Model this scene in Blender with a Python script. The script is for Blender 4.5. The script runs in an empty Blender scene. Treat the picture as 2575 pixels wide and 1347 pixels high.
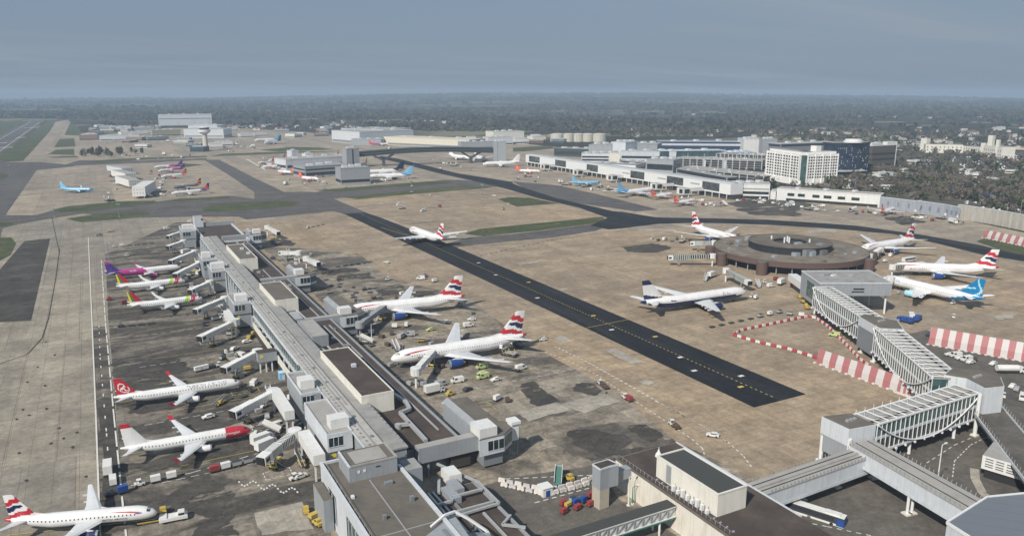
import bpy, math, random
import numpy as np
from mathutils import Vector, Matrix
random.seed(11)
rng = np.random.default_rng(5)
S = bpy.context.scene
C = S.collection
PI = math.pi
R = math.radians

# ------------------------------------------------------------------ camera
FPX, CXP, CYP, HC, Y0 = 1950., 1287.5, 673.5, 115., 231.
TH = math.atan((CYP-Y0)/FPX)
PH = R(28.2)
CPH, SPH = math.cos(PH), math.sin(PH)

def g(px, py, z=0.):
    """a place in the photograph, standing at height z, as a point of the airfield (x across the pier, y along it)"""
    a = (px-CXP)/FPX
    b = (CYP-py)/FPX
    dy = math.cos(TH)+b*math.sin(TH)
    dz = -math.sin(TH)+b*math.cos(TH)
    t = (z-HC)/dz
    return Vector((a*t*CPH+dy*t*SPH, -a*t*SPH+dy*t*CPH, z))

cam = bpy.data.cameras.new('camera')
cam.sensor_width = 36
cam.lens = 36*FPX/2575
cam.clip_start = 1
cam.clip_end = 60000
co = bpy.data.objects.new('camera', cam)
C.objects.link(co)
co.location = (0, 0, HC)
co.rotation_euler = (PI/2-TH, 0, -PH)
S.camera = co

# ------------------------------------------------------------------ light
SUN_EL = R(40)
trav = Vector((.885*math.cos(SUN_EL), .465*math.cos(SUN_EL), -math.sin(SUN_EL)))
sl = bpy.data.lights.new('sun', 'SUN')
sl.energy = 4.8
sl.angle = R(1.4)
sl.color = (1, .93, .83)
so = bpy.data.objects.new('sun', sl)
C.objects.link(so)
so.rotation_euler = trav.to_track_quat('-Z', 'Y').to_euler()
so.location = (0, 0, 900)

def L(nt, a, b):
    nt.links.new(a, b)

def node(nt, kind, **kw):
    n = nt.nodes.new(kind)
    for k, v in kw.items():
        if hasattr(n, k) and k not in n.inputs:
            setattr(n, k, v)
    return n

def setin(n, **kw):
    for k, v in kw.items():
        n.inputs[k.replace('_', ' ')].default_value = v
    return n

def math_n(nt, op, a, b=None, clamp=False):
    n = nt.nodes.new('ShaderNodeMath')
    n.operation = op
    n.use_clamp = clamp
    for i, v in enumerate((a, b)):
        if v is None:
            continue
        if isinstance(v, (int, float)):
            n.inputs[i].default_value = v
        else:
            L(nt, v, n.inputs[i])
    return n.outputs[0]

def mixc(nt, fac, a, b, mode='MIX'):
    n = nt.nodes.new('ShaderNodeMix')
    n.data_type = 'RGBA'
    n.blend_type = mode
    for sock, v in ((n.inputs[0], fac), (n.inputs[6], a), (n.inputs[7], b)):
        if isinstance(v, (int, float)):
            sock.default_value = v
        elif isinstance(v, tuple):
            sock.default_value = (*v[:3], 1)
        else:
            L(nt, v, sock)
    return n.outputs[2]

def noise(nt, vec, scale, detail=4, rough=.55, dist=0., dim='3D'):
    n = nt.nodes.new('ShaderNodeTexNoise')
    n.noise_dimensions = dim
    n.inputs['Scale'].default_value = scale
    n.inputs['Detail'].default_value = detail
    n.inputs['Roughness'].default_value = rough
    n.inputs['Distortion'].default_value = dist
    L(nt, vec, n.inputs['Vector'])
    return n.outputs[0]

def ramp(nt, fac, lo, hi):
    n = nt.nodes.new('ShaderNodeMapRange')
    n.inputs[1].default_value = lo
    n.inputs[2].default_value = hi
    L(nt, fac, n.inputs[0])
    return n.outputs[0]

def mapping(nt, vec, scale=(1, 1, 1), rot=(0, 0, 0), loc=(0, 0, 0)):
    n = nt.nodes.new('ShaderNodeMapping')
    n.inputs['Scale'].default_value = scale
    n.inputs['Rotation'].default_value = rot
    n.inputs['Location'].default_value = loc
    L(nt, vec, n.inputs['Vector'])
    return n.outputs[0]

W_ = bpy.data.worlds.new('World')
S.world = W_
W_.use_nodes = True
nt = W_.node_tree
nt.nodes.clear()
out = nt.nodes.new('ShaderNodeOutputWorld')
bg = nt.nodes.new('ShaderNodeBackground')
sky = nt.nodes.new('ShaderNodeTexSky')
sky.sky_type = 'NISHITA'
sky.sun_disc = False
sky.sun_elevation = SUN_EL
sky.sun_rotation = math.atan2(-trav.x, -trav.y)
sky.air_density = 1.0
sky.dust_density = 1.6
sky.ozone_density = 1.2
tc = nt.nodes.new('ShaderNodeTexCoord')
# thin high cloud: direction projected onto a flat layer overhead
sep = nt.nodes.new('ShaderNodeSeparateXYZ')
L(nt, tc.outputs['Generated'], sep.inputs[0])
zz = math_n(nt, 'ADD', math_n(nt, 'MAXIMUM', sep.outputs[2], 0.), .07)
cx_ = math_n(nt, 'DIVIDE', sep.outputs[0], zz)
cy_ = math_n(nt, 'DIVIDE', sep.outputs[1], zz)
cmb = nt.nodes.new('ShaderNodeCombineXYZ')
L(nt, cx_, cmb.inputs[0]); L(nt, cy_, cmb.inputs[1])
cm = mapping(nt, cmb.outputs[0], (.35, 1.0, 1), (0, 0, R(-30)))
n1 = noise(nt, cm, .9, 7, .6, .6)
n2 = noise(nt, cm, .28, 4, .5, .3)
cl = math_n(nt, 'MULTIPLY', ramp(nt, n1, .36, .66), ramp(nt, n2, .35, .62))
veil = mixc(nt, .88, sky.outputs[0], (2.08, 2.76, 3.72))
cloud = mixc(nt, math_n(nt, 'MULTIPLY', cl, .85), veil, (2.9, 3.4, 4.05))
L(nt, cloud, bg.inputs[0])
bg.inputs[1].default_value = .1
L(nt, bg.outputs[0], out.inputs[0])

vs = S.view_settings
vs.view_transform = 'Standard'
vs.look = 'None'
vs.exposure = .06
vs.gamma = 1
S.cycles.volume_step_rate = 4
S.cycles.max_bounces = 6
S.cycles.volume_bounces = 1
S.cycles.use_adaptive_sampling = True

# ------------------------------------------------------------------ mesh helpers
class MB:
    """collects faces with materials and links them as ONE mesh object"""
    def __init__(s):
        s.v, s.f, s.m, s.mats = [], [], [], []
    def mi(s, mat):
        if mat not in s.mats:
            s.mats.append(mat)
        return s.mats.index(mat)
    def add(s, vs_, fs, mat):
        b = len(s.v)
        s.v.extend([tuple(p) for p in vs_])
        k = s.mi(mat)
        for f in fs:
            s.f.append(tuple(b+i for i in f))
            s.m.append(k)
        return s
    def box(s, x0, y0, z0, x1, y1, z1, mat, top=None):
        return s.prism([(x0, y0), (x1, y0), (x1, y1), (x0, y1)], z0, z1, mat, top)
    def prism(s, poly, z0, z1, mat, top=None):
        poly = [(p[0], p[1]) for p in poly]
        n = len(poly)
        a = sum(poly[i][0]*poly[(i+1) % n][1]-poly[(i+1) % n][0]*poly[i][1] for i in range(n))
        if a < 0:
            poly = poly[::-1]
        vs_ = [(x, y, z0) for x, y in poly]+[(x, y, z1) for x, y in poly]
        s.add(vs_, [(i, (i+1) % n, n+(i+1) % n, n+i) for i in range(n)]+[tuple(range(n-1, -1, -1))], mat)
        s.add(vs_[n:], [tuple(range(n))], top or mat)
        return s
    def bar(s, p, q, w, h, mat):
        """rectangular bar between two points, w across and h deep"""
        p, q = Vector(p), Vector(q)
        d = (q-p).normalized()
        up = Vector((0, 0, 1)) if abs(d.z) < .95 else Vector((1, 0, 0))
        a = d.cross(up).normalized()
        b = a.cross(d)
        vs_ = [c+a*(i*w/2)+b*(j*h/2) for c in (p, q) for i, j in ((-1, -1), (1, -1), (1, 1), (-1, 1))]
        return s.add(vs_, [(0, 1, 2, 3), (7, 6, 5, 4), (0, 4, 5, 1), (1, 5, 6, 2), (2, 6, 7, 3), (3, 7, 4, 0)], mat)
    def tube(s, p, q, r, mat, n=7, r2=None, cap=True):
        p, q = Vector(p), Vector(q)
        r2 = r if r2 is None else r2
        d = (q-p).normalized()
        up = Vector((0, 0, 1)) if abs(d.z) < .95 else Vector((1, 0, 0))
        a = d.cross(up).normalized()
        b = a.cross(d)
        vs_ = [c+(a*math.cos(2*PI*i/n)+b*math.sin(2*PI*i/n))*rr for c, rr in ((p, r), (q, r2)) for i in range(n)]
        fs = [(i, (i+1) % n, n+(i+1) % n, n+i) for i in range(n)]
        if cap:
            fs += [tuple(range(n-1, -1, -1)), tuple(range(n, 2*n))]
        return s.add(vs_, fs, mat)
    def sheet(s, pts, mat):
        return s.add(pts, [tuple(range(len(pts)))], mat)
    def lathe(s, prof, c, mat, n=24, mats=None):
        """profile of (r, z) turned about a vertical axis at c"""
        vs_ = [(c[0]+r*math.cos(2*PI*i/n), c[1]+r*math.sin(2*PI*i/n), c[2]+z) for r, z in prof for i in range(n)]
        for k in range(len(prof)-1):
            s.add([vs_[k*n+i] for i in range(n)]+[vs_[(k+1)*n+i] for i in range(n)],
                  [(i, (i+1) % n, n+(i+1) % n, n+i) for i in range(n)], mats[k] if mats else mat)
        return s
    def build(s, name, parent=None, org=(0, 0, 0), smooth=False, bevel=0):
        me = bpy.data.meshes.new(name)
        me.from_pydata([(x-org[0], y-org[1], z-org[2]) for x, y, z in s.v], [], s.f)
        for m in s.mats:
            me.materials.append(m)
        me.polygons.foreach_set('material_index', s.m)
        if smooth:
            me.polygons.foreach_set('use_smooth', [True]*len(s.f))
        me.update()
        o = bpy.data.objects.new(name, me)
        C.objects.link(o)
        if parent is None:
            o.location = org
        else:
            o.parent = parent
        return o

def tag(o, label=None, cat=None, group=None, kind=None):
    for k, v in (('label', label), ('category', cat), ('group', group), ('kind', kind)):
        if v:
            o[k] = v
    return o

def thing(name, label, cat, loc=(0, 0, 0), rz=0, group=None):
    o = bpy.data.objects.new(name, None)
    o.empty_display_size = .5
    C.objects.link(o)
    o.location = loc
    o.rotation_euler = (0, 0, rz)
    return tag(o, label, cat, group)

def kids(o):
    return [c for c in CH.get(o.name, [])] if CH else list(o.children)
CH = None

def copy_thing(root, loc, rz, label=None, group=None, scale=None):
    """a copy of a thing with copies of its parts and sub-parts"""
    r = root.copy()
    C.objects.link(r)
    r.location = loc
    r.rotation_euler = (0, 0, rz)
    if scale:
        r.scale = (scale, scale, scale)
    if label:
        r['label'] = label
    if group:
        r['group'] = group
    for ch in root.children:
        c = ch.copy()
        C.objects.link(c)
        c.parent = r
        for gc in ch.children:
            d = gc.copy()
            C.objects.link(d)
            d.parent = c
    return r

# ------------------------------------------------------------------ materials
MATS = {}
def mat(name, col, rough=.6, metal=0., var=.12, scale=.6, spec=.35, grime=None, lines=None, coord='Object'):
    """plain surface: colour broken up by noise; grime = (colour, amount); lines = (spacing along, spacing up, depth) of panel joints"""
    if name in MATS:
        return MATS[name]
    m = bpy.data.materials.new(name)
    m.use_nodes = True
    t = m.node_tree
    b = t.nodes['Principled BSDF']
    tc = t.nodes.new('ShaderNodeTexCoord')
    v = tc.outputs['Object'] if coord == 'Object' else t.nodes.new('ShaderNodeNewGeometry').outputs['Position']
    f = noise(t, v, scale, 5, .6)
    c = mixc(t, f, tuple(x*(1-var) for x in col), tuple(min(1, x*(1+var)) for x in col))
    if grime:
        gm = mapping(t, v, (scale*.5, scale*.5, scale*.12))
        gn = ramp(t, noise(t, gm, 1.6, 6, .65), .45, .75)
        c = mixc(t, math_n(t, 'MULTIPLY', gn, grime[1]), c, grime[0])
    if lines:
        sx = t.nodes.new('ShaderNodeSeparateXYZ')
        L(t, v, sx.inputs[0])
        k = None
        if lines[0]:
            u = math_n(t, 'FRACT', math_n(t, 'DIVIDE', math_n(t, 'ADD', sx.outputs[0], sx.outputs[1]), lines[0]))
            k = math_n(t, 'LESS_THAN', u, lines[3] if len(lines) > 3 else .12)
        if lines[1]:
            w = math_n(t, 'LESS_THAN', math_n(t, 'FRACT', math_n(t, 'DIVIDE', sx.outputs[2], lines[1])), .12)
            k = w if k is None else math_n(t, 'MAXIMUM', k, w)
        c = mixc(t, math_n(t, 'MULTIPLY', k, lines[2]), c, tuple(x*.35 for x in col))
    L(t, c, b.inputs['Base Color'])
    rr = math_n(t, 'ADD', math_n(t, 'MULTIPLY', f, .2), rough-.1)
    L(t, rr, b.inputs['Roughness'])
    b.inputs['Metallic'].default_value = metal
    b.inputs['Specular IOR Level'].default_value = spec
    MATS[name] = m
    return m

def glass(name, col, rough=.08, bay=None):
    """dark glazing with panes of slightly different tint"""
    if name in MATS:
        return MATS[name]
    m = bpy.data.materials.new(name)
    m.use_nodes = True
    t = m.node_tree
    b = t.nodes['Principled BSDF']
    v = t.nodes.new('ShaderNodeNewGeometry').outputs['Position']
    w = t.nodes.new('ShaderNodeTexWhiteNoise')
    sn = t.nodes.new('ShaderNodeVectorMath')
    sn.operation = 'SNAP'
    L(t, v, sn.inputs[0])
    sn.inputs[1].default_value = (bay or 2.2,)*3
    L(t, sn.outputs[0], w.inputs['Vector'])
    c = mixc(t, w.outputs['Value'], tuple(x*.55 for x in col), tuple(x*1.5 for x in col))
    L(t, c, b.inputs['Base Color'])
    b.inputs['Roughness'].default_value = rough
    b.inputs['Specular IOR Level'].default_value = .6
    MATS[name] = m
    return m

def ground_mat(name, a, b_, joints=0., strips=0., svar=.07, jdepth=.3, blotch=None, streak=None, fine=.25, big=.006, rough=.9, rot=0., cut=(.5, .72)):
    """paving: two tones in wide clouds, slab joints with slab to slab variation, dark blotches and long wear streaks"""
    m = bpy.data.materials.new(name)
    m.use_nodes = True
    t = m.node_tree
    bs = t.nodes['Principled BSDF']
    v = t.nodes.new('ShaderNodeNewGeometry').outputs['Position']
    c = mixc(t, ramp(t, noise(t, v, big, 5, .6), .3, .7), a, b_)
    n2 = noise(t, v, .05, 6, .65)
    c = mixc(t, ramp(t, n2, .3, .7), mixc(t, 1., c, (.72, .715, .71), 'MULTIPLY'), mixc(t, 1., c, (1.2, 1.19, 1.17), 'MULTIPLY'))
    if joints:
        br = t.nodes.new('ShaderNodeTexBrick')
        br.offset = 0
        br.inputs['Scale'].default_value = 1
        br.inputs['Brick Width'].default_value = joints
        br.inputs['Row Height'].default_value = joints
        br.inputs['Mortar Size'].default_value = .11
        br.inputs['Mortar Smooth'].default_value = .3
        br.inputs['Color1'].default_value = (1+svar, 1+svar*.95, 1+svar*.9, 1)
        br.inputs['Color2'].default_value = (1-svar*1.3, 1-svar*1.25, 1-svar*1.2, 1)
        br.inputs['Mortar'].default_value = (1-jdepth,)*3+(1,)
        L(t, mapping(t, v, rot=(0, 0, rot)), br.inputs['Vector'])
        c = mixc(t, 1., c, br.outputs['Color'], 'MULTIPLY')
    if strips:
        sb = t.nodes.new('ShaderNodeTexBrick')
        sb.offset = .37
        sb.inputs['Scale'].default_value = 1
        sb.inputs['Brick Width'].default_value = strips
        sb.inputs['Row Height'].default_value = strips*9
        sb.inputs['Mortar Size'].default_value = .16
        sb.inputs['Color1'].default_value = (1.16, 1.13, 1.08, 1)
        sb.inputs['Color2'].default_value = (.84, .85, .87, 1)
        sb.inputs['Mortar'].default_value = (.62, .6, .58, 1)
        L(t, mapping(t, v, rot=(0, 0, rot)), sb.inputs['Vector'])
        c = mixc(t, .85, c, mixc(t, 1., c, sb.outputs['Color'], 'MULTIPLY'))
    if blotch:
        bn = noise(t, mapping(t, v, blotch[2], (0, 0, rot)), 1., 6, .62, .6)
        k = ramp(t, bn, *cut)
        c = mixc(t, math_n(t, 'MULTIPLY', k, blotch[1]), c, blotch[0])
    if streak:
        for i, (scl, amt, rz) in enumerate(streak):
            sn = noise(t, mapping(t, v, scl, (0, 0, rz), (i*13.7, i*5.1, 0)), 1., 5, .6, .3)
            c = mixc(t, math_n(t, 'MULTIPLY', ramp(t, sn, .52, .75), amt), c, tuple(x*.42 for x in a))
    on = ramp(t, noise(t, v, .17, 4, .6, .4), .60, .74)
    c = mixc(t, math_n(t, 'MULTIPLY', on, fine*1.5, True), c, tuple(x*.38 for x in a))
    mn = ramp(t, noise(t, v, .30, 5, .68), .32, .68)
    c = mixc(t, min(.8, fine*1.9), c, mixc(t, 1., c, mixc(t, mn, (.55, .545, .54), (1.38, 1.37, 1.35)), 'MULTIPLY'))
    fn = noise(t, v, .9, 3, .7)
    c = mixc(t, fine, c, mixc(t, 1., c, mixc(t, ramp(t, fn, .3, .7), (.4, .4, .4), (1.5, 1.5, 1.5)), 'MULTIPLY'))
    L(t, c, bs.inputs['Base Color'])
    bs.inputs['Roughness'].default_value = rough
    bs.inputs['Specular IOR Level'].default_value = .2
    MATS[name] = m
    return m

def sheet_px(name, pix, m, z, label=None, world=None):
    """a ground sheet whose outline is given by places in the photograph"""
    mb = MB()
    pts = [(p.x, p.y, z) for p in (g(*q) for q in pix)] if world is None else [(x, y, z) for x, y in world]
    a = sum(pts[i][0]*pts[(i+1) % len(pts)][1]-pts[(i+1) % len(pts)][0]*pts[i][1] for i in range(len(pts)))
    if a < 0:
        pts = pts[::-1]
    mb.sheet(pts, m)
    return mb
# ------------------------------------------------------------------ ground and paving
G_FAR = bpy.data.materials.new('countryside')
G_FAR.use_nodes = True
t = G_FAR.node_tree
bs = t.nodes['Principled BSDF']
v = t.nodes.new('ShaderNodeNewGeometry').outputs['Position']
vo = t.nodes.new('ShaderNodeTexVoronoi')
vo.inputs['Scale'].default_value = .0042
L(t, mapping(t, v, (1, 1.7, 0), (0, 0, R(20))), vo.inputs['Vector'])
sepc = t.nodes.new('ShaderNodeSeparateColor')
L(t, vo.outputs['Color'], sepc.inputs[0])
fld = mixc(t, sepc.outputs[1], (.15, .17, .085), (.19, .165, .11))
wood = mixc(t, noise(t, v, .02, 6, .7), (.018, .022, .017), (.05, .048, .036))
k = math_n(t, 'MULTIPLY', math_n(t, 'GREATER_THAN', sepc.outputs[0], .62), ramp(t, noise(t, v, .0012, 3), .42, .56))
L(t, mixc(t, k, wood, fld), bs.inputs['Base Color'])
bs.inputs['Roughness'].default_value = .95
bs.inputs['Specular IOR Level'].default_value = .1
MATS['countryside'] = G_FAR

def hill_h(x, y):
    """height of the land: level round the airfield, wooded rises far out"""
    r = math.hypot(x, y)
    az = math.atan2(x, y)-PH
    px = CXP+math.tan(max(-1.2, min(1.2, az)))*FPX/math.cos(TH)
    prof = np.interp(px, [-900, 0, 400, 800, 1050, 1250, 1450, 1700, 2000, 2300, 2600, 3400],
                     [10, 6, 12, 40, 70, 92, 80, 74, 52, 30, 8, 5])
    k = min(1, max(0, (r-4200)/8200))
    k = k*k*(3-2*k)
    return prof*k+k*10*math.sin(x*.0013+1)*math.sin(y*.0011)

mb = MB()
radii = [0, 500, 1000, 2000, 3000, 4200, 4800, 5500, 6200, 7000, 7800, 8600, 9400, 10200, 11000, 11800, 12600, 13400, 14200, 15500]
NA = 144
vs_ = []
for r in radii:
    for i in range(NA):
        a = 2*PI*i/NA
        x, y = r*math.sin(a), r*math.cos(a)
        vs_.append((x, y, hill_h(x, y) if r < 15000 else -60))
fs = [(k*NA+i, k*NA+(i+1) % NA, (k+1)*NA+(i+1) % NA, (k+1)*NA+i) for k in range(1, len(radii)-1) for i in range(NA)]
fs += [tuple(NA+i for i in range(NA))]
mb.add(vs_, [f[::-1] for f in fs], G_FAR)
tag(mb.build('ground', smooth=False), kind='structure')

CONC_R = ground_mat('apron concrete tan', (.385, .30, .205), (.30, .255, .20), joints=6.5, jdepth=.34,
                    blotch=((.19, .155, .125), .6, (.012, .02, .1)), streak=[((.006, .09, .1), .6, 0), ((.05, .004, .1), .6, 0)], rot=0)
CONC_L = ground_mat('apron concrete grey', (0.322, 0.296, 0.248), (0.27, 0.248, 0.213), joints=7., strips=15., jdepth=.34,
                    blotch=((.20, .18, .155), .5, (.008, .014, .1)), streak=[((.05, .0035, .1), .6, 0), ((.008, .06, .1), .3, 0)])
CONC_FAR = ground_mat('apron concrete far', (.35, .305, .245), (.30, .262, .212), joints=8., strips=24., jdepth=.2,
                      blotch=((.2, .175, .15), .45, (.008, .03, .1)), streak=[((.004, .05, .1), .45, 0)])
STAND = ground_mat('stand asphalt', (0.174, 0.158, 0.137), (0.252, 0.228, 0.191), joints=7., svar=.16, jdepth=.25,
                   blotch=((.062, .058, .054), .88, (.018, .055, .1)), streak=[((.012, .16, .1), .75, 0), ((.03, .3, .1), .5, 0)], cut=(.47, .55), fine=.42)
STAND_R = ground_mat('stand paving stained', (.26, .235, .20), (.335, .29, .225), joints=7., svar=.16, jdepth=.25,
                     blotch=((.085, .078, .072), .85, (.022, .04, .1)), streak=[((.012, .13, .1), .7, 0), ((.05, .02, .1), .5, 0)], cut=(.49, .57), fine=.4)
ASPH = ground_mat('taxiway asphalt', (0.1, 0.0974, 0.0974), (0.122, 0.115, 0.109), blotch=((.085, .085, .088), .5, (.02, .02, .1)),
                  streak=[((.004, .05, .1), .4, 0), ((.05, .004, .1), .3, 0)], fine=.22)
ASPH_D = ground_mat('fresh black asphalt', (.016, .018, .022), (.021, .023, .027), blotch=((.05, .052, .055), .6, (.09, .006, .1)), streak=[((.35, .004, .1), .5, 0)], fine=.3, rough=.8)
PATCH = ground_mat('dark asphalt patch', (0.0522, 0.0487, 0.0461), (0.074, 0.0696, 0.0635), blotch=((.13, .12, .105), .6, (.05, .09, .1)), fine=.3)
def worn_through(m, sc, lo, hi):
    """the surface survives only in patches: elsewhere the paving below shows"""
    t = m.node_tree
    bs = t.nodes['Principled BSDF']
    v = t.nodes.new('ShaderNodeNewGeometry').outputs['Position']
    k = ramp(t, noise(t, mapping(t, v, sc), 1., 6, .68, .5), lo, hi)
    L(t, math_n(t, 'MULTIPLY', k, 1., True), bs.inputs['Alpha'])
PATCHW = ground_mat('worn asphalt repair', (.055, .052, .05), (.085, .08, .072), blotch=((.13, .12, .105), .6, (.05, .09, .1)), fine=.3)
worn_through(PATCHW, (.05, .11, .1), .40, .47)
PALE = ground_mat('new pale slab', (0.383, 0.357, 0.309), (0.348, 0.322, 0.278), joints=4, jdepth=.2)
GRASS = ground_mat('airfield grass', (0.0539, 0.074, 0.0313), (0.0766, 0.0914, 0.0418), blotch=((.15, .135, .08), .75, (.03, .06, .1)), fine=.45, big=.02)
ROADM = ground_mat('landside road asphalt', (0.109, 0.103, 0.094), (0.139, 0.129, 0.115), blotch=((.16, .145, .125), .4, (.03, .05, .1)), streak=[((.05, .02, .1), .5, R(30))], fine=.25)
WHITE_L = mat('road marking white', (.62, .61, .57), .8, var=.25, scale=.5)
YELL_L = mat('road marking yellow', (.52, .40, .10), .8, var=.25, scale=.5)

def st(name, pix, m, z, world=None):
    o = sheet_px(name, pix, m, z, world=world).build(name)
    return tag(o, kind='structure')

st('apron', [(-500, 1420), (-420, 560), (-200, 440), (0, 408), (60, 404), (140, 306), (172, 302), (205, 345), (420, 322), (600, 322), (760, 332), (840, 340), (1000, 345), (1230, 352), (1420, 372), (1840, 470), (2100, 490), (2250, 515), (2600, 590), (2900, 650), (3100, 1420)], CONC_FAR, .02)
# paving of the near stands
st('apron_grey', [(-500, 1420), (-420, 575), (0, 570), (130, 548), (310, 545), (470, 548), (560, 700), (760, 1000), (820, 1420)], CONC_L, .06)
st('apron_tan', [(500, 545), (640, 560), (840, 532), (870, 540), (1080, 625), (1170, 610), (1290, 605), (1400, 597), (1560, 578), (1930, 566), (2110, 578), (2250, 590), (2370, 614), (2470, 642), (2800, 720), (3100, 1420), (1300, 1420), (1100, 1080), (800, 760)], CONC_R, .06)
st('apron_mid', [(835, 496), (1000, 484), (1240, 470), (1290, 478), (1520, 545), (1420, 552), (1200, 580), (1125, 592), (1060, 575), (920, 533)], CONC_R, .07)
st('stand_paving', [(265, 640), (440, 560), (520, 560), (600, 720), (700, 890), (800, 1050), (840, 1420), (300, 1420), (308, 1240), (290, 1000), (272, 800)], STAND, .09)
st('stand_paving', [(655, 620), (790, 625), (905, 640), (980, 700), (1170, 745), (1345, 875), (1560, 990), (1700, 1110), (1960, 1230), (1900, 1420), (1180, 1420), (1100, 1080), (850, 800), (740, 690)], STAND_R, .09)

# taxiways
def tx(pix, m=ASPH, z=.12, name='taxiway'):
    return st(name, pix, m, z)
tx([(-60, 408), (96, 408), (150, 412), (190, 418), (92, 428), (16, 537), (0, 600), (-200, 640), (-420, 640), (-420, 520)])
tx([(150, 418), (200, 403), (350, 404), (520, 398), (520, 402), (380, 409), (200, 416)], z=.13)
tx([(-420, 600), (0, 541), (92, 541), (130, 530), (390, 507), (575, 492), (640, 500), (720, 483), (760, 482), (840, 485), (840, 500), (925, 536), (905, 545), (870, 540), (838, 531), (620, 552), (600, 545), (480, 545), (320, 548), (208, 537), (110, 552), (30, 568), (-420, 700)], z=.14)
tx([(513, 402), (552, 402), (640, 448), (730, 490), (640, 500), (640, 484), (575, 440)], z=.15)
tx([(800, 482), (880, 472), (1130, 452), (1190, 455), (1130, 440), (1160, 440), (1300, 466), (1240, 470), (1000, 485), (830, 500)], z=.13)
tx([(1125, 612), (1180, 597), (1288, 589), (1350, 582), (1490, 564), (1530, 566), (1500, 580), (1390, 597), (1290, 606), (1200, 615), (1090, 630)], z=.15)
tx([(1288, 456), (1400, 466), (1500, 488), (1655, 527), (1600, 532), (1500, 517), (1395, 503), (1330, 480)], z=.15)
tx([(-20, 808), (-20, 700), (62, 606), (126, 600), (78, 806), (0, 810)], PATCH, .15)
# fresh black surfacing
st('black_taxiway', None, ASPH_D, .18, world=[(207.8, 196.2), (235.2, 196.2), (235.2, 560), (231, 700), (228.5, 729), (207.8, 731)])
st('black_taxiway', [(960, 393), (1000, 399), (1150, 436), (1290, 458), (1288, 461), (1305, 468), (1400, 499), (1540, 531), (1565, 533), (1650, 547), (1780, 549), (1931, 553), (2060, 561), (2156, 568), (2306, 589), (2456, 615), (2580, 643), (2700, 672), (2700, 690), (2575, 657), (2468, 640), (2356, 612), (2243, 588), (2106, 576), (1931, 565), (1760, 560), (1655, 563), (1565, 574), (1530, 577), (1484, 567), (1528, 548), (1455, 522), (1355, 499), (1270, 474), (1190, 455), (1100, 435), (985, 405), (940, 397)], ASPH_D, .19)
# turf
for q in [
    [(0, 402), (0, 388), (62, 345), (108, 312), (122, 304), (150, 304), (112, 350), (62, 404), (10, 408)],
    [(136, 371), (150, 350), (186, 348), (190, 368)], [(122, 388), (140, 377), (186, 375), (187, 390)], [(162, 340), (176, 310), (196, 318), (204, 334), (200, 341)],
    [(118, 395), (190, 392), (200, 396), (130, 397)],
    [(133, 528), (170, 519), (300, 507), (389, 505), (396, 510), (300, 521), (212, 533), (150, 533)],
    [(166, 550), (230, 540), (368, 532), (380, 539), (330, 549), (204, 559)],
    [(505, 526), (560, 513), (720, 505), (757, 511), (735, 518), (600, 530), (522, 533)],
    [(398, 507), (450, 500), (574, 494), (580, 498), (430, 507)],
    [(790, 479), (900, 470), (1075, 457), (1145, 456), (1125, 462), (950, 473), (850, 482)],
    [(866, 497), (1000, 483), (1170, 468), (1238, 472), (1000, 491), (900, 501)],
    [(1168, 588), (1206, 576), (1440, 553), (1515, 545), (1522, 552), (1490, 563), (1350, 580), (1280, 587), (1215, 594)],
    [(1252, 501), (1280, 496), (1332, 498), (1405, 512), (1330, 517), (1300, 520)],
    [(-60, 600), (28, 597), (40, 612), (26, 642), (0, 655), (-60, 670)], [(-60, 556), (34, 560), (30, 566), (-60, 578)],
    [(2455, 607), (2480, 598), (2600, 618), (2600, 648), (2520, 630)],
    [(530, 393), (560, 387), (700, 382), (860, 380), (700, 387), (560, 392)], [(650, 377), (740, 370), (800, 371), (840, 376), (700, 381)], [(-60, 432), (14, 436), (24, 442), (10, 450), (-60, 458)],
    [(200, 407), (330, 398), (520, 392), (520, 395), (340, 403), (240, 410)], [(410, 416), (470, 412), (510, 414), (470, 420)],
    [(1290, 372), (1380, 366), (1395, 373), (1320, 381), (1290, 381)], [(-100, 330), (0, 306), (70, 300), (70, 303), (0, 340), (-100, 400)],
]:
    st('grass', q, GRASS, .22)
# runway far left
st('runway', [(-150, 478), (-150, 420), (0, 339), (76, 302), (112, 304), (0, 391)], ASPH, .2)
st('taxiway', [(58, 405), (126, 330), (140, 306), (172, 302), (130, 372), (110, 408)], CONC_FAR, .24)

# irregular dark repairs and pale slabs
def ragged(pix, n=6, amp=.25, seed=0):
    """an outline frayed by repeated midpoint displacement"""
    rr = random.Random(seed)
    pts = [g(*p) for p in pix]
    lv = 4 if n > 4 else 2
    for k_ in range(lv):
        new = []
        for i, p in enumerate(pts):
            q = pts[(i+1) % len(pts)]
            d = q-p
            nrm = Vector((-d.y, d.x, 0))
            new += [p, p+d*rr.uniform(.38, .62)+nrm*rr.uniform(-1, 1)*amp*(.75 if k_ else .55)]
        pts = new
    return [(p.x, p.y) for p in pts]

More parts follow.
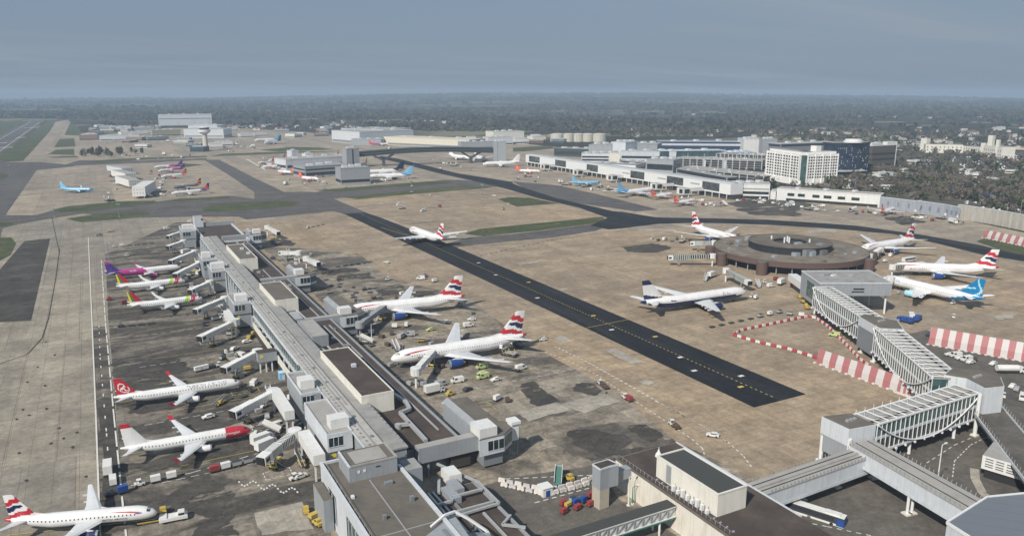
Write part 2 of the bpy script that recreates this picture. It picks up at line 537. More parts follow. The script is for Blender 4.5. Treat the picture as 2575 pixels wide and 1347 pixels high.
for i, q in enumerate([
    [(1308, 965), (1345, 960), (1378, 990), (1424, 1014), (1362, 1025), (1332, 1012), (1318, 990)],
    [(1445, 965), (1482, 963), (1528, 985), (1524, 998), (1470, 990), (1440, 984)],
    [(1425, 1090), (1500, 1080), (1570, 1092), (1592, 1110), (1560, 1138), (1500, 1150), (1452, 1122)],
    [(1575, 1072), (1625, 1066), (1668, 1096), (1650, 1112), (1610, 1105)],
    [(1470, 1150), (1580, 1128), (1690, 1110), (1712, 1122), (1560, 1172), (1500, 1172)],
    [(280, 915), (430, 900), (480, 925), (400, 950), (300, 950)], [(290, 965), (420, 945), (520, 990), (430, 1030), (320, 1040)],
    [(300, 1165), (520, 1115), (600, 1130), (480, 1180), (310, 1200)], [(430, 1240), (530, 1205), (590, 1240), (560, 1300), (430, 1290)],
    [(640, 1255), (750, 1228), (755, 1240), (640, 1268)], [(500, 1310), (590, 1290), (600, 1347), (480, 1347)],
    [(930, 725), (1000, 715), (1040, 735), (960, 745)], [(810, 680), (900, 672), (905, 682), (830, 692)], [(1010, 735), (1110, 730), (1100, 742), (1020, 748)],
    [(680, 600), (730, 605), (740, 618), (690, 620)], [(845, 690), (930, 685), (945, 700), (860, 705)],
    [(1560, 620), (1640, 612), (1690, 622), (1650, 636), (1580, 634)],
    [(1830, 510), (1920, 500), (2020, 505), (2050, 520), (2000, 545), (1880, 538)], [(2225, 547), (2290, 545), (2330, 560), (2270, 566)],
]):
    st('asphalt_patch', None, PATCHW, .16+.002*i, world=None if False else ragged(q, seed=i))
for q in [[(1393, 848), (1413, 843), (1442, 858), (1420, 863)], [(1522, 881), (1546, 876), (1618, 912), (1590, 917)], [(1604, 961), (1625, 954), (1649, 963), (1632, 970)],
          [(1296, 661), (1355, 657), (1357, 661), (1308, 667)], [(1406, 727), (1424, 724), (1430, 729), (1412, 731)], [(1040, 557), (1085, 554), (1085, 557), (1046, 559)],
          [(1600, 575), (1700, 577), (1700, 583), (1610, 580)], [(2032, 580), (2100, 576), (2106, 584), (2036, 588)], [(565, 1075), (620, 1058), (640, 1075), (585, 1100)],
          [(2500, 795), (2545, 790), (2550, 800), (2510, 806)], [(640, 1290), (760, 1262), (790, 1330), (660, 1347)], [(1300, 1035), (1400, 1012), (1440, 1030), (1330, 1060)],
          [(1410, 1015), (1520, 990), (1560, 1010), (1470, 1040)]]:
    st('pale_slab', None, PALE, .23, world=ragged(q, 3, .1, 3))

# service road behind the left stands, and landside roads under the walkways
def strip(mbx, pts, w, m, z, dash=None, off=0.):
    """a painted line of width w through points; dash = (on, off) in metres"""
    P = [Vector((p[0], p[1], 0)) for p in pts]
    for a, b in zip(P[:-1], P[1:]):
        d = b-a
        ln = d.length
        d.normalize()
        nn = Vector((-d.y, d.x, 0))
        if dash:
            s_ = off
            segs = []
            while s_ < ln:
                segs.append((s_, min(ln, s_+dash[0])))
                s_ += dash[0]+dash[1]
        else:
            segs = [(0, ln)]
        for s0, s1 in segs:
            p, q = a+d*s0, a+d*s1
            mbx.sheet([(p+nn*w/2).to_tuple()[:2]+(z,), (p-nn*w/2).to_tuple()[:2]+(z,), (q-nn*w/2).to_tuple()[:2]+(z,), (q+nn*w/2).to_tuple()[:2]+(z,)], m)
def gp(pix):
    return [g(*p) for p in pix]
st('service_road', [(230, 820), (268, 820), (296, 1135), (312, 1270), (330, 1420), (262, 1420), (250, 1260), (244, 1130)], STAND, .13)
st('service_road', [(245, 1025), (287, 1000), (300, 1180), (308, 1240), (255, 1270), (262, 1150)], PATCH, .16)
st('landside_road', [(1960, 1230), (2110, 1190), (2160, 1130), (2480, 1040), (2600, 1050), (2800, 1420), (2000, 1420), (1900, 1330)], ROADM, .2)
st('landside_road', [(2190, 860), (2330, 830), (2420, 870), (2600, 905), (2700, 1060), (2480, 1060), (2330, 960)], ROADM, .17)
st('landside_road', [(1150, 1240), (1290, 1200), (1500, 1170), (1560, 1260), (1700, 1347), (1720, 1420), (1160, 1420)], ROADM, .17)

mk = MB()
for i in range(20):
    rr_ = random.Random(i)
    p = g(rr_.uniform(20, 225), rr_.uniform(640, 1230))
    mk.prism([(p.x+rr_.uniform(.3, .8)*math.cos(a_*1.05)*.9, p.y+rr_.uniform(.4, 1.5)*math.sin(a_*1.05)) for a_ in range(6)], .25, .262, PATCH)
strip(mk, gp([(150, 625), (140, 700), (122, 800), (106, 850), (70, 890), (0, 915)]), .35, PATCH, .266)
strip(mk, gp([(130, 545), (150, 640)]), .3, PATCH, .266)
strip(mk, gp([(620, 400), (668, 428)]), 2.2, WHITE_L, .3)
strip(mk, gp([(1290, 625), (1420, 598)]), .8, PATCH, .268, (3, 2.4))
strip(mk, gp([(1180, 650), (1290, 625)]), .8, PATCH, .268, (3, 2.4))
strip(mk, gp([(222, 597), (231, 800), (241, 1040), (249, 1260), (255, 1420)]), .5, WHITE_L, .27)
strip(mk, gp([(255, 655), (266, 820), (286, 1040), (308, 1260), (325, 1420)]), .5, WHITE_L, .27, (14, 3))
strip(mk, gp([(249, 820), (252, 900), (268, 1090), (276, 1200)]), .4, WHITE_L, .27, (3, 9))
for pts in ([(1350, 878), (1430, 908), (1500, 943), (1590, 1005), (1680, 1064), (1740, 1105), (1766, 1128), (1773, 1148)],
            [(1395, 872), (1470, 908), (1560, 958), (1650, 1010), (1760, 1068), (1830, 1112), (1870, 1148), (1890, 1175)]):
    strip(mk, gp(pts), .45, WHITE_L, .27, (1.4, 1.5))
strip(mk, gp([(1402, 874), (1480, 912), (1570, 962), (1660, 1014), (1765, 1072), (1836, 1116)]), .4, WHITE_L, .27, (1.4, 1.5), 1)
strip(mk, [(221.5, 200), (221.5, 725)], .38, YELL_L, .27, (1.2, 1.5))
for y, xx in ((213, 217), (222, 226), (236, 213), (252, 219), (281, 228), (300, 216), (325, 222), (370, 214), (405, 228), (432, 219), (470, 225)):
    mk.box(xx, y, .25, xx+2.6, y+1.6, .27, YELL_L if y % 2 else WHITE_L)
strip(mk, [(226.5, 560), (219, 600), (214, 640)], .4, YELL_L, .27)
for (a, b) in (((1270, 1205), (1500, 1195)), ((1275, 1225), (1500, 1215)), ((1345, 1265), (1530, 1215))):
    strip(mk, gp([a, b]), .4, WHITE_L, .27, (1.6, 1.2))
for a, b in (((1030, 1240), (1045, 1120)), ):
    pass
# stand centre lines and lead-in curves
for n_, t_ in (((600, 968), (300, 1012)), ((628, 1090), (330, 1142)), ((392, 1306), (20, 1347)), ((455, 683), (240, 707)), ((500, 765), (250, 793)), ((465, 716), (245, 745))):
    strip(mk, gp([n_, t_]), .3, YELL_L, .27)
strip(mk, gp([(330, 1222), (480, 1190), (650, 1140)]), .35, WHITE_L, .27, (3, 2))
strip(mk, gp([(1000, 915), (1350, 850), (1600, 800)]), .3, YELL_L, .27)
strip(mk, gp([(2000, 1345), (2110, 1372)]), .4, WHITE_L, .29)
strip(mk, gp([(1950, 1300), (2080, 1325), (2200, 1350)]), .35, WHITE_L, .29, (1.2, 1.2))
strip(mk, gp([(2330, 1165), (2400, 1120), (2470, 1090)]), .3, WHITE_L, .29, (2, 2))
strip(mk, gp([(2395, 1200), (2400, 1160), (2440, 1120), (2520, 1080)]), .3, WHITE_L, .29, (1.6, 1.2))
strip(mk, gp([(880, 500), (1000, 487), (1250, 466)]), .5, YELL_L, .27)
strip(mk, gp([(0, 560), (120, 545), (390, 518), (740, 498)]), .5, YELL_L, .27)
for a, b in (((0, 350), (78, 306)), ((0, 380), (100, 308))):
    strip(mk, gp([a, b]), 1.2, WHITE_L, .3)
for a in ((16, 371), (2, 360), (52, 346), (70, 322), (88, 321), (66, 304)):
    p = g(*a)
    mk.box(p.x-12, p.y-6, .28, p.x+12, p.y+6, .31, WHITE_L)
for (x, y, w, h) in ((39, 262, 9, 5), (38, 300, 10, 5), (36, 340, 12, 6), (35, 372, 12, 5), (36, 225, 8, 5), (112, 240, 10, 8), (112, 300, 8, 10), (110, 370, 9, 7), (108, 420, 10, 6)):
    for a_, b_ in (((x, y), (x+w, y)), ((x+w, y), (x+w, y+h)), ((x+w, y+h), (x, y+h)), ((x, y+h), (x, y))):
        strip(mk, [a_, b_], .3, WHITE_L if y % 20 else YELL_L, .28, (1.3, .7))
for (x0, x1, y) in ((8, 44, 238), (6, 46, 286), (6, 46, 318), (8, 44, 352), (8, 44, 400), (8, 44, 428), (8, 44, 500), (104, 180, 262), (104, 180, 330), (104, 180, 402), (104, 180, 470)):
    strip(mk, [(x0, y), (x1, y)], .28, WHITE_L, .275, (2.5, 1.5))
    strip(mk, [(x0+6, y+9), (x1, y+9)], .22, YELL_L, .275)
# bay hatching beside the gates
for i in range(22):
    p = g(600+i*7, 1215+8*math.sin(i*.9)+i*1.2)
    mk.box(p.x, p.y, .25, p.x+.5, p.y+1, .28, WHITE_L)
for i in range(7):
    p, q = g(2120+i*9, 905+i*5), g(2128+i*9, 940+i*5)
tag(mk.build('paint_markings'), kind='structure')
# ------------------------------------------------------------------ building materials
CLAD = mat('grey cladding', (.29, .315, .34), .55, var=.08, lines=(1.5, 0, .22, .08), grime=((.2, .2, .2), .35))
CLAD_L = mat('light panel cladding', (.55, .585, .62), .5, var=.06, lines=(2.4, 0, .25, .06), grime=((.3, .3, .3), .3))
CLAD_D = mat('dark grey cladding', (.20, .215, .24), .55, var=.1, lines=(1.2, 0, .25, .1))
WHITEP = mat('white panel', (.66, .67, .66), .5, var=.05, grime=((.4, .38, .33), .35), lines=(3.1, 0, .2, .04))
CREAM = mat('cream render', (.68, .665, .60), .75, var=.06, grime=((.42, .38, .3), .4))
CREAM_J = mat('cream panel wall', (.68, .65, .58), .75, var=.07, grime=((.38, .33, .26), .5), lines=(4.5, 0, .3, .04))
ROOF_G = mat('grey membrane roof', (.30, .30, .29), .85, var=.15, scale=.25, grime=((.16, .155, .145), .7))
SPINE = mat('spine roof sheet', (.42, .41, .385), .85, var=.12, scale=.3, grime=((.22, .2, .18), .7), lines=(3, 0, .2, .05))
ROOF_P = mat('pale membrane roof', (.335, .33, .315), .85, var=.12, scale=.3, grime=((.24, .22, .2), .6))
ROOF_B = mat('brown bitumen roof', (.060, .048, .043), .9, var=.25, scale=.15, grime=((.13, .105, .085), .6), lines=(3.2, 0, .2, .06))
ROOF_K = mat('gravel roof', (.14, .126, .107), .95, var=.3, scale=.2, grime=((.09, .082, .072), .7), lines=(7, 0, .25, .05))
STEELW = mat('white steel', (.68, .69, .69), .45, var=.05)
STEELG = mat('grey steel', (.3, .31, .32), .45, var=.1)
DUCTM = mat('duct metal', (.46, .47, .47), .4, metal=.3, var=.1, lines=(2, 0, .3, .08))
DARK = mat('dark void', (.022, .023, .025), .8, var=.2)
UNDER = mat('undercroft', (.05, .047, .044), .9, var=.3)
GLASS = glass('dark glazing', (.022, .034, .038))
GLASS_T = glass('teal glazing', (.05, .095, .095), .12, 2.6)
GLASS_B = glass('blue grey glazing', (.14, .18, .2), .2, 3)
BROWNF = mat('brown fascia', (.105, .070, .062), .7, var=.15, lines=(3, 0, .15, .06))
YSIGN = mat('yellow sign', (.60, .50, .05), .6, var=.1)
REDP = mat('red paint', (.42, .055, .06), .5, var=.15)
GREENP = mat('green paint', (.02, .20, .13), .5, var=.1)
BLUEP = mat('blue paint', (.015, .05, .22), .4, var=.15)
RUBBER = mat('rubber', (.018, .018, .018), .9, var=.2)

def mbp(name, parent, fn, org=(0, 0, 0), smooth=False):
    m = MB()
    fn(m)
    return m.build(name, parent, org, smooth)

def window_band(parent, face, a0, a1, c, z0, z1, m=GLASS, frame=CLAD_L, n=3, name='window'):
    """a glazed opening standing 5 cm proud, with mullions: face 'x-','x+','y-','y+'; c is the wall plane"""
    mb = MB()
    sgn = -1 if face[1] == '-' else 1
    def slab(u0, u1, w0, w1, d, mm):
        lo, hi = sorted((c, c+sgn*d))
        if face[0] == 'x':
            mb.box(lo, u0, w0, hi, u1, w1, mm)
        else:
            mb.box(u0, lo, w0, u1, hi, w1, mm)
    slab(a0, a1, z0, z1, .06, m)
    for i in range(1, n):
        u = a0+(a1-a0)*i/n
        slab(u-.09, u+.09, z0, z1, .14, frame)
    slab(a0-.1, a1+.1, z1, z1+.18, .16, frame)
    slab(a0-.1, a1+.1, z0-.18, z0, .16, frame)
    return mb

def parapet_roof(parent, x0, y0, x1, y1, z, roof, cap, h=.55, t=.45, name='roof'):
    """flat roof sunk inside a parapet"""
    m = MB()
    m.box(x0+t, y0+t, z-.3, x1-t, y1-t, z+.004, roof)
    o = m.build(name, parent)
    m = MB()
    m.box(x0-.05, y0-.05, z-.35, x1+.05, y0+t, z+h, cap)
    m.box(x0-.05, y1-t, z-.35, x1+.05, y1+.05, z+h, cap)
    m.box(x0-.05, y0+t+.002, z-.35, x0+t, y1-t-.002, z+h, cap)
    m.box(x1-t, y0+t+.002, z-.35, x1+.05, y1-t-.002, z+h, cap)
    m.build('parapet', o)
    return o

# ------------------------------------------------------------------ the long pier
PIER = thing('airport_pier', 'long grey pier with pale spine roof, brown flat roofs and gate towers on both sides', 'airport pier')
m = MB()
m.box(62.2, 201.5, 0, 72.7, 590, 12.6, CLAD)
m.box(72.72, 207, 0, 92, 665, 8.6, CLAD_D)
m.box(65, 590.1, 0, 72.7, 666, 8.6, CLAD)
m.build('wall', PIER)
m = MB()
m.box(61.6, 201, 12.62, 67.1, 590.5, 13.0, SPINE)
m.box(67.75, 201, 12.62, 73.0, 590.5, 13.15, ROOF_G)
m.box(67.1, 201, 12.62, 67.75, 590.5, 12.8, DARK)
m.box(67.0, 201, 13.0, 67.25, 590.5, 13.3, STEELG)
m.box(61.5, 201, 12.3, 61.58, 590.5, 13.2, CLAD_L)
sp = m.build('roof', PIER)
m = MB()
for y in range(204, 588, 3):
    for xx in (62.9, 72.2):
        m.box(xx, y, 13.0, xx+.35, y+.5, 13.55, STEELG)
for y in range(212, 580, 17):
    m.box(64.2+(y % 3)*.5, y, 13.0, 65.0+(y % 3)*.5, y+1.1, 13.5, CLAD_D)
m.build('roof_vent', sp)['kind'] = 'stuff'
m = MB()
for p, q in (((64.5, 204), (64.5, 585)), ((70.6, 292), (70.6, 372)), ((65.9, 240), (65.9, 560))):
    m.bar((*p, 13.2), (*q, 13.2), .3, .25, STEELG)
m.build('cable_tray', sp)
m = MB()
m.box(61.9, 290, 7.4, 62.15, 385, 11.9, GLASS_T)
for y in range(290, 386, 4):
    m.box(61.7, y, 7.3, 61.88, y+.18, 12, STEELG)
m.box(61.2, 290, 11.95, 62.15, 385, 12.2, CLAD_L)
m.box(60.9, 290, 7.0, 62.15, 385, 7.25, CLAD_L)
m.build('facade_glazing', PIER)
for y0, y1 in ((400, 465), (530, 588)):
    m = MB(); m.box(61.95, y0, 7.4, 62.15, y1, 11.9, GLASS_T); m.build('facade_glazing', PIER)
m = MB()
for i, y in enumerate(range(296, 376, 5)):
    if 16 < y-296 < 30 and False:
        continue
    m.box(59.6, y+.2, 3.6, 59.9, y+4.8, 6.9-(i % 2)*.25, CREAM)
m.build('screen_wall', PIER)
m = MB()
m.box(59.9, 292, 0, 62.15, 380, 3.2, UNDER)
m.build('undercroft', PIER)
for y in range(250, 590, 9):
    if not (387 < y < 412 or 468 < y < 530 or 255 < y < 280):
        m = MB(); m.box(60.5, y, 3.3 if 290 < y < 381 else 0, 61.1, y+.6, 12.2 if y > 385 else 7, CLAD_L); m.build('facade_fin', PIER)
# lower brown roofs on the right
m = MB()
m.box(73.02, 207.2, 8.62, 91.6, 583, 8.9, ROOF_B)
m.box(91.62, 207.2, 8.3, 92.3, 583, 9.4, CLAD)
m.box(74, 207.2, 8.92, 76.6, 236, 9.1, DARK)
m.build('low_roof', PIER)
parapet_roof(PIER, 65.2, 584, 94.8, 667, 8.65, ROOF_B, CLAD_L, 1.2, 1.0, 'end_roof')
m = MB()
m.box(66, 661, 8.9, 72.5, 672.5, 16.8, CLAD_L, ROOF_P)
m.box(71, 660.6, 14.5, 72.2, 660.98, 15.8, DARK)
m.build('corner_tower', PIER)
m = MB()
m.box(72.55, 662, 8.9, 96, 664.5, 12, CLAD, ROOF_G)
m.build('end_screen', PIER)
def plant(x0, y0, x1, y1, z0, z1, wall, roof, hatches=()):
    m = MB()
    m.box(x0, y0, z0, x1, y1, z1, wall)
    o = m.build('plant_room', PIER)
    r = parapet_roof(o, x0, y0, x1, y1, z1, roof, wall, .35, .3)
    r.parent = o
    for k_ in list(r.children):
        k_.parent = o
    if hatches:
        for hx, hy, hw, hl in hatches:
            m = MB()
            m.box(hx, hy, z1, hx+hw, hy+hl, z1+1.1, CLAD_L)
            m.build('roof_hatch', o)
    return o
plant(70.5, 237.8, 81.8, 290.6, 9, 15.7, CREAM, ROOF_B, ((76.2, 267, 1.6, 1.6),))
plant(70.7, 376, 81.8, 416, 9, 15.6, CREAM, ROOF_K)
plant(71.6, 483.2, 82.2, 535, 9, 15.6, CREAM, ROOF_K, ((78.6, 498, 2, 3), (77.5, 515, 2, 3)))
plant(73.8, 316.5, 80.6, 344, 9, 13.6, CLAD, ROOF_P)
m = MB()
m.box(74, 300, 8.95, 80, 314, 9.5, DARK)
m.tube((75.5, 312, 10), (79.5, 296, 10), .5, DUCTM)
m.tube((79, 312, 10.2), (79, 300, 10.2), .45, DUCTM)
m.tube((74.5, 372, 11), (80, 372, 11), .55, DUCTM)
m.tube((79.8, 372, 11), (81, 358, 10), .5, DUCTM)
m.box(75, 355, 9, 79, 368, 11.4, CLAD, DUCTM)
m.build('roof_plant', PIER)
for pts in (((82.6, 258, 10.6), (85.4, 245.5, 10.6), (86.4, 239, 10.6), (85.6, 233, 10.3), (81.6, 231.5, 10.3), (81.2, 207.5, 10.3)),
            ((81.3, 221.5, 10.3), (77.6, 222.5, 10.3)), ((83, 262, 10.9), (83, 258, 10.7))):
    m = MB()
    for p, q in zip(pts[:-1], pts[1:]):
        m.bar(p, q, 1.15, 1.0, DUCTM)
    if len(pts) == 2:
        m.tube((pts[1][0], pts[1][1], 9), (pts[1][0], pts[1][1], 10.7), 1.1, DUCTM, 12)
    m.build('duct', PIER)

rq = random.Random(31)
for i in range(34):
    x, y = rq.uniform(74, 90), rq.uniform(212, 575)
    if 228 < y < 296 and x < 83 or 370 < y < 420 and x < 83 or 478 < y < 540 and x < 84 or 195 < y < 240:
        continue
    w_, l_, h_ = rq.uniform(.6, 2.2), rq.uniform(.6, 3), rq.uniform(.5, 1.5)
    m = MB(); m.box(x, y, 8.92, x+w_, y+l_, 8.92+h_, rq.choice([CLAD, CLAD_D, DUCTM, ROOF_P])); m.build('roof_unit', PIER)
for p, q in (((74.5, 300), (74.5, 370)), ((84, 430), (84, 478)), ((86, 300), (86, 345)), ((88, 360), (88, 440)), ((84.5, 545), (84.5, 580)), ((88.5, 215), (88.5, 345))):
    m = MB(); m.bar((*p, 9.3), (*q, 9.3), .5, .4, DUCTM); m.build('pipe_run', PIER)
def gate_tower(x0, x1, y0, y1, box=None, z=13, link=None, sign=False, white=False, core_y=0):
    """a gate room standing on the left flank: upper storey with a window, paler core below, plant box on the roof"""
    up = CLAD_L if white else CLAD
    m = MB()
    m.box(x0, y0, 7.6, x1, y1, z, up)
    m.box(x0+.5, y0+.5+core_y, .9, x1, y1, 7.58, CLAD)
    for xx, yy in ((x0+.5, y0+.5), (x0+.5, y1-1), (x1-1, y0+.5)):
        m.box(xx, yy, 0, xx+.5, yy+.5, .88, STEELW)
    o = m.build('gate_tower', PIER)
    m = window_band(o, 'y-', x0+.45, x0+(x1-x0)*.62, y0, z-3.7, z-.75)
    m.build('window', o)
    r = parapet_roof(o, x0, y0, x1, y1, z, ROOF_G if not white else ROOF_P, CLAD_L, .5, .3)
    r.parent = o
    for k_ in list(r.children):
        k_.parent = o
    if box:
        m = MB()
        m.box(*box[:2], z+.1, *box[2:4], z+3.4, WHITEP)
        m.build('plant_box', o)
    if sign:
        m = MB()
        m.tube((x0+2.0, y0+.49+core_y, 6.2), (x0+2.0, y0+.42+core_y, 6.2), .75, YSIGN, 14)
        m.build('gate_sign', o)
    if link:
        lx0, ly0, lx1, ly1 = link
        m = MB()
        m.box(lx0, ly0, 5.6, lx1, ly1, 8.9, WHITEP)
        m.box(lx0+.3, ly0+.3, 5.2, lx1-.3, ly1-.3, 5.58, CLAD_D)
        for yy in (ly0+.6, ly1-1.2):
            m.box(lx0+.4, yy, 0, lx0+.9, yy+.5, 5.18, STEELW)
            m.box(lx1-.9, yy, 0, lx1-.4, yy+.5, 5.18, STEELW)
        m.build('link_corridor', o)
    return o
gate_tower(53.7, 61.5, 219, 247.8, (55.9, 222.6, 61.7, 227.4), link=(48.6, 216.4, 52.2, 236), white=True, sign=True)
gate_tower(54.7, 61.5, 256, 279, (55.5, 260.1, 60.4, 265.6), link=(48.3, 254, 51.6, 277), sign=True)
gate_tower(53.4, 61.5, 389.5, 411, (54.8, 392.5, 60.5, 398), link=(49, 376, 52, 396), sign=True)
gate_tower(53.8, 61.5, 470, 490, (54.4, 475.5, 61.6, 481.5), sign=True)
gate_tower(53.0, 61.5, 505, 528, (53.6, 511.8, 58.7, 517))
gate_tower(52.6, 61.5, 618.5, 644, (53.8, 626, 61.4, 633), z=13.4)
# half-way bridge room with the yellow gate number
m = MB()
m.box(51.6, 320, 4.9, 59.4, 325.5, 8.8, CLAD, ROOF_B)
for xx in (52.2, 54.6, 57):
    m.box(xx, 320.6, 0, xx+.5, 321.1, 4.88, STEELW)
o = m.build('link_corridor', PIER)
m = MB()
m.tube((53.2, 319.98, 7.4), (53.2, 319.9, 7.4), .75, YSIGN, 14)
m.build('gate_sign', o)

def gate_room_right(y0, y1, bx, arm=True, wing=True, z=10.2, xa=77):
    m = MB()
    if arm:
        m.box(xa, y0+4, 5.4, 97, y0+7.2, z-.2, CLAD, ROOF_P)
    m.box(97.02, y0+.8, 5.2, 104, y1, z, CLAD)
    m.prism([(95.3, y0), (104, y0), (108.5, y0+3.5), (108.5, y0+9), (104, y0+9.5), (97.0, y0+9.5), (97.0, y0+.5)], 5.2, z, CLAD_L)
    m.box(97.4, y0+1.2, 0.9, 104, y0+8.5, 5.18, CLAD_D)
    if arm:
        m.box(80, y0+4.6, 0, 80.6, y0+5.2, 5.38, CLAD)
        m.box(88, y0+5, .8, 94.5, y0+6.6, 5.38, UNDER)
    o = m.build('gate_tower', PIER)
    m = window_band(o, 'y-', 98.4, 103.8, y0, z-4.1, z-.9)
    m.prism([(104.05, y0-.06), (108.56, y0+3.44), (108.5, y0+3.6), (104.0, y0+.1)], z-4.1, z-.9, GLASS_T)
    m.build('window', o)
    if wing:
        m = MB()
        m.add([(97.0, y0+9.52, z-.4), (97.0, y1+2, z-.4), (99.5, y1+2, z+1.2), (99.5, y0+9.52, z+1.2)], [(0, 1, 2, 3), (3, 2, 1, 0)], CLAD_L)
        m.box(99.6, y0+9.52, z-.2, 107, y1+2, z+.1, ROOF_K)
        m.box(99.4, y0+9.52, z-.2, 99.58, y1+2, z+1.25, CLAD)
        m.build('sloping_roof', o)
    m = MB()
    m.prism([(95.3, y0), (104, y0), (108.5, y0+3.5), (108.5, y0+9), (104, y0+9.5), (97.0, y0+9.5), (97.0, y0+.5)], z+.02, z+.35, ROOF_K)
    m.build('roof', o)
    m = MB()
    m.box(bx[0], bx[1], z+.3, bx[2], bx[3], z+3.3, WHITEP)
    m.build('plant_box', o)
    return o
gate_room_right(199, 231, (95.8, 199.6, 101.8, 206.5), z=10.6)
gate_room_right(351, 386, (96.2, 353.5, 101.8, 358.5), z=10.6)
gate_room_right(443, 474, (96.5, 446.5, 101.5, 452), z=10.6)
gate_room_right(590, 615, (99, 592.5, 104.5, 597.5), z=11.6)

# ------------------------------------------------------------------ block at the root of the pier
TB = thing('terminal_block', 'grey flat-roofed block with raised penthouse where the pier meets the bottom edge', 'terminal building', (56, 160, 0))
def tb(name, fn, parent=TB):
    m = MB(); fn(m)
    return m.build(name, parent, (56, 160, 0))
tb('wall', lambda m: (m.box(47, 118, 0, 66.3, 201.2, 13.2, CLAD_L), m.box(66.32, 118, 0, 66.9, 199, 10.8, CLAD_D)))
tb('roof', lambda m: m.box(47.6, 118.6, 13.0, 65.6, 200.6, 13.35, ROOF_K))
tb('parapet', lambda m: (m.box(46.8, 118, 13.22, 47.58, 201.4, 14.1, CLAD_L), m.box(65.62, 118, 13.22, 66.5, 190, 14.0, CLAD_L), m.box(47.6, 200.62, 13.22, 62, 201.3, 14, CLAD_L)))
ph = tb('penthouse', lambda m: m.box(51.2, 187, 13.36, 64.6, 197.2, 17.6, CLAD, ROOF_K))
tb('roof', lambda m: (m.box(53.4, 188.6, 17.62, 62.4, 196.2, 17.75, ROOF_P), m.box(51.1, 186.9, 17.62, 51.6, 197.3, 18.1, CLAD_L), m.box(51.62, 186.9, 17.62, 64.7, 187.3, 18.1, ROOF_P), m.box(64.2, 187.32, 17.62, 64.7, 197.3, 18.0, ROOF_P)), ph)
tb('vent', lambda m: (m.box(53.4, 186.9, 15.6, 54.1, 186.98, 16.4, STEELW), m.box(55, 186.9, 15.6, 55.7, 186.98, 16.4, STEELW), m.box(58.5, 186.92, 16.2, 59.8, 186.98, 16.5, DARK)), ph)
for y0, y1 in ((122, 150), (153, 176), (186, 193)):
    tb('window', lambda m: (m.box(46.86, y0, 2.5, 46.98, y1, 10.5, GLASS_T if y0 < 180 else GLASS), [m.box(46.7, y, 2.4, 46.84, y+.2, 10.6, CLAD_L) for y in range(y0, y1, 3)]))
for x, y, w_, l_, h_ in ((50, 128, 2, 3, 1.2), (60, 135, 1.2, 1.2, .9), (57, 150, 3, 2, 1.0), (62, 170, 1, 1, 1.4), (53, 165, .8, .8, 1.2), (59, 181, 2.2, 1.2, .8), (49.5, 140, 1, 1, .8), (63.6, 148, .9, 6, .5)):
    tb('roof_unit', lambda m: m.box(x, y, 13.36, x+w_, y+l_, 13.36+h_, CLAD_D))
tb('cable_tray', lambda m: (m.box(56.2, 120, 13.36, 56.5, 186, 13.55, STEELG), m.box(48.5, 158.4, 13.36, 65, 158.7, 13.5, STEELG)))
tb('roof_handrail', lambda m: [m.bar((47.9, 120+i*4, 13.3), (47.9, 120+i*4, 14.5), .1, .1, STEELG) for i in range(20)]+[m.bar((47.9, 118, 14.5), (47.9, 200, 14.5), .08, .08, STEELG)])
tb('stair_core', lambda m: (m.box(44.2, 188, 0, 46.68, 199, 9.4, CLAD, ROOF_K), m.box(67, 186, 0, 71.5, 192.5, 13.6, CLAD, ROOF_G)))
tb('roof_light', lambda m: m.box(49.2, 178.5, 13.36, 50, 179.6, 14, STEELW))
AN = thing('service_annex', 'low dark-roofed annex with white pipework beside the block at the bottom edge', 'annex', (77, 165, 0))
def an(name, fn, parent=AN):
    m = MB(); fn(m)
    return m.build(name, parent, (77, 165, 0))
an('wall', lambda m: m.box(66.95, 120, 0, 87, 185.9, 5.2, CLAD_D))
an('roof', lambda m: (m.box(67.4, 120.5, 5.0, 86.4, 185.4, 5.35, ROOF_B), m.box(86.42, 120, 5.0, 87.1, 185.9, 6.0, CLAD), m.box(76.6, 120.5, 5.36, 77.2, 185, 6.2, CLAD_D), m.box(68, 135, 5.36, 71.5, 183, 5.5, ROOF_G)))
for pts in (((71.5, 176, 7), (76, 176, 7), (76.5, 178, 7), (86, 178, 7)), ((72, 171, 6.6), (86, 171, 6.6)), ((71, 169, 6.6), (87, 169.5, 6.6), (87, 183, 6.6), (80, 196, 8)),
            ((72.2, 120, 6.2), (72.2, 184, 6.2)), ((73.6, 120, 6.2), (73.6, 184, 6.2)), ((81.5, 121, 6), (81.5, 168, 6)), ((87, 163, 6.4), (83, 160, 6.4), (87.6, 156, 6.4))):
    an('pipe_run', lambda m: [m.bar(p, q, .65, .6, DUCTM) for p, q in zip(pts[:-1], pts[1:])])
an('plant_box', lambda m: (m.box(79.5, 186.2, 5.4, 83.5, 192, 8.6, WHITEP), m.box(76, 176.5, 5.4, 79, 184, 7.2, CLAD)))
an('duct', lambda m: (m.box(78.5, 180, 5.5, 81.5, 186, 7.6, CLAD), m.bar((75, 183, 6.2), (78, 190, 6.2), .8, .8, DUCTM)))
CP = thing('entrance_canopy', 'curved white-edged canopy frame leaning against the block at the bottom edge', 'canopy', (72, 158, 0))
m = MB()
cpts = [(62, 156.8, 13.4), (66.4, 158.6, 14.4), (69.5, 159.3, 14.2), (72.5, 157.5, 12.2), (76, 154.8, 9.4), (77, 152, 6)]
for p, q in zip(cpts[:-1], cpts[1:]):
    m.bar(p, q, .55, .55, STEELW)
m.build('edge_beam', CP, (72, 158, 0))
m = MB()
m.prism([(60, 156.2), (69, 158.4), (76, 154.2), (76, 120), (60, 120)], 0, 9.3, CLAD_D, GLASS_B)
m.prism([(55, 151), (66.2, 157.5), (69, 158), (66.2, 119), (55, 119)], 13.4, 13.6, CLAD)
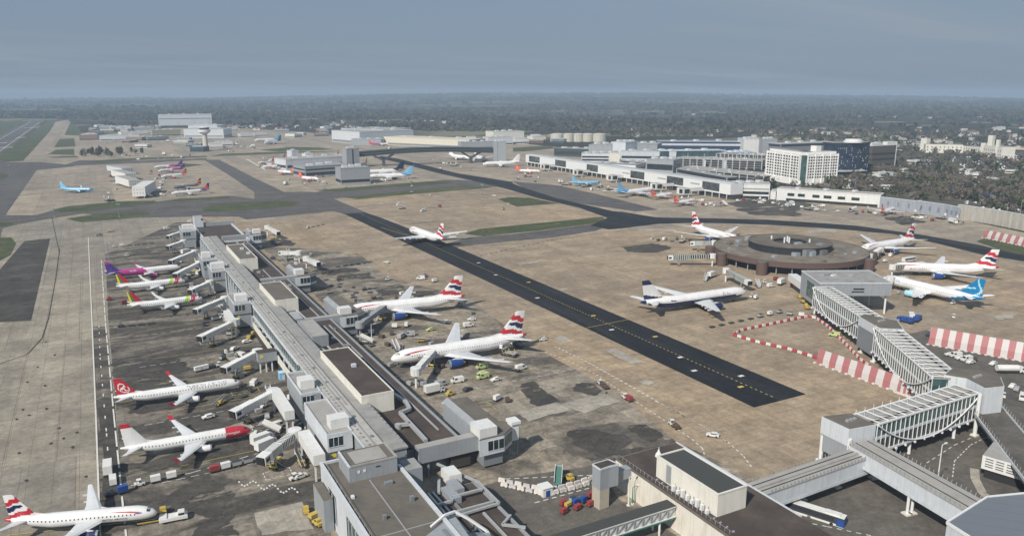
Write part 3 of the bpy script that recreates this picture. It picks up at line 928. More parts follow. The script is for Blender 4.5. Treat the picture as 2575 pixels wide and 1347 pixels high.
m.build('side_wall', CP, (72, 158, 0))

# ------------------------------------------------------------------ round satellite
SX, SY = 421., 376.
RT = thing('round_satellite', 'round satellite building with brown fascia and a raised dark drum on its roof', 'satellite building', (SX, SY, 0))
def rt(name, fn, parent=RT, smooth=False):
    m = MB(); fn(m)
    return m.build(name, parent, (SX, SY, 0), smooth)
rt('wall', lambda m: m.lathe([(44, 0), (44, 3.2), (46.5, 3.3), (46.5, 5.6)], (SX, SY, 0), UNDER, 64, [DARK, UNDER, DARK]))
rt('fascia', lambda m: m.lathe([(46, 5.6), (51.4, 5.6), (51.4, 9.2), (50.9, 9.2), (50.9, 8.9)], (SX, SY, 0), BROWNF, 72))
rt('roof', lambda m: m.lathe([(50.9, 8.9), (44, 9.0), (36, 9.1), (27.4, 9.2)], (SX, SY, 0), mat('weathered outer roof', (.20, .175, .14), .95, var=.45, scale=.12, grime=((.07, .062, .052), .85), lines=(6, 0, .25, .05)), 72))
DRUMW = mat('dark drum wall', (.022, .025, .032), .6, var=.3, lines=(2.5, 0, .5, .1))
SATR = mat('weathered satellite roof', (.15, .13, .105), .95, var=.45, scale=.12, grime=((.05, .045, .04), .8), lines=(6, 0, .25, .05))
dr = rt('drum', lambda m: m.lathe([(27.5, 9.0), (27.5, 13.2), (27.9, 13.2), (27.9, 14.0), (27.2, 14.0), (27.2, 13.7)], (SX, SY, 0), CLAD_D, 60, [DRUMW, DRUMW, DRUMW, ROOF_K, ROOF_K]))
rt('roof', lambda m: m.lathe([(27.2, 13.7), (11, 13.9), (11, 12.2), (0.01, 12.2)], (SX, SY, 0), ROOF_K, 60, [SATR, DARK, UNDER]), dr)
rt('plant_box', lambda m: (m.box(SX-14, SY-27, 9.2, SX-4, SY-21, 13.4, CLAD_D), m.box(SX-11, SY-29, 9.2, SX-7, SY-27, 12, CLAD), m.box(SX-2, SY-30, 9.2, SX+3, SY-25, 12.4, mat('worn plant grey', (.14, .14, .14), .8, var=.3)), m.box(SX-20, SY-24, 9.2, SX-16, SY-20, 11.4, CLAD)), dr)
rt('vent_stack', lambda m: [m.tube((SX+a, SY+b, 12.2), (SX+a, SY+b, 16.2), .6, STEELW, 10) for a, b in ((-2, 3), (1, 1.5), (3, 5), (8, -10), (-5, 12))]+[m.box(SX-6, SY-12, 13.8, SX-1, SY-9, 15, CLAD), m.box(SX-14, SY-20, 9.2, SX-8, SY-17, 11, DUCTM), m.box(SX-18, SY-22, 9.2, SX-15, SY-20, 10.4, CLAD_L), m.box(SX+5, SY-23, 13.8, SX+9, SY-18, 15, CLAD_D)], dr)
for i in range(18):
    a = rq.uniform(0, 6.28); r_ = rq.uniform(31, 48); w_ = rq.uniform(.6, 1.8)
    rt('roof_unit', lambda m: m.box(SX+r_*math.cos(a)-w_, SY+r_*math.sin(a)-w_, 9.02, SX+r_*math.cos(a)+w_, SY+r_*math.sin(a)+w_, 9.2+w_*.8, rq.choice([CLAD, CLAD_D, ROOF_K])))
for i in range(32):
    a = 2*PI*i/32
    rt('column', lambda m: m.tube((SX+49*math.cos(a), SY+49*math.sin(a), 0), (SX+49*math.cos(a), SY+49*math.sin(a), 5.6), .35, STEELG, 6))
for px, py in ((1802, 668), (1886, 705), (2192, 665), (1830, 650), (2160, 680)):
    b = g(px, py)
    d = Vector((b.x-SX, b.y-SY, 0)).normalized()*53.5
    rt('stair_drum', lambda m: m.lathe([(3.5, 0), (3.5, 8.6), (0.01, 8.7)], (SX+d.x, SY+d.y, 0), BROWNF, 18, [BROWNF, ROOF_K]))

# ------------------------------------------------------------------ bridges of glass and white steel
def frame_along(a, b):
    a, b = Vector((a[0], a[1], 0)), Vector((b[0], b[1], 0))
    d = (b-a)
    ln = d.length
    d.normalize()
    return a, d, Vector((d.y, -d.x, 0)), ln     # n points to the right of travel

def glazed_bridge(name, label, a, b, w, z0, z1, arch_side=1, cols_=()):
    A, d, n, ln = frame_along(a, b)
    T = thing(name, label, 'footbridge', (A.x, A.y, 0), math.atan2(d.y, d.x), 'glazed link bridges of the zigzag walkway')
    zm = (z0+z1)/2
    def part(nm, fn, parent=T):
        m = MB(); fn(m)
        return m.build(nm, parent)
    part('glazing', lambda m: (m.box(.3, -w/2+.25, z0+.5, ln-.3, w/2-.25, zm-.45, GLASS), m.box(.3, -w/2+.25, zm+.45, ln-.3, w/2-.25, z1-.5, GLASS_T)))
    part('floor_band', lambda m: (m.box(0, -w/2, zm-.44, ln, w/2, zm+.44, CLAD_L), m.box(0, -w/2-.2, z0-.1, ln, w/2+.2, z0+.48, CLAD_L)))
    part('roof', lambda m: (m.box(0, -w/2+.2, z1-.48, ln, w/2-.2, z1-.1, ROOF_G), m.box(0, -.9, z1-.09, ln, .9, z1+.25, ROOF_P), m.box(0, arch_side*w/4-.5, z1-.08, ln, arch_side*w/4+.5, z1, DARK)))
    def mull(m):
        k = int(ln/2.3)
        for s in (-1, 1):
            for i in range(k+1):
                x = .3+(ln-.6)*i/k
                m.box(x-.1, s*w/2-.12, z0+.2, x+.1, s*w/2+.14, z1, STEELW)
            m.box(0, s*w/2-.25, z1-.35, ln, s*w/2+.25, z1+.15, STEELW)
            for i in range(int(k/2)+1):
                x = .6+(ln-1.2)*i/int(k/2)
                m.box(x-.25, s*w/2+(.2 if s > 0 else -.8), z0-.5, x+.25, s*w/2+(.8 if s > 0 else -.2), z0+.15, STEELW)
    part('mullion', mull)
    def ribs(m):
        k = int(ln/4.2)
        for i in range(k+1):
            x = 1+(ln-2)*i/k
            m.bar((x, -w/2, z1+.35), (x, w/2, z1+.35), .28, .3, STEELW)
            m.bar((x, -w/2+.2, z1+.35), (x, -w/2+.2, z1+1.6), .12, .12, STEELW)
            if i < k:
                x2 = 1+(ln-2)*(i+1)/k
                m.bar((x, w/2, z1+.35), (x2, 1, z1+.4), .1, .1, STEELW)
                m.bar((x, -w/2, z1+.35), (x2, -1, z1+.4), .1, .1, STEELW)
    part('roof_rib', ribs)
    def cable(m):
        for s in (-1, 1):
            pr = None
            for i in range(25):
                u = i/24
                z = z1-.2-(z1-z0-.2)*4*u*(1-u)
                p = (ln*u, s*(w/2+.5), z)
                if pr:
                    m.tube(pr, p, .24, STEELW, 6)
                pr = p
    part('arched_truss', cable)
    for c_ in cols_:
        part('column', lambda m: m.tube((c_[0], c_[1], 0), (c_[0], c_[1], z0), .55, STEELW, 10, .45))
    return T

glazed_bridge('glazed_bridge', 'two-storey glazed walkway span nearest the round satellite', (327.5, 268.5), (301.5, 219), 9.5, 5.2, 16, 1, ((2, 4), (2, -4)))
glazed_bridge('glazed_bridge', 'two-storey glazed walkway span in the middle of the zigzag', (293.5, 205.5), (259, 155.5), 10.5, 5.2, 16, 1)
glazed_bridge('glazed_bridge', 'two-storey glazed walkway span with teal panes above the service road', (258, 148), (204.5, 147.3), 8.6, 5.2, 15, 1, ((10, 3.2), (34, 3.2), (10, -3.2)))

HH = thing('walkway_terminal', 'grey box-shaped bridge head raised on legs in front of the round satellite', 'bridge head', (353, 275, 0))
q = [g(2016, 682, 17), g(2062, 713, 17), g(2244, 713, 17), g(2186, 681, 17)]
m = MB()
m.prism(q, 10.4, 17, CLAD)
m.prism([q[0], q[1], q[1]+(q[2]-q[1])*.2, q[0]+(q[3]-q[0])*.2], 3.6, 10.38, CLAD)
m.build('wall', HH, (353, 275, 0))
cc = sum(q, Vector())/4
m = MB()
m.prism([cc+(p-cc)*.97 for p in q], 17.01, 17.25, ROOF_G)
for a, b in zip(q, q[1:]+q[:1]):
    m.bar((a.x, a.y, 17.2), (b.x, b.y, 17.2), .5, .6, CLAD_L)
m.box(cc.x-6, cc.y+3, 17.26, cc.x-3, cc.y+5, 18.2, CLAD_L)
m.box(cc.x+3, cc.y-2, 17.26, cc.x+6, cc.y+1, 18, ROOF_P)
m.box(cc.x-10, cc.y+6, 17.26, cc.x-4, cc.y+8, 18.6, CLAD)
m.build('roof', HH, (353, 275, 0))
fa, fb = q[1], q[2]
dd = (fb-fa).normalized()
nn = Vector((dd.y, -dd.x, 0))
if nn.dot(-fa) < 0:
    nn = -nn
m = MB()
for u0, u1, z0, z1 in ((.45, .62, 12.2, 12.9), (.47, .62, 13.6, 14.5)):
    p, r_ = fa+(fb-fa)*u0+nn*.06, fa+(fb-fa)*u1+nn*.06
    m.add([(p.x, p.y, z0), (r_.x, r_.y, z0), (r_.x, r_.y, z1), (p.x, p.y, z1)], [(0, 1, 2, 3)], DARK)
fa, fb = q[0], q[1]
dd = (fb-fa).normalized()
n2_ = Vector((dd.y, -dd.x, 0))
if n2_.dot(-fa) < 0:
    n2_ = -n2_
p, r_ = fa+(fb-fa)*.35+n2_*.06, fa+(fb-fa)*.75+n2_*.06
m.add([(p.x, p.y, 6), (r_.x, r_.y, 6), (r_.x, r_.y, 14.5), (p.x, p.y, 14.5)], [(0, 1, 2, 3)], GLASS_T)
m.build('window', HH, (353, 275, 0))
for u, v in ((.1, .5), (.5, .9), (.9, .4), (.95, .95), (.08, .95)):
    p = q[0]+(q[3]-q[0])*u+(q[1]-q[0])*v
    m = MB()
    m.tube((p.x, p.y, 0), (p.x, p.y, 10.4 if u > .3 else 3.6), .5, STEELW, 10)
    m.build('leg', HH, (353, 275, 0))
m = MB()
p = g(1992, 700, 6)
m.bar((p.x, p.y, 7), (q[0].x+3, q[0].y-4, 7), 5, 4, WHITEP)
m.build('link_corridor', HH, (353, 275, 0))

def node_tower(name, label, pts, z0, z1, wall, org, legs=(), upper=None, extra=None):
    T = thing(name, label, 'stair tower', (*org, 0), 0, 'corner towers of the zigzag walkway')
    m = MB()
    m.prism(pts, z0, z1 if not upper else upper, wall)
    if upper:
        c_ = (sum(p[0] for p in pts)/len(pts), sum(p[1] for p in pts)/len(pts))
        m.prism([(c_[0]+(p[0]-c_[0])*1.03, c_[1]+(p[1]-c_[1])*1.03) for p in pts], upper+.01, z1, CLAD_L)
    m.build('wall', T, (*org, 0))
    c_ = (sum(p[0] for p in pts)/len(pts), sum(p[1] for p in pts)/len(pts))
    m = MB()
    m.prism([(c_[0]+(p[0]-c_[0])*.96, c_[1]+(p[1]-c_[1])*.96) for p in pts], z1+.01, z1+.3, ROOF_K)
    for k_ in range(3):
        m.box(c_[0]-2+k_*1.6, c_[1]-1, z1+.3, c_[0]-1+k_*1.6, c_[1], z1+1, STEELG)
    m.build('roof', T, (*org, 0))
    for lx, ly, lz in legs:
        m = MB()
        m.tube((lx, ly, 0), (lx, ly, lz), .65, STEELW, 10)
        m.box(lx-1, ly-1, 0, lx+1, ly+1, .7, CREAM)
        m.build('column', T, (*org, 0))
    if extra:
        extra(T)
    return T
node_tower('walkway_tower', 'narrow grey tower between the two far spans of the zigzag walkway', [(301.5, 223.5), (296.5, 222), (289, 206), (296.5, 200), (305, 209)], 2.6, 16.4, CLAD_D, (297, 212), ((297, 219.5, 3), (290.8, 208.4, 15)), 12.5)
node_tower('walkway_tower', 'white corner tower where the zigzag walkway turns back over the road', [(258.5, 157), (262, 151), (258.6, 142.2), (266, 140.2), (273.8, 146), (274, 154), (268, 160)], 3, 17, CLAD_L, (264, 150), ((256.2, 142.4, 15.5), (270, 156, 3)))
node_tower('walkway_tower', 'pale corner tower where three walkway arms meet above the bus stand', [(194, 144.6), (204, 143.2), (204.3, 152.4), (194.4, 155)], 4, 15, CLAD, (199, 149), ((194.4, 144.4, 12), (194.8, 154.6, 9), (203.4, 153, 4.5)), 9.5)
PB = thing('roof_platform', 'flat-roofed landing box beside the narrow tower of the zigzag walkway', 'landing', (307, 213, 0))
q = [g(2205, 790, 13.5), g(2278, 789, 13.5), g(2290, 800, 13.5), g(2215, 830, 13.5)]
q = [Vector((301.5, 219, 0)), Vector((312, 226, 0)), Vector((318, 217, 0)), Vector((305.5, 208.5, 0))]
m = MB(); m.prism(q, 5, 13, CLAD); m.build('wall', PB, (307, 213, 0))
m = MB(); m.prism(q, 13.01, 13.4, ROOF_G); m.build('roof', PB, (307, 213, 0))
for p in q:
    m = MB(); m.tube((p.x+(307-p.x)*.1, p.y+(213-p.y)*.1, 0), (p.x+(307-p.x)*.1, p.y+(213-p.y)*.1, 5), .4, STEELW); m.build('leg', PB, (307, 213, 0))

def solid_bridge(label, a, b, w, z0, z1, cols_=(), ribs=True):
    A, d, n, ln = frame_along(a, b)
    T = thing('covered_walkway', label, 'footbridge', (A.x, A.y, 0), math.atan2(d.y, d.x), 'covered walkways on columns')
    def part(nm, fn):
        m = MB(); fn(m)
        return m.build(nm, T)
    part('wall', lambda m: (m.box(0, -w/2, z0, ln, w/2, z1-.5, CLAD_L)))
    part('ledge', lambda m: (m.box(0, -w/2-.7, z0-.5, ln, w/2+.7, z0-.02, CLAD), m.box(0, -w/2-.75, z0-.5, ln, -w/2-.65, z0+.5, CLAD_L), m.box(0, w/2+.65, z0-.5, ln, w/2+.75, z0+.5, CLAD_L)))
    part('roof', lambda m: (m.box(-.2, -w/2-.2, z1-.48, ln+.2, w/2+.2, z1-.1, ROOF_P), m.box(0, -.5, z1-.09, ln, .5, z1+.4, ROOF_P), m.box(0, w/4-.15, z1-.09, ln, w/4+.15, z1, DARK), m.box(0, -w/4-.15, z1-.09, ln, -w/4+.15, z1, DARK)))
    part('roof_handrail', lambda m: [m.bar((i*1.5, s*w/2, z1-.1), (i*1.5, s*(w/2+.25), z1+.9), .14, .14, STEELG) for i in range(int(ln/1.5)) for s in (-1, 1)])
    for cx_, cy_ in cols_:
        part('column', lambda m: (m.tube((cx_, cy_, 0), (cx_, cy_, z0-.4), .42, STEELW, 10), m.box(cx_-1.1, cy_-1.1, 0, cx_+1.1, cy_+1.1, .6, CREAM)))
    return T
solid_bridge('long white-walled walkway on columns crossing the bus stand towards the bottom right', (198, 143), (191.5, 103), 8.6, 6.2, 10.8, ((23.5, -3), (23.5, -4.6), (4, 2), (37, 3)))
solid_bridge('low white-walled walkway running left to the building with the big plant room', (195, 140.5), (150.5, 139.4), 6.5, 4.6, 9, ((10, 0), (25, 0), (38, 0)))
RB = thing('grey_roofed_building', 'grey sheet-roofed building cut by the bottom right corner', 'building', (190, 95, 0))
q = [(175.9, 101.3), (197, 104), (215, 98), (200, 70), (170, 72)]
m = MB(); m.prism(q, 0, 11.4, CLAD_L); m.build('wall', RB, (190, 95, 0))
m = MB(); m.prism([(x+(190-x)*.02, y+(90-y)*.02) for x, y in q], 11.41, 11.7, mat('blue grey sheet roof', (.15, .168, .195), .5, var=.08, scale=.2, lines=(6, 0, .4, .04)))
m.build('roof', RB, (190, 95, 0))
m = MB()
for a, b in zip(q, q[1:]+q[:1]):
    m.bar((*a, 11.6), (*b, 11.6), .5, .7, STEELW)
m.build('gutter', RB, (190, 95, 0))

# ------------------------------------------------------------------ white building at the bottom centre
WB = thing('operations_building', 'brown-roofed building with long cream plant room at the bottom centre', 'building', (138, 145, 0))
def wb(name, fn, parent=WB):
    m = MB(); fn(m)
    return m.build(name, parent, (138, 145, 0))
wb('wall', lambda m: (m.box(127.3, 100, 0, 150.3, 172.3, 8.6, CREAM_J), m.box(135, 99, 0, 150.6, 123.2, 8.2, CLAD_L)))
wb('roof', lambda m: (m.box(127.6, 100.4, 8.62, 150, 172, 8.95, ROOF_B), m.box(127.1, 124, 8.7, 127.58, 172.4, 9.15, ROOF_K), m.box(150.02, 123.4, 8.62, 150.5, 172.4, 9.2, CLAD_L), m.box(127.1, 172.02, 8.7, 150.5, 172.5, 9.1, ROOF_K)))
for i in range(4):
    wb('window', lambda m: m.box(136+i*3.6, 98.9, 2, 138.8+i*3.6, 98.98, 6.6, GLASS))
    wb('window', lambda m: m.box(150.62, 104+i*4, 3, 150.7, 107+i*4, 6.5, GLASS))
pr = wb('plant_room', lambda m: m.box(131, 133.4, 8.96, 140.9, 158, 15, CREAM))
wb('roof', lambda m: (m.box(131.4, 133.8, 15.01, 140.5, 157.6, 15.12, mat('dark sheet roof', (.06, .062, .058), .7, var=.15, lines=(2.2, 0, .3, .1))), m.box(130.9, 133.3, 15.01, 131.38, 158.1, 15.4, CREAM), m.box(140.52, 133.3, 15.01, 141, 158.1, 15.4, STEELW), m.box(131.4, 157.62, 15.01, 140.5, 158.1, 15.4, CREAM), m.box(131.4, 133.3, 15.01, 140.5, 133.78, 15.4, CREAM)), pr)
wb('louvre_door', lambda m: m.box(130.88, 151.6, 9.4, 130.98, 153.6, 14.6, CLAD), pr)
wb('roof_handrail', lambda m: [m.bar((128.4, 126+i*1.7, 8.95), (128.4, 126+i*1.7, 9.9), .12, .12, STEELG) for i in range(27)]+[m.bar((128.4, 125, 9.9), (128.4, 172, 9.9), .08, .08, STEELG)]+[m.box(129.6, 126+i*2.3, 8.96, 130.1, 126.4+i*2.3, 9.3, STEELG) for i in range(14)])
wb('dome_aerial', lambda m: (m.lathe([(1.1, 0), (.9, .7), (.45, 1.4), (.15, 2.2), (.05, 3)], (139.5, 167.5, 8.96), STEELW, 12)))
txt_spots = []
wb('roof_plant', lambda m: [(m.box(129.5, 135.5+i*1.9, 8.96, 130.4, 136.3+i*1.9, 10.1+.5*((i*7) % 3), STEELW), m.bar((129.9, 135.8+i*1.9, 9.6), (130.9, 136.4+i*1.9, 10.6), .2, .2, STEELG)) for i in range(8)])
wb('low_duct', lambda m: m.box(128, 124.5, 0, 128.4, 128, 7, CLAD))
ST = thing('stair_core', 'free-standing grey stair tower at the left end of the brown-roofed building', 'stair tower', (119, 166, 0))
q = [g(1490, 1168, 12.5), g(1510, 1181, 12.5), g(1534, 1173, 12.5), g(1556, 1168, 12.5), g(1530, 1156, 12.5)]
q = [(p.x, p.y) for p in q]
m = MB(); m.prism(q, 6.2, 12.5, CLAD); m.prism([(x+(119-x)*.01, y+(166-y)*.01) for x, y in q[:3]+q[4:]], 0, 6.19, mat('concrete wall', (.42, .39, .33), .85, var=.15, grime=((.25, .22, .18), .4)))
m.build('wall', ST, (119, 166, 0))
m = MB(); m.prism([(x+(118.5-x)*.1, y+(165.5-y)*.1) for x, y in q], 12.51, 12.7, ROOF_B)
for a, b in zip(q, q[1:]+q[:1]):
    m.bar((*a, 12.6), (*b, 12.6), .25, .5, CLAD_L)
m.build('roof', ST, (119, 166, 0))
LK = MB(); LK.box(119.5, 164.5, 6.4, 127.2, 167, 9.4, CLAD)
LK.build('link_corridor', ST, (119, 166, 0))

TW = thing('truss_walkway', 'dark-roofed walkway with white diagonal truss leading to the cream wall', 'footbridge', (94, 146.2, 0))
ln = 33.0
def tw(name, fn):
    m = MB(); fn(m)
    return m.build(name, TW)
tw('wall', lambda m: m.box(-14, -1.5, 4.6, ln, 1.5, 7.4, WHITEP))
tw('roof', lambda m: (m.box(-14.2, -1.9, 7.41, ln, 1.9, 7.75, mat('dark sheet roof', (.06, .062, .058), .7))))
tw('floor', lambda m: m.box(-14, -1.8, 3.9, ln, 1.8, 4.58, GREENP))
def trs(m):
    for i in range(-5, 12):
        x = i*2.75
        for s in (-1, 1):
            m.bar((x, s*1.75, 4.5), (x, s*1.75, 7.6), .3, .3, STEELG)
            m.bar((x, s*1.75, 4.6), (x+2.75, s*1.75, 7.5), .22, .22, STEELG)
    for s in (-1, 1):
        m.bar((-14, s*1.8, 7.5), (ln, s*1.8, 7.5), .3, .3, STEELW)
        m.bar((-14, s*1.8, 4.6), (ln, s*1.8, 4.6), .3, .3, STEELW)
tw('truss', trs)
for x in (-8, 4, 16, 28):
    tw('column', lambda m: (m.tube((x, -1.4, 0), (x, -1.4, 3.9), .3, STEELW), m.tube((x, 1.4, 0), (x, 1.4, 3.9), .3, STEELW)))
# ------------------------------------------------------------------ aircraft
def paint(name, c, r=.26):
    return mat(name, c, r, var=.05, scale=.3, spec=.55, grime=(tuple(x*.5 for x in c), .28), lines=(2.6, 0, .16, .025))
AW = paint('aircraft white', (.74, .745, .745))
AG = paint('wing grey', (.60, .62, .64), .45)
ANAVY = paint('aircraft navy', (.012, .022, .085))
ARED = paint('aircraft red', (.48, .028, .045))
ABLUE = paint('aircraft blue', (.015, .06, .26))
ASKY = paint('aircraft sky blue', (.20, .47, .70))
ASKYD = paint('aircraft deep sky blue', (.06, .25, .50))
APINK = paint('aircraft magenta', (.44, .04, .25))
APURP = paint('aircraft purple', (.075, .035, .22))
AORG = paint('aircraft orange', (.74, .095, .04))
AGRN = paint('aircraft green', (.36, .62, .05))
ADGRN = paint('aircraft dark green', (.02, .22, .07))
AYEL = paint('aircraft yellow', (.78, .60, .05))
ATEAL = paint('aircraft teal blue', (.01, .19, .42))
ACYAN = paint('aircraft pale cyan', (.36, .66, .78))
AMID = paint('aircraft midnight', (.012, .015, .035))
AGREY = paint('aircraft lettering grey', (.14, .15, .18))
ASILV = mat('engine lip metal', (.6, .6, .6), .3, metal=.8, var=.05)
AHOLE = mat('engine fan dark', (.03, .03, .035), .5)
AWIN = mat('cabin window glass', (.035, .04, .05), .2, var=.1)

TYPES = dict(   # length, span, fuselage diameter, axis height, fin tip height, root chord, sweep (tip set-back), engine (diameter, length, spanwise, forward), tail span
    narrow=(37.6, 34.2, 3.95, 3.75, 11.9, 6.6, 8.2, (2.2, 4.4, 5.8, 2.6), 12.4),
    long=(44.5, 34.2, 3.95, 3.75, 11.9, 6.8, 8.2, (2.3, 4.5, 5.8, 2.6), 12.4),
    jet=(39.5, 34.3, 3.8, 3.5, 12.5, 6.9, 8.6, (2.2, 4.2, 4.9, 3.0), 14.3),
    wide=(63.7, 60.9, 6.2, 5.3, 18.5, 12.2, 18.0, (3.6, 6.4, 9.7, 5.2), 21.5),
    dream=(62.8, 60.1, 5.85, 5.0, 17.0, 11.6, 19.0, (3.4, 6.0, 9.8, 4.6), 19.8),
    stretch=(72.0, 62.0, 6.2, 5.3, 18.5, 12.6, 19.0, (3.7, 6.6, 9.7, 5.2), 21.5))

class Fus:
    """fuselage surface: x from the nose aft, angle round from the left flank over the top"""
    def __init__(s, L_, D, zc):
        s.L, s.D, s.zc = L_, D, zc
        s.nl, s.tl = D*1.55, D*3.1
    def sec(s, x):
        r = s.D/2
        z = s.zc
        if x < s.nl:
            u = 1-x/s.nl
            k = math.sqrt(max(0, 1-u**2.15))
            r = r*max(.03, k)
            z -= s.D*.11*u*u
        elif x > s.L-s.tl:
            u = (x-(s.L-s.tl))/s.tl
            k = 1-.86*u**1.45
            z += (1-k)*s.D/2*.72
            r = r*k
        return r, z
    def pt(s, x, a, off=0.):
        r, z = s.sec(x)
        return (s.L/2-x, (r+off)*math.cos(a), z+(r+off)*math.sin(a))

def text_mesh(txt, size):
    cu = bpy.data.curves.new('t', 'FONT')
    cu.body = txt
    cu.size = size
    cu.resolution_u = 2
    o = bpy.data.objects.new('t', cu)
    C.objects.link(o)
    dg = bpy.context.evaluated_depsgraph_get()
    me = o.evaluated_get(dg).to_mesh()
    V = [(v.co.x, v.co.y) for v in me.vertices]
    F = [tuple(p.vertices) for p in me.polygons]
    o.evaluated_get(dg).to_mesh_clear()
    bpy.data.objects.remove(o)
    bpy.data.curves.remove(cu)
    return V, F

def fus_text(mb, fu, txt, size, x0, up, m):
    V, F = text_mesh(txt, size)
    w = max(v[0] for v in V)
    for side in (1, -1):
        pts = []
        for tx_, ty_ in V:
            x = x0+tx_ if side > 0 else x0+w-tx_
            r, z = fu.sec(x)
            a = (up+ty_)/r
            pts.append((fu.L/2-x, side*(r+.04)*math.cos(a), z+(r+.04)*math.sin(a)))
        mb.add(pts, F, m)

def ribbon(mb, fu, pts, m):
    """a curved band painted on both flanks: pts = (x, low, high) heights along the skin"""
    for side in (1, -1):
        vs_ = []
        for x, lo, hi in pts:
            r, z = fu.sec(x)
            for h in (lo, hi):
                a = h/r
                vs_.append((fu.L/2-x, side*(r+.035)*math.cos(a), z+(r+.035)*math.sin(a)))
        mb.add(vs_, [(2*i, 2*i+2, 2*i+3, 2*i+1) for i in range(len(pts)-1)], m)

def wing_mesh(mb, x0, z0, y0, chord, y1, tipc, back, dih, thick, side, m, kink=.38, mtip=None):
    """swept wing from the root to the tip as a thick aerofoil loft"""
    st_ = []
    for u in (0, kink*.5, kink, .6, .8, 1.0):
        y = y0+(y1-y0)*u
        le = back*u
        if u <= kink:
            c = chord+(tipc+(chord*.58-tipc)-chord)*(u/kink)
        else:
            c = chord*.58+(tipc-chord*.58)*((u-kink)/(1-kink))
        t_ = thick*(1-.72*u)
        z = z0+dih*u**1.25
        st_.append([(x0-le, side*y, z), (x0-le-c*.18, side*y, z+t_*.55), (x0-le-c*.5, side*y, z+t_*.5), (x0-le-c, side*y, z), (x0-le-c*.5, side*y, z-t_*.35), (x0-le-c*.15, side*y, z-t_*.4)])
    n = 6
    for a, b in zip(st_[:-1], st_[1:]):
        mb.add(a+b, [(i, (i+1) % n, n+(i+1) % n, n+i) for i in range(n)], m)
    mb.add(st_[-1], [tuple(range(n))], mtip or m)
    return st_[-1]

FINS = {}
def ba_fin(h, c):
    hh = h+.22*(c-.5)+.03*math.sin(c*9)
    if .60 < hh < .80 and c < 1.02-.0*h:
        return ARED
    if abs(hh-.455) < .03+.085*c and c > .12:
        return ANAVY
    if .06 < hh < .25:
        return ARED
    return AW
FINS['flag'] = ba_fin
FINS['white'] = lambda h, c: AW
FINS['redtip'] = lambda h, c: ARED if h > .84 else AW
def turk(h, c):
    x, y = (c-.5)*1.0, (h-.42)*1.15
    d = math.hypot(x, y)
    if h < .10-.1*c+.02:
        return AW
    if .27 < d < .34 and not (x < -.2 and y > .05):
        return AW
    if d < .27 and abs(y+.55*x-.02) < .055 and -.2 < x < .2:
        return AW
    if d < .25 and abs(x-.3*y) < .05 and y < 0.02:
        return AW
    return ARED
FINS['redbird'] = turk
FINS['stripes'] = lambda h, c: (AYEL if c > .78 else ADGRN if c > .58 else ARED) if h > .12 else AW
FINS['purple'] = lambda h, c: APURP if h < .78 else APINK
FINS['sky'] = lambda h, c: ASKY
FINS['orange'] = lambda h, c: AW if (abs(c-.5) < .2 and .35 < h < .55) else AORG
FINS['blank_orange'] = lambda h, c: AORG
FINS['dark'] = lambda h, c: AMID
FINS['orpurp'] = lambda h, c: APURP if h > .5+.6*(.5-c) else AORG
FINS['redyel'] = lambda h, c: AYEL if .3 < h-.3*(c-.5) < .55 else ARED
FINS['tealtip'] = lambda h, c: ATEAL if h > .5 else ASKYD
def navyfin(h, c):
    return ANAVY if h > .78 or (h < .30-.25*(1-c) and h > .06) else AW
FINS['navytop'] = navyfin
def norse(h, c):
    k = .5+.42*math.sin(h*3.6+.5)
    if abs(c-k) < .07 or (abs(h-.32-.2*c) < .045 and c < .6):
        return ACYAN
    return ATEAL
FINS['waves'] = norse

def body_white(s, z, th):
    return AW
BODY = dict(white=body_white)
BODY['flag'] = lambda s, z, th: ANAVY if z < -.62 and .12 < s < .9 else (ARED if s > .955 else AW)
BODY['flag_pale'] = lambda s, z, th: ANAVY if z < -.80 and .12 < s < .85 else (ARED if s > .97 else AW)
BODY['rednose'] = lambda s, z, th: ARED if s < .205 else AW
BODY['wizz'] = lambda s, z, th: AW if s < .46+.05*z else (APINK if s < .78+.05*z else APURP)
BODY['sky'] = lambda s, z, th: ASKY if s > .1 and z > -.55 else ASKYD
BODY['skywhite'] = lambda s, z, th: (ASKYD if s > .80-.1*z else AW)
BODY['orange'] = lambda s, z, th: AORG if s > .83-.07*z else AW
BODY['tap'] = lambda s, z, th: (AGRN if .20 < s+.03*z < .255 else ARED if .115 < s+.03*z < .185 and z > -.5 else AW)
BODY['navybelly'] = lambda s, z, th: (ANAVY if (z < .02-.35*(s < .14) and .07 < s < .93) or s > .945 else AW)
BODY['norse'] = lambda s, z, th: (ATEAL if s > .985-.17*(1-z)*1.1 and s > .62 else AW)
BODY['darktail'] = lambda s, z, th: (AMID if s > .80-.12*z else AW)
BODY['dark'] = lambda s, z, th: (AGREY if z > -.1 or s < .7 else ARED)
BODY['pink'] = lambda s, z, th: (APINK if s > .42 else AW)
BODY['orpurp'] = lambda s, z, th: (APURP if s > .80-.08*z else AW)

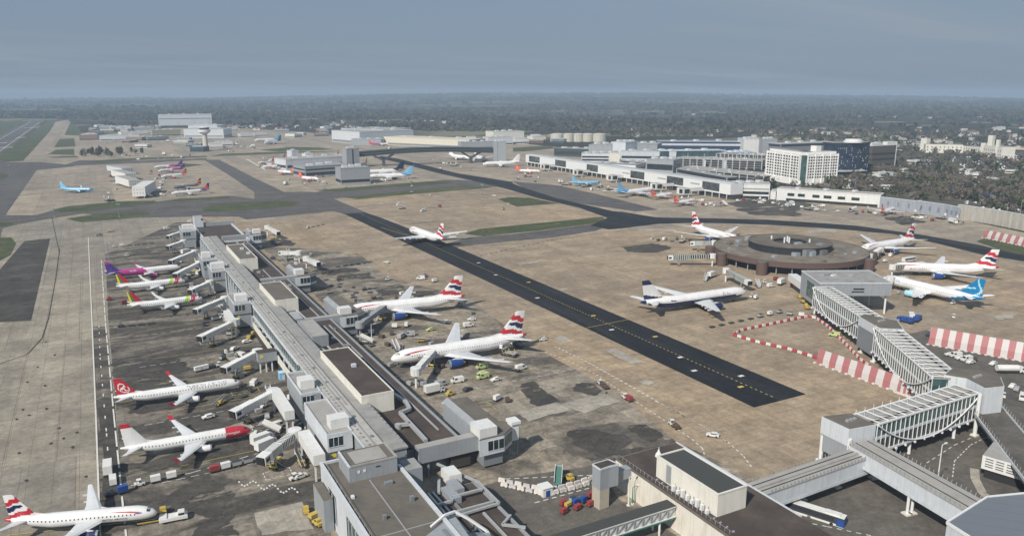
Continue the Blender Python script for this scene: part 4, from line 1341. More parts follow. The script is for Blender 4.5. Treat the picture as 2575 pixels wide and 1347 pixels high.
PROTO = {}
def airliner(key, typ, body, fin, engine, winglet=None, deco=None, wingc=None, detail=True):
    Ln, span, D, zc, ft, ch, back, (ed, el, ey, ef), tspan = TYPES[typ]
    fu = Fus(Ln, D, zc)
    root = thing(key, 'airliner', 'airliner')
    ns = 54 if detail else 26
    na = 24 if detail else 14
    xs = sorted(set([fu.nl*(1-math.cos(i/9*PI/2)) for i in range(10)]+[fu.nl+(Ln-fu.nl)*i/ns for i in range(ns+1)]+[Ln*q_ for q_ in (.115, .185, .2, .205, .255)]))
    mb = MB()
    rings = [[fu.pt(x, 2*PI*j/na) for j in range(na)] for x in xs]
    bf = BODY[body]
    for i in range(len(xs)-1):
        xm = (xs[i]+xs[i+1])/2
        for j in range(na):
            a = 2*PI*(j+.5)/na
            mb.add([rings[i][j], rings[i][(j+1) % na], rings[i+1][(j+1) % na], rings[i+1][j]], [(0, 1, 2, 3)], bf(xm/Ln, math.sin(a), a))
    mb.add(rings[-1], [tuple(range(na))], AGREY)
    # belly fairing
    bx = Ln*.5
    fm = bf(.5, -1, 0)
    for k_ in range(8):
        u0, u1 = k_/8, (k_+1)/8
        def sec(u):
            x = Ln/2-(Ln*.36+Ln*.26*u)
            w_ = D*.52*math.sin(PI*min(1, max(0, u)))**.5+.05
            return [(x, w_*math.cos(a), zc-D*.30-(D*.27)*math.sin(a)*math.sin(PI*u)**.5) for a in (0, PI/4, PI/2, 3*PI/4, PI)]
        A_, B_ = sec(u0), sec(u1)
        mb.add(A_+B_, [(i, i+1, 6+i, 5+i) for i in range(4)], fm)
    o = mb.build('fuselage', root, smooth=True)
    # merge so that shading runs smoothly across faces
    import bmesh
    bm = bmesh.new(); bm.from_mesh(o.data)
    bmesh.ops.remove_doubles(bm, verts=bm.verts, dist=.002)
    bm.to_mesh(o.data); bm.free()
    wx = Ln/2-Ln*.355
    for side in (1, -1):
        mb = MB()
        tip = wing_mesh(mb, wx, zc-D*.28, D*.35, ch, span/2, ch*.2, back, span*.055, ch*.125, side, wingc or AG)
        for fy in (.3, .52, .72):
            y = D*.35+(span/2-D*.35)*fy
            xx = wx-back*fy-ch*(.56-.34*fy)
            zz_ = zc-D*.28+span*.055*fy**1.25-.25
            mb.bar((xx+.8, side*y, zz_), (xx-ch*.22, side*y, zz_-.05), .35*ch/7, .42*ch/7, wingc or AG)
        w = mb.build('wing', root)
        if winglet:
            t0 = Vector(tip[0]); t3 = Vector(tip[3])
            m2 = MB()
            hh = ch*.25
            u0 = t0+Vector((-hh*.75, side*hh*.35, hh)); u3 = t3+Vector((-hh*.7, side*hh*.35, hh))
            m2.add([t0, t3, u3, u0, t0+Vector((0, side*.12, 0)), t3+Vector((0, side*.12, 0)), u3+Vector((0, side*.1, 0)), u0+Vector((0, side*.1, 0))],
                   [(0, 1, 2, 3), (7, 6, 5, 4), (0, 4, 5, 1), (1, 5, 6, 2), (2, 6, 7, 3), (3, 7, 4, 0)], winglet)
            m2.build('winglet', w)
        # engine
        ex, ez = wx-back*((ey-D*.35)/(span/2-D*.35))+ef, zc-D*.28-ed*.62+span*.012
        ez = max(ez, ed*.5+.45)
        mb = MB()
        prof = [(.0, .40), (.0, .47), (.12, .5), (.45, .5), (.75, .44), (1.0, .34), (1.0, .22), (1.22, .08)]
        n = 18
        rg = [[(ex-el*a, side*ey+ed*b*math.cos(2*PI*j/n), ez+ed*b*math.sin(2*PI*j/n)) for j in range(n)] for a, b in prof]
        ms = [ASILV, ASILV, engine, engine, engine, ASILV, ASILV]
        for k_ in range(len(prof)-1):
            mb.add(rg[k_]+rg[k_+1], [(j, (j+1) % n, n+(j+1) % n, n+j) for j in range(n)], ms[k_])
        fan = [(ex-el*.14, p[1], p[2]) for p in rg[0]]
        mb.add(rg[0]+fan, [(j, (j+1) % n, n+(j+1) % n, n+j) for j in range(n)], ASILV)
        mb.add(fan, [tuple(range(n))], AHOLE)
        eo = mb.build('engine', root, smooth=False)
        mb = MB()
        pz = zc-D*.24+span*.012
        mb.add([(ex-el*.25, side*ey-.2, ez+ed*.48), (ex-el*.25, side*ey+.2, ez+ed*.48), (ex-el*1.05, side*ey+.25, ez+ed*.3), (ex-el*1.05, side*ey-.25, ez+ed*.3),
                (ex-el*.55, side*ey-.2, pz), (ex-el*.55, side*ey+.2, pz), (ex-el*1.5, side*ey+.2, pz), (ex-el*1.5, side*ey-.2, pz)],
               [(0, 1, 5, 4), (1, 2, 6, 5), (2, 3, 7, 6), (3, 0, 4, 7), (4, 5, 6, 7)], AW)
        mb.build('pylon', eo)
        # tailplane
        mb = MB()
        wing_mesh(mb, -Ln/2+ch*.98, zc+D*.22, D*.14, ch*.62, tspan/2, ch*.22, ch*.72, tspan*.05, ch*.07, side, wingc or AG, .5)
        mb.build('tailplane', root)
        # main gear
        mb = MB()
        gx, gy = wx-ch*.62, D*.95
        mb.tube((gx, side*gy, zc-D*.35), (gx, side*gy, .6), .16*D/4, STEELG)
        for dx in ((0,) if Ln < 50 else (-1.45, 0, 1.45)):
            for dy in (-.45, .45):
                rr = .55*(D/4)**.5
                mb.tube((gx+dx, side*gy+dy*D/4-.17, rr), (gx+dx, side*gy+dy*D/4+.17, rr), rr, RUBBER, 12)
        mb.build('main_gear', root)
    # fin
    x_le = -Ln/2+ch*1.22
    fz0 = zc+D*.40
    H_ = ft-fz0
    cr, ct, bk = ch*1.02, ch*.36, ch*.80
    fm = FINS[fin]
    nh, nc = (22, 14) if detail else (8, 6)
    mb = MB()
    def fpt(h, c, side):
        x = x_le-bk*h-(cr+(ct-cr)*h)*c
        th = .045*(cr+(ct-cr)*h)*math.sin(PI*min(1, max(0, c))**.7)+.03
        return (x, side*th, fz0+H_*h)
    for side in (1, -1):
        for i in range(nh):
            for j in range(nc):
                q_ = [fpt(i/nh, j/nc, side), fpt(i/nh, (j+1)/nc, side), fpt((i+1)/nh, (j+1)/nc, side), fpt((i+1)/nh, j/nc, side)]
                mb.add(q_, [(0, 1, 2, 3)], fm((i+.5)/nh, (j+.5)/nc))
    mb.add([fpt(1, j/nc, s_) for s_ in (1, -1) for j in range(nc+1)], [(j, j+1, nc+2+j, nc+1+j) for j in range(nc)], fm(.99, .5))
    mb.add([(x_le+ch*.55, 0, fz0-.02), (x_le, .12, fz0), (x_le-bk*.16, .1, fz0+H_*.16), (x_le, -.12, fz0), (x_le-bk*.16, -.1, fz0+H_*.16)], [(0, 1, 2), (0, 4, 3), (0, 2, 4)], fm(.1, .05))
    mb.build('tail_fin', root)
    # cockpit glass
    mb = MB()
    xa, xb = D*.30, D*.56
    for s_ in (1, -1):
        for a0, a1 in ((R(40), R(62)), (R(63), R(88))):
            sa = [a0, a1] if s_ > 0 else [PI-a0, PI-a1]
            mb.add([fu.pt(xb, sa[0], .03), fu.pt(xb, sa[1], .03), fu.pt(xa+.1, sa[1], .03), fu.pt(xa+.25, sa[0], .03)], [(0, 1, 2, 3)], AWIN)
    mb.build('cockpit_window', root)
    if detail:
        mb = MB()
        k_ = Ln*.13
        while k_ < Ln*.87:
            for s_ in (1, -1):
                r_, z_ = fu.sec(k_)
                a0 = .34/r_
                a1 = .74/r_
                aa = (a0, a1) if s_ > 0 else (PI-a0, PI-a1)
                mb.add([fu.pt(k_, aa[0], .02), fu.pt(k_+.3, aa[0], .02), fu.pt(k_+.3, aa[1], .02), fu.pt(k_, aa[1], .02)], [(0, 1, 2, 3)], AWIN)
            k_ += 1.0 if Ln < 50 else 1.1
        mb.build('cabin_windows', root)
        for xd in (.10, .32, .62, .86) if Ln > 42 else (.115, .86):
            for s_ in (1, -1):
                x = Ln*xd
                mb = MB()
                r_, z_ = fu.sec(x)
                aa = (-.5/r_, 1.4/r_) if s_ > 0 else (PI+.5/r_, PI-1.4/r_)
                for x0_, x1_, q0, q1 in ((x, x+.06, aa[0], aa[1]), (x+.9, x+.96, aa[0], aa[1])):
                    mb.add([fu.pt(x0_, q0, .015), fu.pt(x1_, q0, .015), fu.pt(x1_, q1, .015), fu.pt(x0_, q1, .015)], [(0, 1, 2, 3)], AGREY)
                mb.build('door', root)
    mb = MB()
    mb.tube((Ln/2-D*1.35, 0, zc-D*.4), (Ln/2-D*1.35, 0, .45), .13, STEELG)
    for dy in (-.3, .3):
        mb.tube((Ln/2-D*1.35, dy-.12, .45), (Ln/2-D*1.35, dy+.12, .45), .45, RUBBER, 12)
    mb.build('nose_gear', root)
    if deco:
        mb = MB()
        deco(mb, fu)
        if mb.v:
            mb.build('lettering', root)
    root['zc'] = zc
    PROTO[key] = root
    return root

def deco_flag(mb, fu):
    k_ = fu.D/4
    x = fu.D*.85
    ribbon(mb, fu, [(x, 1.0*k_, 1.05*k_), (x+1.2*k_, .95*k_, 1.25*k_), (x+3*k_, 1.1*k_, 1.5*k_), (x+5.5*k_, 1.35*k_, 1.6*k_), (x+8*k_, 1.55*k_, 1.58*k_)], ARED)
    ribbon(mb, fu, [(x-.1*k_, .75*k_, .9*k_), (x+1.0*k_, .62*k_, .9*k_), (x+1.6*k_, .8*k_, .95*k_)], ABLUE)
    fus_text(mb, fu, 'BRITISH AIRWAYS', .8*k_, fu.D*1.75, -.62*k_, ANAVY)
def deco_turk(mb, fu):
    fus_text(mb, fu, 'TURKISH AIRLINES', 1.75, 5.2, .85, AGREY)
    for i in range(12):
        x = fu.L*.55+i*.42
        ribbon(mb, fu, [(x, -.9+.3*math.sin(i), -.55+.3*math.sin(i)), (x+.3, -.6, -.2)], AG)
def deco_nor(mb, fu):
    fus_text(mb, fu, 'norwegian', 1.3, 3.6, .1, AW)
def deco_easy(mb, fu):
    fus_text(mb, fu, 'easyJet', 3.2, 5.0, -.45, AORG)
def deco_wizz(mb, fu):
    fus_text(mb, fu, 'WIZZ', 1.5, fu.L*.60, .5, AW)
def deco_tap(mb, fu):
    fus_text(mb, fu, 'TAP', 1.6, fu.L*.135, .1, AW)
def deco_navy(mb, fu):
    fus_text(mb, fu, 'EL AL', 2.2, fu.L*.19, .5, ANAVY)
    ribbon(mb, fu, [(fu.L*.70, .6, .95), (fu.L*.73, .75, 1.3), (fu.L*.75, .95, 1.5)], ANAVY)
def deco_norse(mb, fu):
    fus_text(mb, fu, 'NORSE', 1.6, fu.L*.14, .5, ATEAL)
def deco_tui(mb, fu):
    fus_text(mb, fu, 'TUI', 2.2, fu.L*.16, .3, ARED)

AIR = []
def place_air(key, nose, tail, label, group=None, zn=None, zt=None, first={}, typ=None, ang=None):
    root = PROTO[key]
    zc = root['zc']
    a, b = g(*nose, zn or zc*.95), g(*tail, zt or zc*1.2)
    d = a-b
    rz = math.atan2(d.y, d.x) if ang is None else ang
    c = (a+b)/2
    if key not in first:
        first[key] = 1
        root.location = (c.x, c.y, .3)
        root.rotation_euler = (0, 0, rz)
        root['label'] = label
        if group:
            root['group'] = group
        o = root
    else:
        o = copy_thing(root, (c.x, c.y, .3), rz, label, group)
        if not group and 'group' in o:
            del o['group']
    o.name = 'airliner'
    AIR.append((o, label))
    return o

airliner('p_flag_n', 'narrow', 'flag', 'flag', ANAVY, None, deco_flag)
airliner('p_flag_w', 'wide', 'flag_pale', 'flag', ABLUE, None, deco_flag, wingc=AG)
airliner('p_turk', 'long', 'white', 'redbird', AW, ARED, deco_turk)
airliner('p_nor', 'jet', 'rednose', 'redtip', AW, ARED, deco_nor)
airliner('p_tap', 'narrow', 'tap', 'stripes', AW, AW, deco_tap)
airliner('p_wizz', 'long', 'wizz', 'purple', APINK, APINK, deco_wizz)
airliner('p_navy', 'stretch', 'navybelly', 'navytop', ANAVY, None, deco_navy, wingc=AG)
airliner('p_norse', 'dream', 'norse', 'waves', ACYAN, None, deco_norse, wingc=AW)
airliner('p_sky', 'jet', 'sky', 'sky', ASKYD, ASKY, deco_tui, detail=False)
airliner('p_skyw', 'dream', 'skywhite', 'sky', AW, None, deco_tui, detail=False)
airliner('p_easy', 'narrow', 'orange', 'orange', AORG, AORG, deco_easy, detail=False)
airliner('p_purp', 'long', 'wizz', 'purple', APINK, APINK, None, detail=False)
airliner('p_sun', 'long', 'orpurp', 'orpurp', AW, AORG, None, detail=False)
airliner('p_dark', 'narrow', 'dark', 'redyel', AGREY, None, None, detail=False)
airliner('p_white', 'wide', 'white', 'white', AW, None, None, detail=False)
airliner('p_dtail', 'wide', 'darktail', 'dark', AMID, None, None, detail=False)
airliner('p_pink', 'long', 'pink', 'blank_orange', APINK, None, None, detail=False)

GA, GB = 'airliners parked at the long pier', 'airliners parked around the round satellite'
place_air('p_flag_n', (392, 1288), (15, 1312), 'white airliner with flag fin and navy belly taxiing in the bottom left corner')
place_air('p_nor', (628, 1081), (306, 1132), 'white airliner with bright red nose and red winglets parked left of the pier', GA)
place_air('p_turk', (604, 962), (287, 1003), 'white airliner with red fin bearing a white bird roundel left of the pier', GA)
place_air('p_tap', (510, 750), (320, 770), 'nearer of the two green and red nosed airliners with striped fins by the pier', GA)
place_air('p_tap', (466, 706), (293, 722), 'green and red nosed airliner between its striped-fin twin and the magenta airliner', GA)
place_air('p_wizz', (455, 672), (264, 689), 'white, magenta and purple airliner parked at the far left side of the pier', GA)
place_air('p_flag_w', (981, 903), (1325, 845), 'large white airliner with flag fin and blue engines, nearest one right of the pier', GA)
place_air('p_flag_w', (872, 782), (1166, 748), 'large white flag-fin airliner with its nose hidden behind the pier gate room', GA)
place_air('p_flag_w', (1030, 576), (1120, 605), 'large white flag-fin airliner taxiing away on the black taxiway')
place_air('p_flag_w', (1853, 603), (1744, 570), 'white flag-fin airliner with its nose at the left rim of the round satellite', GB)
place_air('p_navy', (1876, 733), (1608, 765), 'white airliner with navy belly and navy fin top in front of the round satellite', GB)
place_air('p_flag_w', (2163, 627), (2302, 601), 'white flag-fin airliner with one wing raised behind the right rim of the round satellite', GB)
place_air('p_flag_w', (2243, 672), (2506, 676), 'long white flag-fin airliner side-on at the right of the round satellite', GB)
place_air('p_norse', (2211, 698), (2486, 758), 'white airliner with deep blue wave-patterned tail beside the grey bridge head', GB)
GC, GD = 'airliners on the far stands', 'orange-tailed airliners at the far piers'
place_air('p_sky', (237, 477), (148, 475), 'light blue airliner alone on the far left apron', GC)
place_air('p_purp', (385, 421), (464, 414), 'magenta and purple airliner, farthest of the row beside the far stand shed', GC)
place_air('p_purp', (392, 431), (472, 422), 'magenta and purple airliner between its twin and the orange-tailed one', GC)
place_air('p_easy', (402, 445), (474, 437), 'orange-tailed airliner next to two magenta ones on the far left apron', GD)
place_air('p_dark', (434, 473), (510, 463), 'dark airliner with red and yellow fin on the far left apron', GC)
place_air('p_sun', (430, 487), (530, 476), 'long white airliner with purple and orange tail on the far left apron', GC)
place_air('p_easy', (820, 452), (733, 443), 'orange-tailed airliner side-on before the far grey pier building', GD)
place_air('p_skyw', (930, 444), (1035, 438), 'large white and sky blue airliner right of the far grey pier building', GC)
place_air('p_dtail', (938, 433), (992, 428), 'dark-tailed airliner behind the big sky blue one under the far bridge', GC)
place_air('p_easy', (900, 416), (926, 408), 'orange-tailed airliner seen beneath the left end of the far bridge', GD)
for n_, t_, lb in (((640, 412), (700, 404), 'foremost of the orange-tailed airliners bunched left of the far grey pier'), ((655, 421), (722, 415), 'orange-tailed airliner nearest the white kerb in the bunch left of the far grey pier'),
                   ((820, 395), (862, 386), 'orange-tailed airliner left of the far bridge tower'), ((745, 402), (795, 396), 'orange-tailed airliner in the middle of the bunch behind the far grey pier')):
    place_air('p_easy', n_, t_, lb, GD)
for n_, t_, lb in (((672, 404), (722, 398), 'orange-tailed airliner at the back of the bunch left of the far grey pier'), ((770, 418), (838, 424), 'orange-tailed airliner half hidden behind the low grey wing of the far pier'), ((688, 430), (752, 434), 'orange-tailed airliner by the left end of the side-on one at the far grey pier'), ((842, 400), (880, 404), 'orange-tailed airliner immediately left of the far bridge tower')):
    place_air('p_easy', n_, t_, lb, GD)
place_air('p_dtail', (648, 361), (724, 352), 'white airliner with dark tail beyond the control tower', GC)
place_air('p_skyw', (640, 353), (705, 349), 'pale blue airliner parked behind the dark-tailed one beyond the control tower', GC)
place_air('p_white', (1205, 413), (1318, 407), 'large plain white airliner by the right tower of the far bridge', GC)
place_air('p_white', (1168, 396), (1140, 391), 'plain white airliner pointing at us beneath the far bridge', GC)
place_air('p_white', (1216, 399), (1196, 392), 'plain white airliner right of the bridge pillar, behind the larger white one', GC)
place_air('p_easy', (1358, 431), (1297, 428), 'orange-tailed airliner left of the light blue one by the white pier', GD)
place_air('p_sky', (1508, 459), (1438, 460), 'light blue airliner parked by the middle of the white pier', GC)
place_air('p_skyw', (1640, 477), (1556, 484), 'white airliner with blue tail nosing in to the white pier', GC)
place_air('p_easy', (1696, 488), (1632, 494), 'orange-tailed airliner between the blue-tailed one and its own twin by the white pier', GD)
place_air('p_easy', (1755, 503), (1686, 511), 'orange-tailed airliner nearest the black taxiway by the white pier', GD)
place_air('p_easy', (2252, 524), (2212, 534), 'orange-tailed airliner on the right stands before the curved concrete wall', GD)
place_air('p_pink', (980, 362), (925, 362), 'magenta airliner parked before the long cream cargo shed', GC)
place_air('p_easy', (940, 360), (905, 352), 'orange-tailed airliner beside the magenta one before the cargo sheds', GD)
place_air('p_white', (608, 315), (588, 321), 'white airliner parked right of the hangar, nearer it than its lone twin', GC)
place_air('p_white', (688, 311), (668, 317), 'white airliner alone right of the hangar, tail standing above the trees', GC)
# ------------------------------------------------------------------ farther buildings
def ztop(base, ytop):
    """height of something whose foot is at a place in the photograph and whose top shows at row ytop"""
    b = g(*base)
    f = b.x*SPH+b.y*CPH
    k = (CYP-ytop)/FPX
    dy = math.cos(TH)+k*math.sin(TH)
    dz = -math.sin(TH)+k*math.cos(TH)
    return HC+f/dy*dz

def frontage(pl, pr, depth):
    """footprint behind a front line seen from left to right"""
    a, b = g(*pl), g(*pr)
    d = (b-a).normalized()
    n = Vector((-d.y, d.x, 0))
    if n.dot(a) < 0:
        n = -n
    return a, b, n, [(p.x, p.y) for p in (a, b, b+n*depth, a+n*depth)]

def block(name, label, pl, pr, depth, ytop, wall, roof, cat='building', bands=None, grid=None, group=None, cap=None, zt=None, T=None, z0=0, extra=None):
    """a flat-roofed building: wall, roof with an edge, bands of glazing or a grid of windows on the face towards us and the left end"""
    a, b, n, q = frontage(pl, pr, depth)
    z1 = zt or max(3., ztop(pl, ytop))
    org = (a.x, a.y, 0)
    T = T or thing(name, label, cat, org, 0, group)
    org = tuple(T.location)
    m = MB(); m.prism(q, z0, z1, wall); m.build('wall', T, org)
    c_ = Vector((sum(p[0] for p in q)/4, sum(p[1] for p in q)/4, 0))
    m = MB()
    m.prism([(c_.x+(p[0]-c_.x)*.97, c_.y+(p[1]-c_.y)*.97) for p in q], z1+.01, z1+.4, roof)
    for i in range(4):
        m.bar((*q[i], z1+.1), (*q[(i+1) % 4], z1+.1), .6, .9, cap or wall)
    for k_ in range(3):
        u, v = .2+.27*k_, .35+.2*((k_*7) % 3)
        p = Vector((*q[0], 0))+(b-a)*u+n*depth*v
        s_ = min(depth*.12, 4)
        m.box(p.x-s_, p.y-s_, z1+.4, p.x+s_, p.y+s_, z1+.4+min(3, z1*.15), CLAD_L)
    m.build('roof', T, org)
    d = (b-a).normalized()
    ln = (b-a).length
    faces = [(a, d, -n, ln), (a, n, -d, depth)]
    if (b-a).length and (a+b).dot(d) < 0:
        faces[1] = (b, n, d, depth)
    if bands:
        for z, h, mm in bands:
            m = MB()
            for o_, dd_, nn_, l_ in faces:
                p, r_ = o_+dd_*l_*.02+nn_*.12, o_+dd_*l_*.98+nn_*.12
                m.add([(p.x, p.y, z), (r_.x, r_.y, z), (r_.x, r_.y, z+h), (p.x, p.y, z+h)], [(0, 1, 2, 3)], mm)
            m.build('window', T, org)
    if grid:
        nx, nz, zb, gm, ww, hh = grid
        for o_, dd_, nn_, l_ in faces:
            k_ = max(2, int(nx*l_/ln))
            m = MB()
            for i in range(k_):
                for j in range(nz):
                    p = o_+dd_*l_*((i+.5-ww/2)/k_)+nn_*.15
                    r_ = o_+dd_*l_*((i+.5+ww/2)/k_)+nn_*.15
                    z = zb+(z1-zb-1.5)*j/nz
                    m.add([(p.x, p.y, z), (r_.x, r_.y, z), (r_.x, r_.y, z+hh), (p.x, p.y, z+hh)], [(0, 1, 2, 3)], gm)
            m.build('window_rows', T, org)
    if extra:
        extra(T, a, b, n, z1, org)
    return T

def wins(T, org, quads, mm, name='window'):
    """each window its own part; past a hundred of them the rest are one part"""
    for q_ in quads[:100]:
        m = MB(); m.add(q_, [(0, 1, 2, 3)], mm); m.build(name, T, org)
    if len(quads) > 100:
        m = MB()
        for q_ in quads[100:]:
            m.add(q_, [(0, 1, 2, 3)], mm)
        m.build(name, T, org)['kind'] = 'stuff'

def hang(T, a, b, n, z1, org):
    m = MB()
    for u0, u1 in ((.05, .365), (.37, .66), (.665, .95)):
        p, r_ = a+(b-a)*u0-n*.6, a+(b-a)*u1-n*.6
        m.add([(p.x, p.y, 6), (r_.x, r_.y, 6), (r_.x, r_.y, z1*.66), (p.x, p.y, z1*.66)], [(0, 1, 2, 3)], CLAD_L)
    m.build('hangar_door', T, org)
    m = MB()
    p, r_ = a+(b-a)*.02-n*.5, a+(b-a)*.98-n*.5
    m.add([(p.x, p.y, z1*.68), (r_.x, r_.y, z1*.68), (r_.x, r_.y, z1*.74), (p.x, p.y, z1*.74)], [(0, 1, 2, 3)], CLAD_D)
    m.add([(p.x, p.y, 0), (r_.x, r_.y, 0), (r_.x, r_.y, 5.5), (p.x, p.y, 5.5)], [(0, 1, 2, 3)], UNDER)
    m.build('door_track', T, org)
block('hangar', 'huge pale grey hangar with wide white doors on the far side of the airfield', (400, 321), (534, 319), 120, 290, CLAD_L, ROOF_P, 'hangar', extra=hang)
block('grey_hangar', 'stepped light grey hangar just behind the control tower', (463, 347), (563, 347), 60, 325, CLAD_L, ROOF_P, 'hangar', bands=[(3, 3, CLAD_D)])
block('grey_hangar', 'taller back part of grey hangar with a pale gable left of the control tower', (475, 341), (548, 341), 50, 316, CLAD_L, CLAD_L, 'hangar')

CT = g(518, 379)
TW_ = thing('control_tower', 'white control tower with round cab on a tapering concrete shaft', 'control tower', CT)
zt_ = ztop((518, 379), 318)
def ctp(name, fn, parent=TW_):
    m = MB(); fn(m)
    return m.build(name, parent)
ctp('shaft', lambda m: m.lathe([(7.2, 0), (5.2, 5), (4.6, zt_*.62), (5.5, zt_*.70)], (0, 0, 0), mat('concrete shaft', (.5, .47, .4), .8, var=.06), 20))
cabo = ctp('cab', lambda m: m.lathe([(5.4, zt_*.69), (11.6, zt_*.78), (11.8, zt_*.86), (9.2, zt_*.87)], (0, 0, 0), STEELW, 24))
ctp('window', lambda m: m.lathe([(8.6, zt_*.87), (10.2, zt_*.95)], (0, 0, 0), GLASS, 24), cabo)
ctp('roof', lambda m: (m.lathe([(10.6, zt_*.95), (10.6, zt_*.975), (3, zt_), (.01, zt_)], (0, 0, 0), STEELW, 24), m.tube((0, 0, zt_), (0, 0, zt_+5), .2, STEELG), m.tube((2, 1, zt_), (2, 1, zt_+3), .15, STEELG)), cabo)
block('tower_annex', 'dark low building at the foot of the control tower', (478, 382), (512, 382), 30, 370, mat('dark teal cladding', (.04, .07, .085), .5), ROOF_G, bands=[(2, 2, GLASS)])
block('tower_annex', 'white low building right of the foot of the control tower', (526, 374), (560, 373), 24, 362, WHITEP, ROOF_P, bands=[(1.5, 1.6, GLASS)])

rl = random.Random(4)
# the low sheds on the far side
SHEDS = [((251, 354), (352, 352), 40, 342, CLAD_L, ROOF_P, 'long low shed with a pale roof on the far left apron'),
         ((200, 353), (246, 352), 40, 340, mat('brick wall', (.24, .16, .13), .85, var=.15), ROOF_G, 'brown brick building left of the long low shed'),
         ((275, 327), (330, 326), 60, 319, WHITEP, ROOF_P, 'white shed before the woods left of the hangar'),
         ((340, 332), (388, 331), 60, 322, CLAD, ROOF_G, 'grey shed immediately left of the hangar'),
         ((305, 341), (372, 339), 40, 333, CREAM, ROOF_P, 'cream shed behind the long low shed'),
         ((384, 343), (455, 341), 40, 328, mat('olive wall', (.26, .26, .17), .85, var=.15), ROOF_G, 'olive building under the big hangar front'),
         ((540, 367), (585, 366), 25, 357, CLAD_L, ROOF_P, 'pale shed right of the control tower base'),
         ((605, 346), (638, 345), 30, 337, CLAD_L, ROOF_P, 'small pale building under the two lone white tails'),
         ((640, 343), (672, 342), 30, 336, WHITEP, ROOF_P, 'small white building left of the wooded mound'),
         ((372, 354), (425, 352), 30, 345, CLAD_D, ROOF_G, 'dark shed right of the long low shed')]
WORDS = ['white', 'grey', 'cream', 'brown', 'pale blue']
SM = [WHITEP, CLAD, CREAM, mat('brick wall', (.24, .16, .13)), GLASS_B]
for i in range(30):
    x, y = [(rl.uniform(205, 395), rl.uniform(322, 346)), (rl.uniform(560, 830), rl.uniform(326, 348)), (rl.uniform(290, 480), rl.uniform(352, 372)), (rl.uniform(1110, 1390), rl.uniform(346, 366))][i % 4]
    w_ = rl.uniform(14, 40)
    k_ = rl.randrange(5)
    SHEDS.append(((x, y), (x+w_, y+rl.uniform(-1, 1)), rl.uniform(12, 30), y-rl.uniform(5, 9), SM[k_], [ROOF_P, ROOF_G][i % 2], WORDS[k_]+' low building among the far sheds '+('left of the hangar', 'right of the control tower', 'in front of the long low shed', 'behind the arched bridge')[i % 4]))
for pl, pr, dp, yt, wm, rm, lb in SHEDS:
    block('shed', lb, pl, pr, dp, yt, wm, rm, 'shed', bands=[(1.2, 1.8, GLASS)], group='low sheds on the far side of the airfield')

# stepped white shed in the middle of the far left stands
RS = thing('stand_shed', 'row of stepped white sheds with a blank white end on the far left stands', 'shed', g(346, 500))
def seg(pl, pr, depth, zt, wall, roof):
    a, b, n, q = frontage(pl, pr, depth)
    m = MB(); m.prism(q, 2.5, zt, wall, roof)
    for u in (.1, .9):
        p = a+(b-a)*u
        m.tube((p.x, p.y, 0), (p.x, p.y, 2.5), .4, STEELG)
    m.build('wall', RS, tuple(RS.location))
    for r_ in range(2):
        for k_ in range(4):
            m = MB()
            p = a+(b-a)*(.15+.22*k_)-n*.12
            m.add([(p.x, p.y, zt*(.45+.28*r_)), (p.x+1.1, p.y, zt*(.45+.28*r_)), (p.x+1.1, p.y, zt*(.45+.28*r_)+1.1), (p.x, p.y, zt*(.45+.28*r_)+1.1)], [(0, 1, 2, 3)], DARK)
            m.build('window', RS, tuple(RS.location))
seg((334, 500), (367, 499), 62, 13, WHITEP, WHITEP)
seg((325, 475), (352, 473), 60, 11, WHITEP, ROOF_P)
seg((316, 455), (344, 453), 60, 10, WHITEP, ROOF_P)
seg((308, 440), (336, 438), 60, 9.5, CLAD_L, ROOF_P)

# far grey pier and its arched bridge
FPB = 'blocks of the far grey pier'
block('pier_block', 'grey block with dark ground floor at the near end of the far grey pier', (858, 466), (932, 462), 26, 424, CLAD, ROOF_G, bands=[(3, 3.5, DARK)], group=FPB)
block('pier_block', 'long low grey wing left of the near end of the far grey pier', (768, 448), (880, 440), 40, 420, CLAD, ROOF_G, bands=[(3, 4, GLASS), (10, 2, GLASS)], group=FPB)
block('pier_block', 'pale back wing of the far grey pier among the orange tails', (720, 428), (880, 417), 40, 402, CLAD_L, ROOF_P, bands=[(3, 4, GLASS)], group=FPB)
block('pier_block', 'stub wing with two white stacks at the back of the far grey pier', (770, 410), (790, 409), 20, 388, WHITEP, ROOF_P, group=FPB)
block('pier_block', 'small white block behind the orange tails at the far grey pier', (735, 400), (752, 399), 20, 380, CLAD_L, ROOF_P, group=FPB)
block('bridge_tower', 'tall grey lift tower at the left end of the arched bridge', (873, 424), (905, 422), 16, 375, CLAD, ROOF_G, 'tower', group='end towers of the arched bridge',
      extra=lambda T, a, b, n, z1, org: (lambda m: (m.add([((a+(b-a)*u-n*.1).x, (a+(b-a)*u-n*.1).y, z) for u, z in ((.44, 1), (.54, 1), (.54, z1-1), (.44, z1-1))], [(0, 1, 2, 3)], DARK), m.build('window', T, org)))(MB()))
block('bridge_tower', 'tall grey lift tower at the right end of the arched bridge', (1241, 409), (1273, 409), 16, 357, CLAD, ROOF_G, 'tower', group='end towers of the arched bridge',
      extra=lambda T, a, b, n, z1, org: (lambda m: (m.add([((a+(b-a)*u-n*.1).x, (a+(b-a)*u-n*.1).y, z) for u, z in ((.3, 1), (.36, 1), (.36, z1-1), (.3, z1-1))], [(0, 1, 2, 3)], CLAD_D), m.build('window', T, org)))(MB()))
GUNM = mat('dark bridge steel', (.07, .078, .085), .6)
A0, A1 = g(905, 419), g(1242, 408)
AB = thing('arched_bridge', 'long arched glass footbridge on forked pillars across the far taxiway', 'footbridge', A0)
dB = (A1-A0).normalized()
nB = Vector((-dB.y, dB.x, 0))
LB = (A1-A0).length
def decky(u):
    return 15.5+4.2*math.sin(PI*min(1, max(0, u)))
